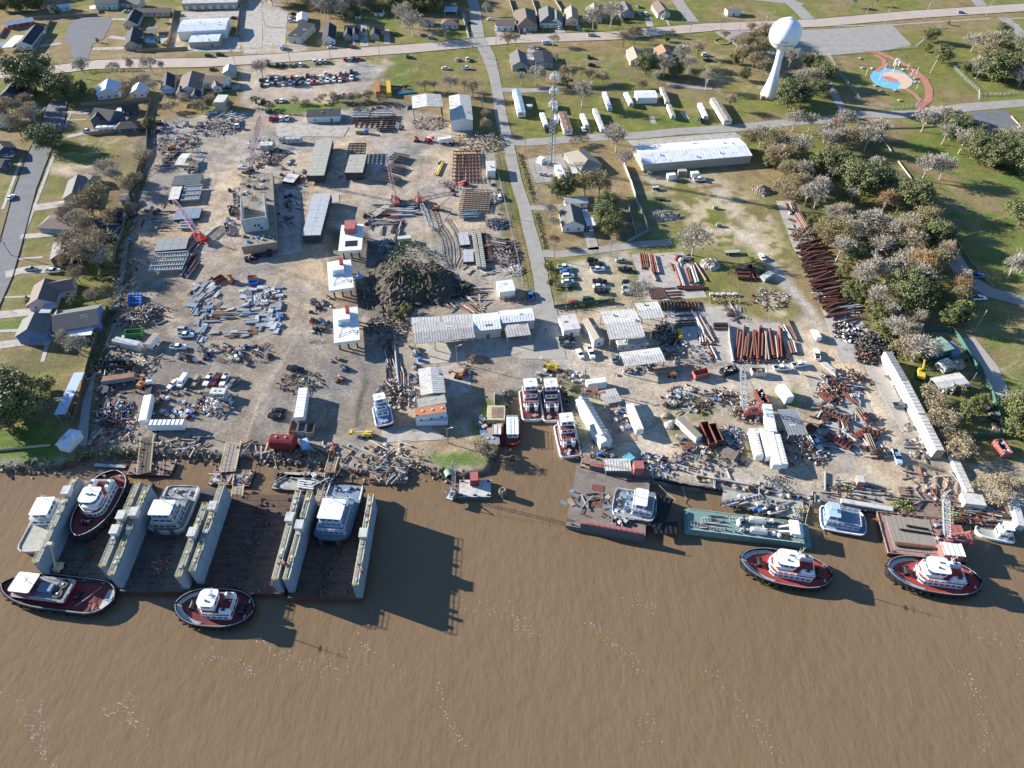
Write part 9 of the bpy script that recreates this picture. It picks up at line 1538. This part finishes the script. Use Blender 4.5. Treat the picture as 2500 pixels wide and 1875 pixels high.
lbx(c2_,895,1320,990,1320,4.6,3.4,'brown deckhouse with a ribbed pale roof west of the inlet','red_dark','roofL',ribs=True,name='houseboat',z0=-1.3);lbx(c2_,800,1420,975,1415,5.4,2.6,'dark red houseboat with a slate roof in the inlet mouth','red_dark','steel',win=True,name='houseboat',z0=-1.3);lbx(c2_,835,1350,910,1345,4,2.4,'tan roofed cabin of the houseboat','red_dark','shT',name='houseboat',z0=-1.3);barge(c2_,(800,1500),(1030,1490),(1010,1260),.8,'dark red pontoon under the houseboats','deck_red','red_dark',name='pontoon',bits=False);mb=MB();x,y,_=P(c2_,935,1180,0);mb.box((0,0,1),(6.6,7.2,2.2),'yelP',taper=.94);mb.box((.4,0,2.15),(4.0,5.0,.1),'deck_rust');solo(mb,'boat_shell','yellow edged square boat shell west of the inlet','boat shell',(x,y,0));lbx(c2_,940,1260,1010,1262,3,1.2,'orange faded hull piece above the houseboats','orange','orange',name='hull_piece')
PB(c1_,1900,1060,1945,1270,6.2,'small blue and white towboat hauled out on the bank','' and 0 or 0.6,'black','wall_blue','white','white','white',3,.3,0,.12,.1,None,'glass',False,(-.05,.40),(.12,.38),mh=2)
br,L_,W_b=barge(d2,(528,392),(878,392),(880,205),1.4,'small white deck barge with a red box at the grass point','whiteD','barge_side');lbx(d2,650,170,745,165,3.6,3,'dark red container on the small white barge','red_dark','redF',name='container');
crane(d2,465,370,480,-20,'slim white lattice crane on the dolphin beside the white barge','whiteD','whiteD',1.0,15,tracks=False,size=.6);x,y,_=P(d2,460,380,WZ);mb=MB();mb.lathe([(2.0,-1),(2.1,1.2),(1.4,1.4)],'steelD',12);solo(mb,'dolphin','dark round mooring dolphin under the slim crane','dolphin',(x,y,WZ))
x,y,_=P(d2,1003,375,WZ);r_=thing('dolphin','cluster of wooden mooring piles bound together in the river','dolphin',(x,y,WZ))
for k in range(8):a=k*.785;mb=MB().bar((1.1*cos(a),1.1*sin(a),-1),(.8*cos(a),.8*sin(a),3.4),.35,'woodD' if k%2 else 'rustL',8);mb.obj('pile',r_)
mb=MB();mb.lathe([(1.2,2.2),(1.25,2.6),(1.1,2.7)],'rustL',10);mb.obj('band',r_)
x,y,_=P(c2_,1100,1659,WZ);mb=MB().bar((0,0,-1),(0,0,3),.35,'woodD',8);mb.bar((.9,.3,-1),(.7,.2,2.6),.35,'woodD',8);solo(mb,'mooring_pile','pair of dark mooring piles at the inlet mouth','pile',(x,y,WZ))
for k,(x,y)in enumerate(((1090,1580),(1045,1590),(1055,1090))):x,y,_=P(c2_,x,y,WZ);mb=MB().bar((0,0,-1),(0,0,2.2),.35,'woodD',8);solo(mb,'mooring_pile',('right','left','upper')[k]+' single mooring pile in the inlet','pile',(x,y,WZ))
x,y,_=P(d2,420,135,0);mb=MB().bar((-1.2,0,.0),(1.2,0,0),1.3,'green_roof',14);mb.bar((1.2,0,0),(1.25,0,0),1.0,'black',14);solo(mb,'culvert_pipe','short wide green culvert pipe at the water line','pipe',(x,y,-.3),-1.2)
bb,L2,W2=barge(d3,(-525,700),(330,850),(360,170),2.0,'wide black barge with rusty deck and pink side walls','barge_grey','barge_side')
for s in(-1,1):
 mb=MB().box((L2*.08,s*(W2/2-.7),3.2),(L2*.8,1.2,2.6),'barge_side');mb.box((L2*.08,s*(W2/2-.7),4.55),(L2*.8,1.3,.16),'redF');mb.obj('side_wall',bb)
 rail(bb,[(-L2*.3,s*(W2/2-.4),4.6),(L2*.45,s*(W2/2-.4),4.6)],1,'rustL')
mb=MB().box((-L2*.17,W2*.17,2.12),(L2*.16,W2*.1,.1),'rustR');mb.obj('rust_patch',bb);mb=MB().box((-L2*.15,-W2*.08,2.1),(L2*.12,W2*.12,.06),'rust');mb.obj('rust_patch',bb)
PB(d3,450,520,-10,430,10.5,'white and pale blue towboat sitting inside the wide black barge',WZ,'black','deck_grey','car_lightblue','white','whiteD',2,.5,1.6,.12,.08,'steelD','glass_blue',True,(-.05,.42),(.0,.24),mh=3);js(d3,[(-30,480),(150,520),(120,680),(-60,660)],20,dict(machine=2,crate=1,tote_tank=1,steel_beam=1),'on the deck of the wide black barge',z=.8,smin=.6)
plate(d3,(400,330),(640,420),(600,790),'black','black net hung frame at the end of the wide barge',z=1.2);plate(d3,(420,660),(680,660),(630,790),'black','black open ramp at the lower corner of the wide barge',z=.9)
gb,L3,W3=barge(d3,(760,760),(2130,930),(2140,690),1.6,'long barge with a sea green deck and white deck gear','deck_green','teal')
rail(gb,[(-L3*.46,-W3*.46,1.7),(L3*.4,-W3*.46,1.7)],1.1,'white',.07);rail(gb,[(-L3*.46,W3*.46,1.7),(L3*.4,W3*.46,1.7)],1.1,'yelP',.07);mb=MB().box((-L3*.02,0,2.1),(L3*.92,W3*.96,.9),'deck_green');mb.obj('raised_deck',gb)
for s in(-1,1):mb=MB().box((-L3*.0+L3*.08,s*W3*.24,3.5),(L3*.14,W3*.17,1.9),'white',taper=.9);mb.box((L3*.08,s*W3*.24,4.5),(L3*.1,W3*.1,.3),'whiteD');mb.obj('engine_cover',gb);mb=MB().box((-L3*.03,s*W3*.24,3.1),(L3*.06,W3*.08,1.2),'steelL');mb.bar((-L3*.03,s*W3*.24-1,3.2),(-L3*.03,s*W3*.24+1,3.2),.6,'steelD',10);mb.obj('winch',gb)
mb=MB().box((L3*.36,0,4.6),(L3*.07,W3*.62,1.0),'white');mb.box((L3*.40,0,3.4),(L3*.07,W3*.5,1.6),'white',taper=.85);[mb.bar((L3*.24,s*.8,2.7),(L3*.36,s*1.2,4.6),.3,'white',6)for s in(-1,1)];mb.obj('gantry',gb)
for u,v in((.2,.3),(.2,-.25),(.24,-.3),(-.07,-.02),(-.07,.1)):mb=MB();mb.ball((L3*u,W3*v,3.2),.8,'white',10);mb.obj('ventilator',gb)
PB(d4,500,690,10,600,8.8,'low blue and white towboat between the two right hand barges',WZ,'black','steelB','car_lightblue','car_lightblue','white',2,.35,0,.14,.08,None,'glass_blue',False,(-.42,.32),(-.40,-.18),mh=2)
cb,L4,W4=barge(d4,(740,1000),(1600,1090),(1540,640),1.9,'pink edged crane barge with a timber planked deck','deck_pink','rustD',rimm='rustL')
pm=MB();pm.box((0,0,0),(L4*.62,W4/24-.08,.14),'deckplank');pme=pm.mesh('plank')
pm=MB();npk=26;pm.box((0,0,0),(L4*.58/npk-.07,W4*.8,.14),'deckplank');pme=pm.mesh('plank')
for k in range(npk):inst(pme,'plank',cb,(-L4*.40+(k+.5)*L4*.58/npk,0,2.05+rb.uniform(-.02,.03)))
pipes(d4,[(820,885,1250,935,.35),(825,900,1250,945,.35),(830,912,1150,945,.35)],.35,['rust','rustD'],'rusty pipe on the planked crane barge','rusty pipes on the crane barge',z=.6);pipes(d4,[(870,740,1210,790,.3),(940,700,1180,740,.3)],.3,['black','steelD'],'black hose reel beam on the crane barge','black beams on the crane barge',z=.6)
lbx(d4,1330,945,1560,965,4.6,3,'white ribbed deck cabin on the crane barge','redF','white',ribs=True,z0=.4,name='cabin');lbx(d4,1430,760,1560,770,5,2.6,'dark red winch house on the crane barge','red_dark','redF',z0=.4,ribs=True,name='winch_house');js(d4,[(1220,650),(1540,700),(1580,1060),(1280,1020)],24,dict(machine=3,crate=1,steel_rack=1,timber=1),'round the crane on the barge',z=.5,smin=.6)
PB(d4,1690,745,2100,815,4.8,'small white launch with a boxy cabin right of the crane barge',WZ,'white','bdeck','white','white','white',2,.3,0,.4,.05,None,'glass_blue',False,(-.32,-.02),(-.28,-.08),mh=2,name='launch',hullh=1.0)
js(d3,[(900,560),(2000,700),(1900,860),(860,720)],34,dict(machine=2,steel_beam=2,pipe=3,drum=1,steel_rack=1),'on the sea green barge deck',z=1.1,align=-8,smin=.5,smax=.9);js(d3,[(-560,320),(-40,360),(-60,640),(-600,600)],22,dict(steel_plate=2,steel_beam=1,drum=1,timber=1),'on the open deck of the wide black barge',z=.6,smin=.5,smax=.9)
for k,(T,x1,y1,z1_,x2,y2,z2_)in enumerate(((d0,900,1290,1,1010,1180,.6),(d0,1100,1320,1,1180,1300,.6),(d1,30,1400,1,130,1340,.6),(d1,480,1440,1,600,1400,.6),(d3,480,260,2,660,420,.5),(d3,740,290,.5,780,430,-1.4),(d1,780,90,.5,730,-80,.5),(d1,1420,160,.5,1480,40,.5),(d2,530,400,.5,380,330,-1.4),(d3,2060,680,1,2120,430,.5))):
 A_=V3(P(T,x1,y1,z1_));B_=V3(P(T,x2,y2,z2_));mb=MB();mb.tube([V3((0,0,0)),(B_-A_)*.5-V3((0,0,.4)),B_-A_],.09,'woodB',4);solo(mb,'mooring_rope','pale mooring rope '+('from the low dark red tug, left','from the low dark red tug, right','from the round tug, left','from the round tug, right','at the black barge, long','at the black barge, hanging','at the stained float, left','at the stained float, right','at the small white barge','at the sea green barge')[k],'rope',tuple(A_))
ORD=['first','second','third','fourth','fifth','sixth','seventh','eighth','ninth','tenth','eleventh','twelfth','thirteenth','fourteenth','fifteenth','sixteenth','seventeenth','eighteenth','nineteenth','twentieth']
bpy.context.view_layer.update()
by={}
for o in COL.objects:
 if o.parent is None and 'label' in o and o.get('kind')not in('stuff','structure')and o.name not in SHARED:by.setdefault(o['label'],[]).append(o)
def scr(o):l=o.matrix_world.translation;return l.x/max(1,l.y*CP+(H-l.z)*SP)
for l,os_ in by.items():
 if len(os_)<2 or(len(os_)>20 and os_[0]['category']=='pipe'):continue
 os_.sort(key=scr)
 for k,o in enumerate(os_):
  if len(os_)==2:o['label']=f"{('left' ,'right')[k]} hand one of two: {l}" if 0 else f"{l}, {('left','right')[k]} one"
  else:o['label']=f"{l}, {ORD[k] if k<20 else str(k+1)+'th'} from left"
  if 'group' not in o:o['group']=l
print('OBJECTS',len(COL.objects),'JUNK',sum(JC.values()),JC)
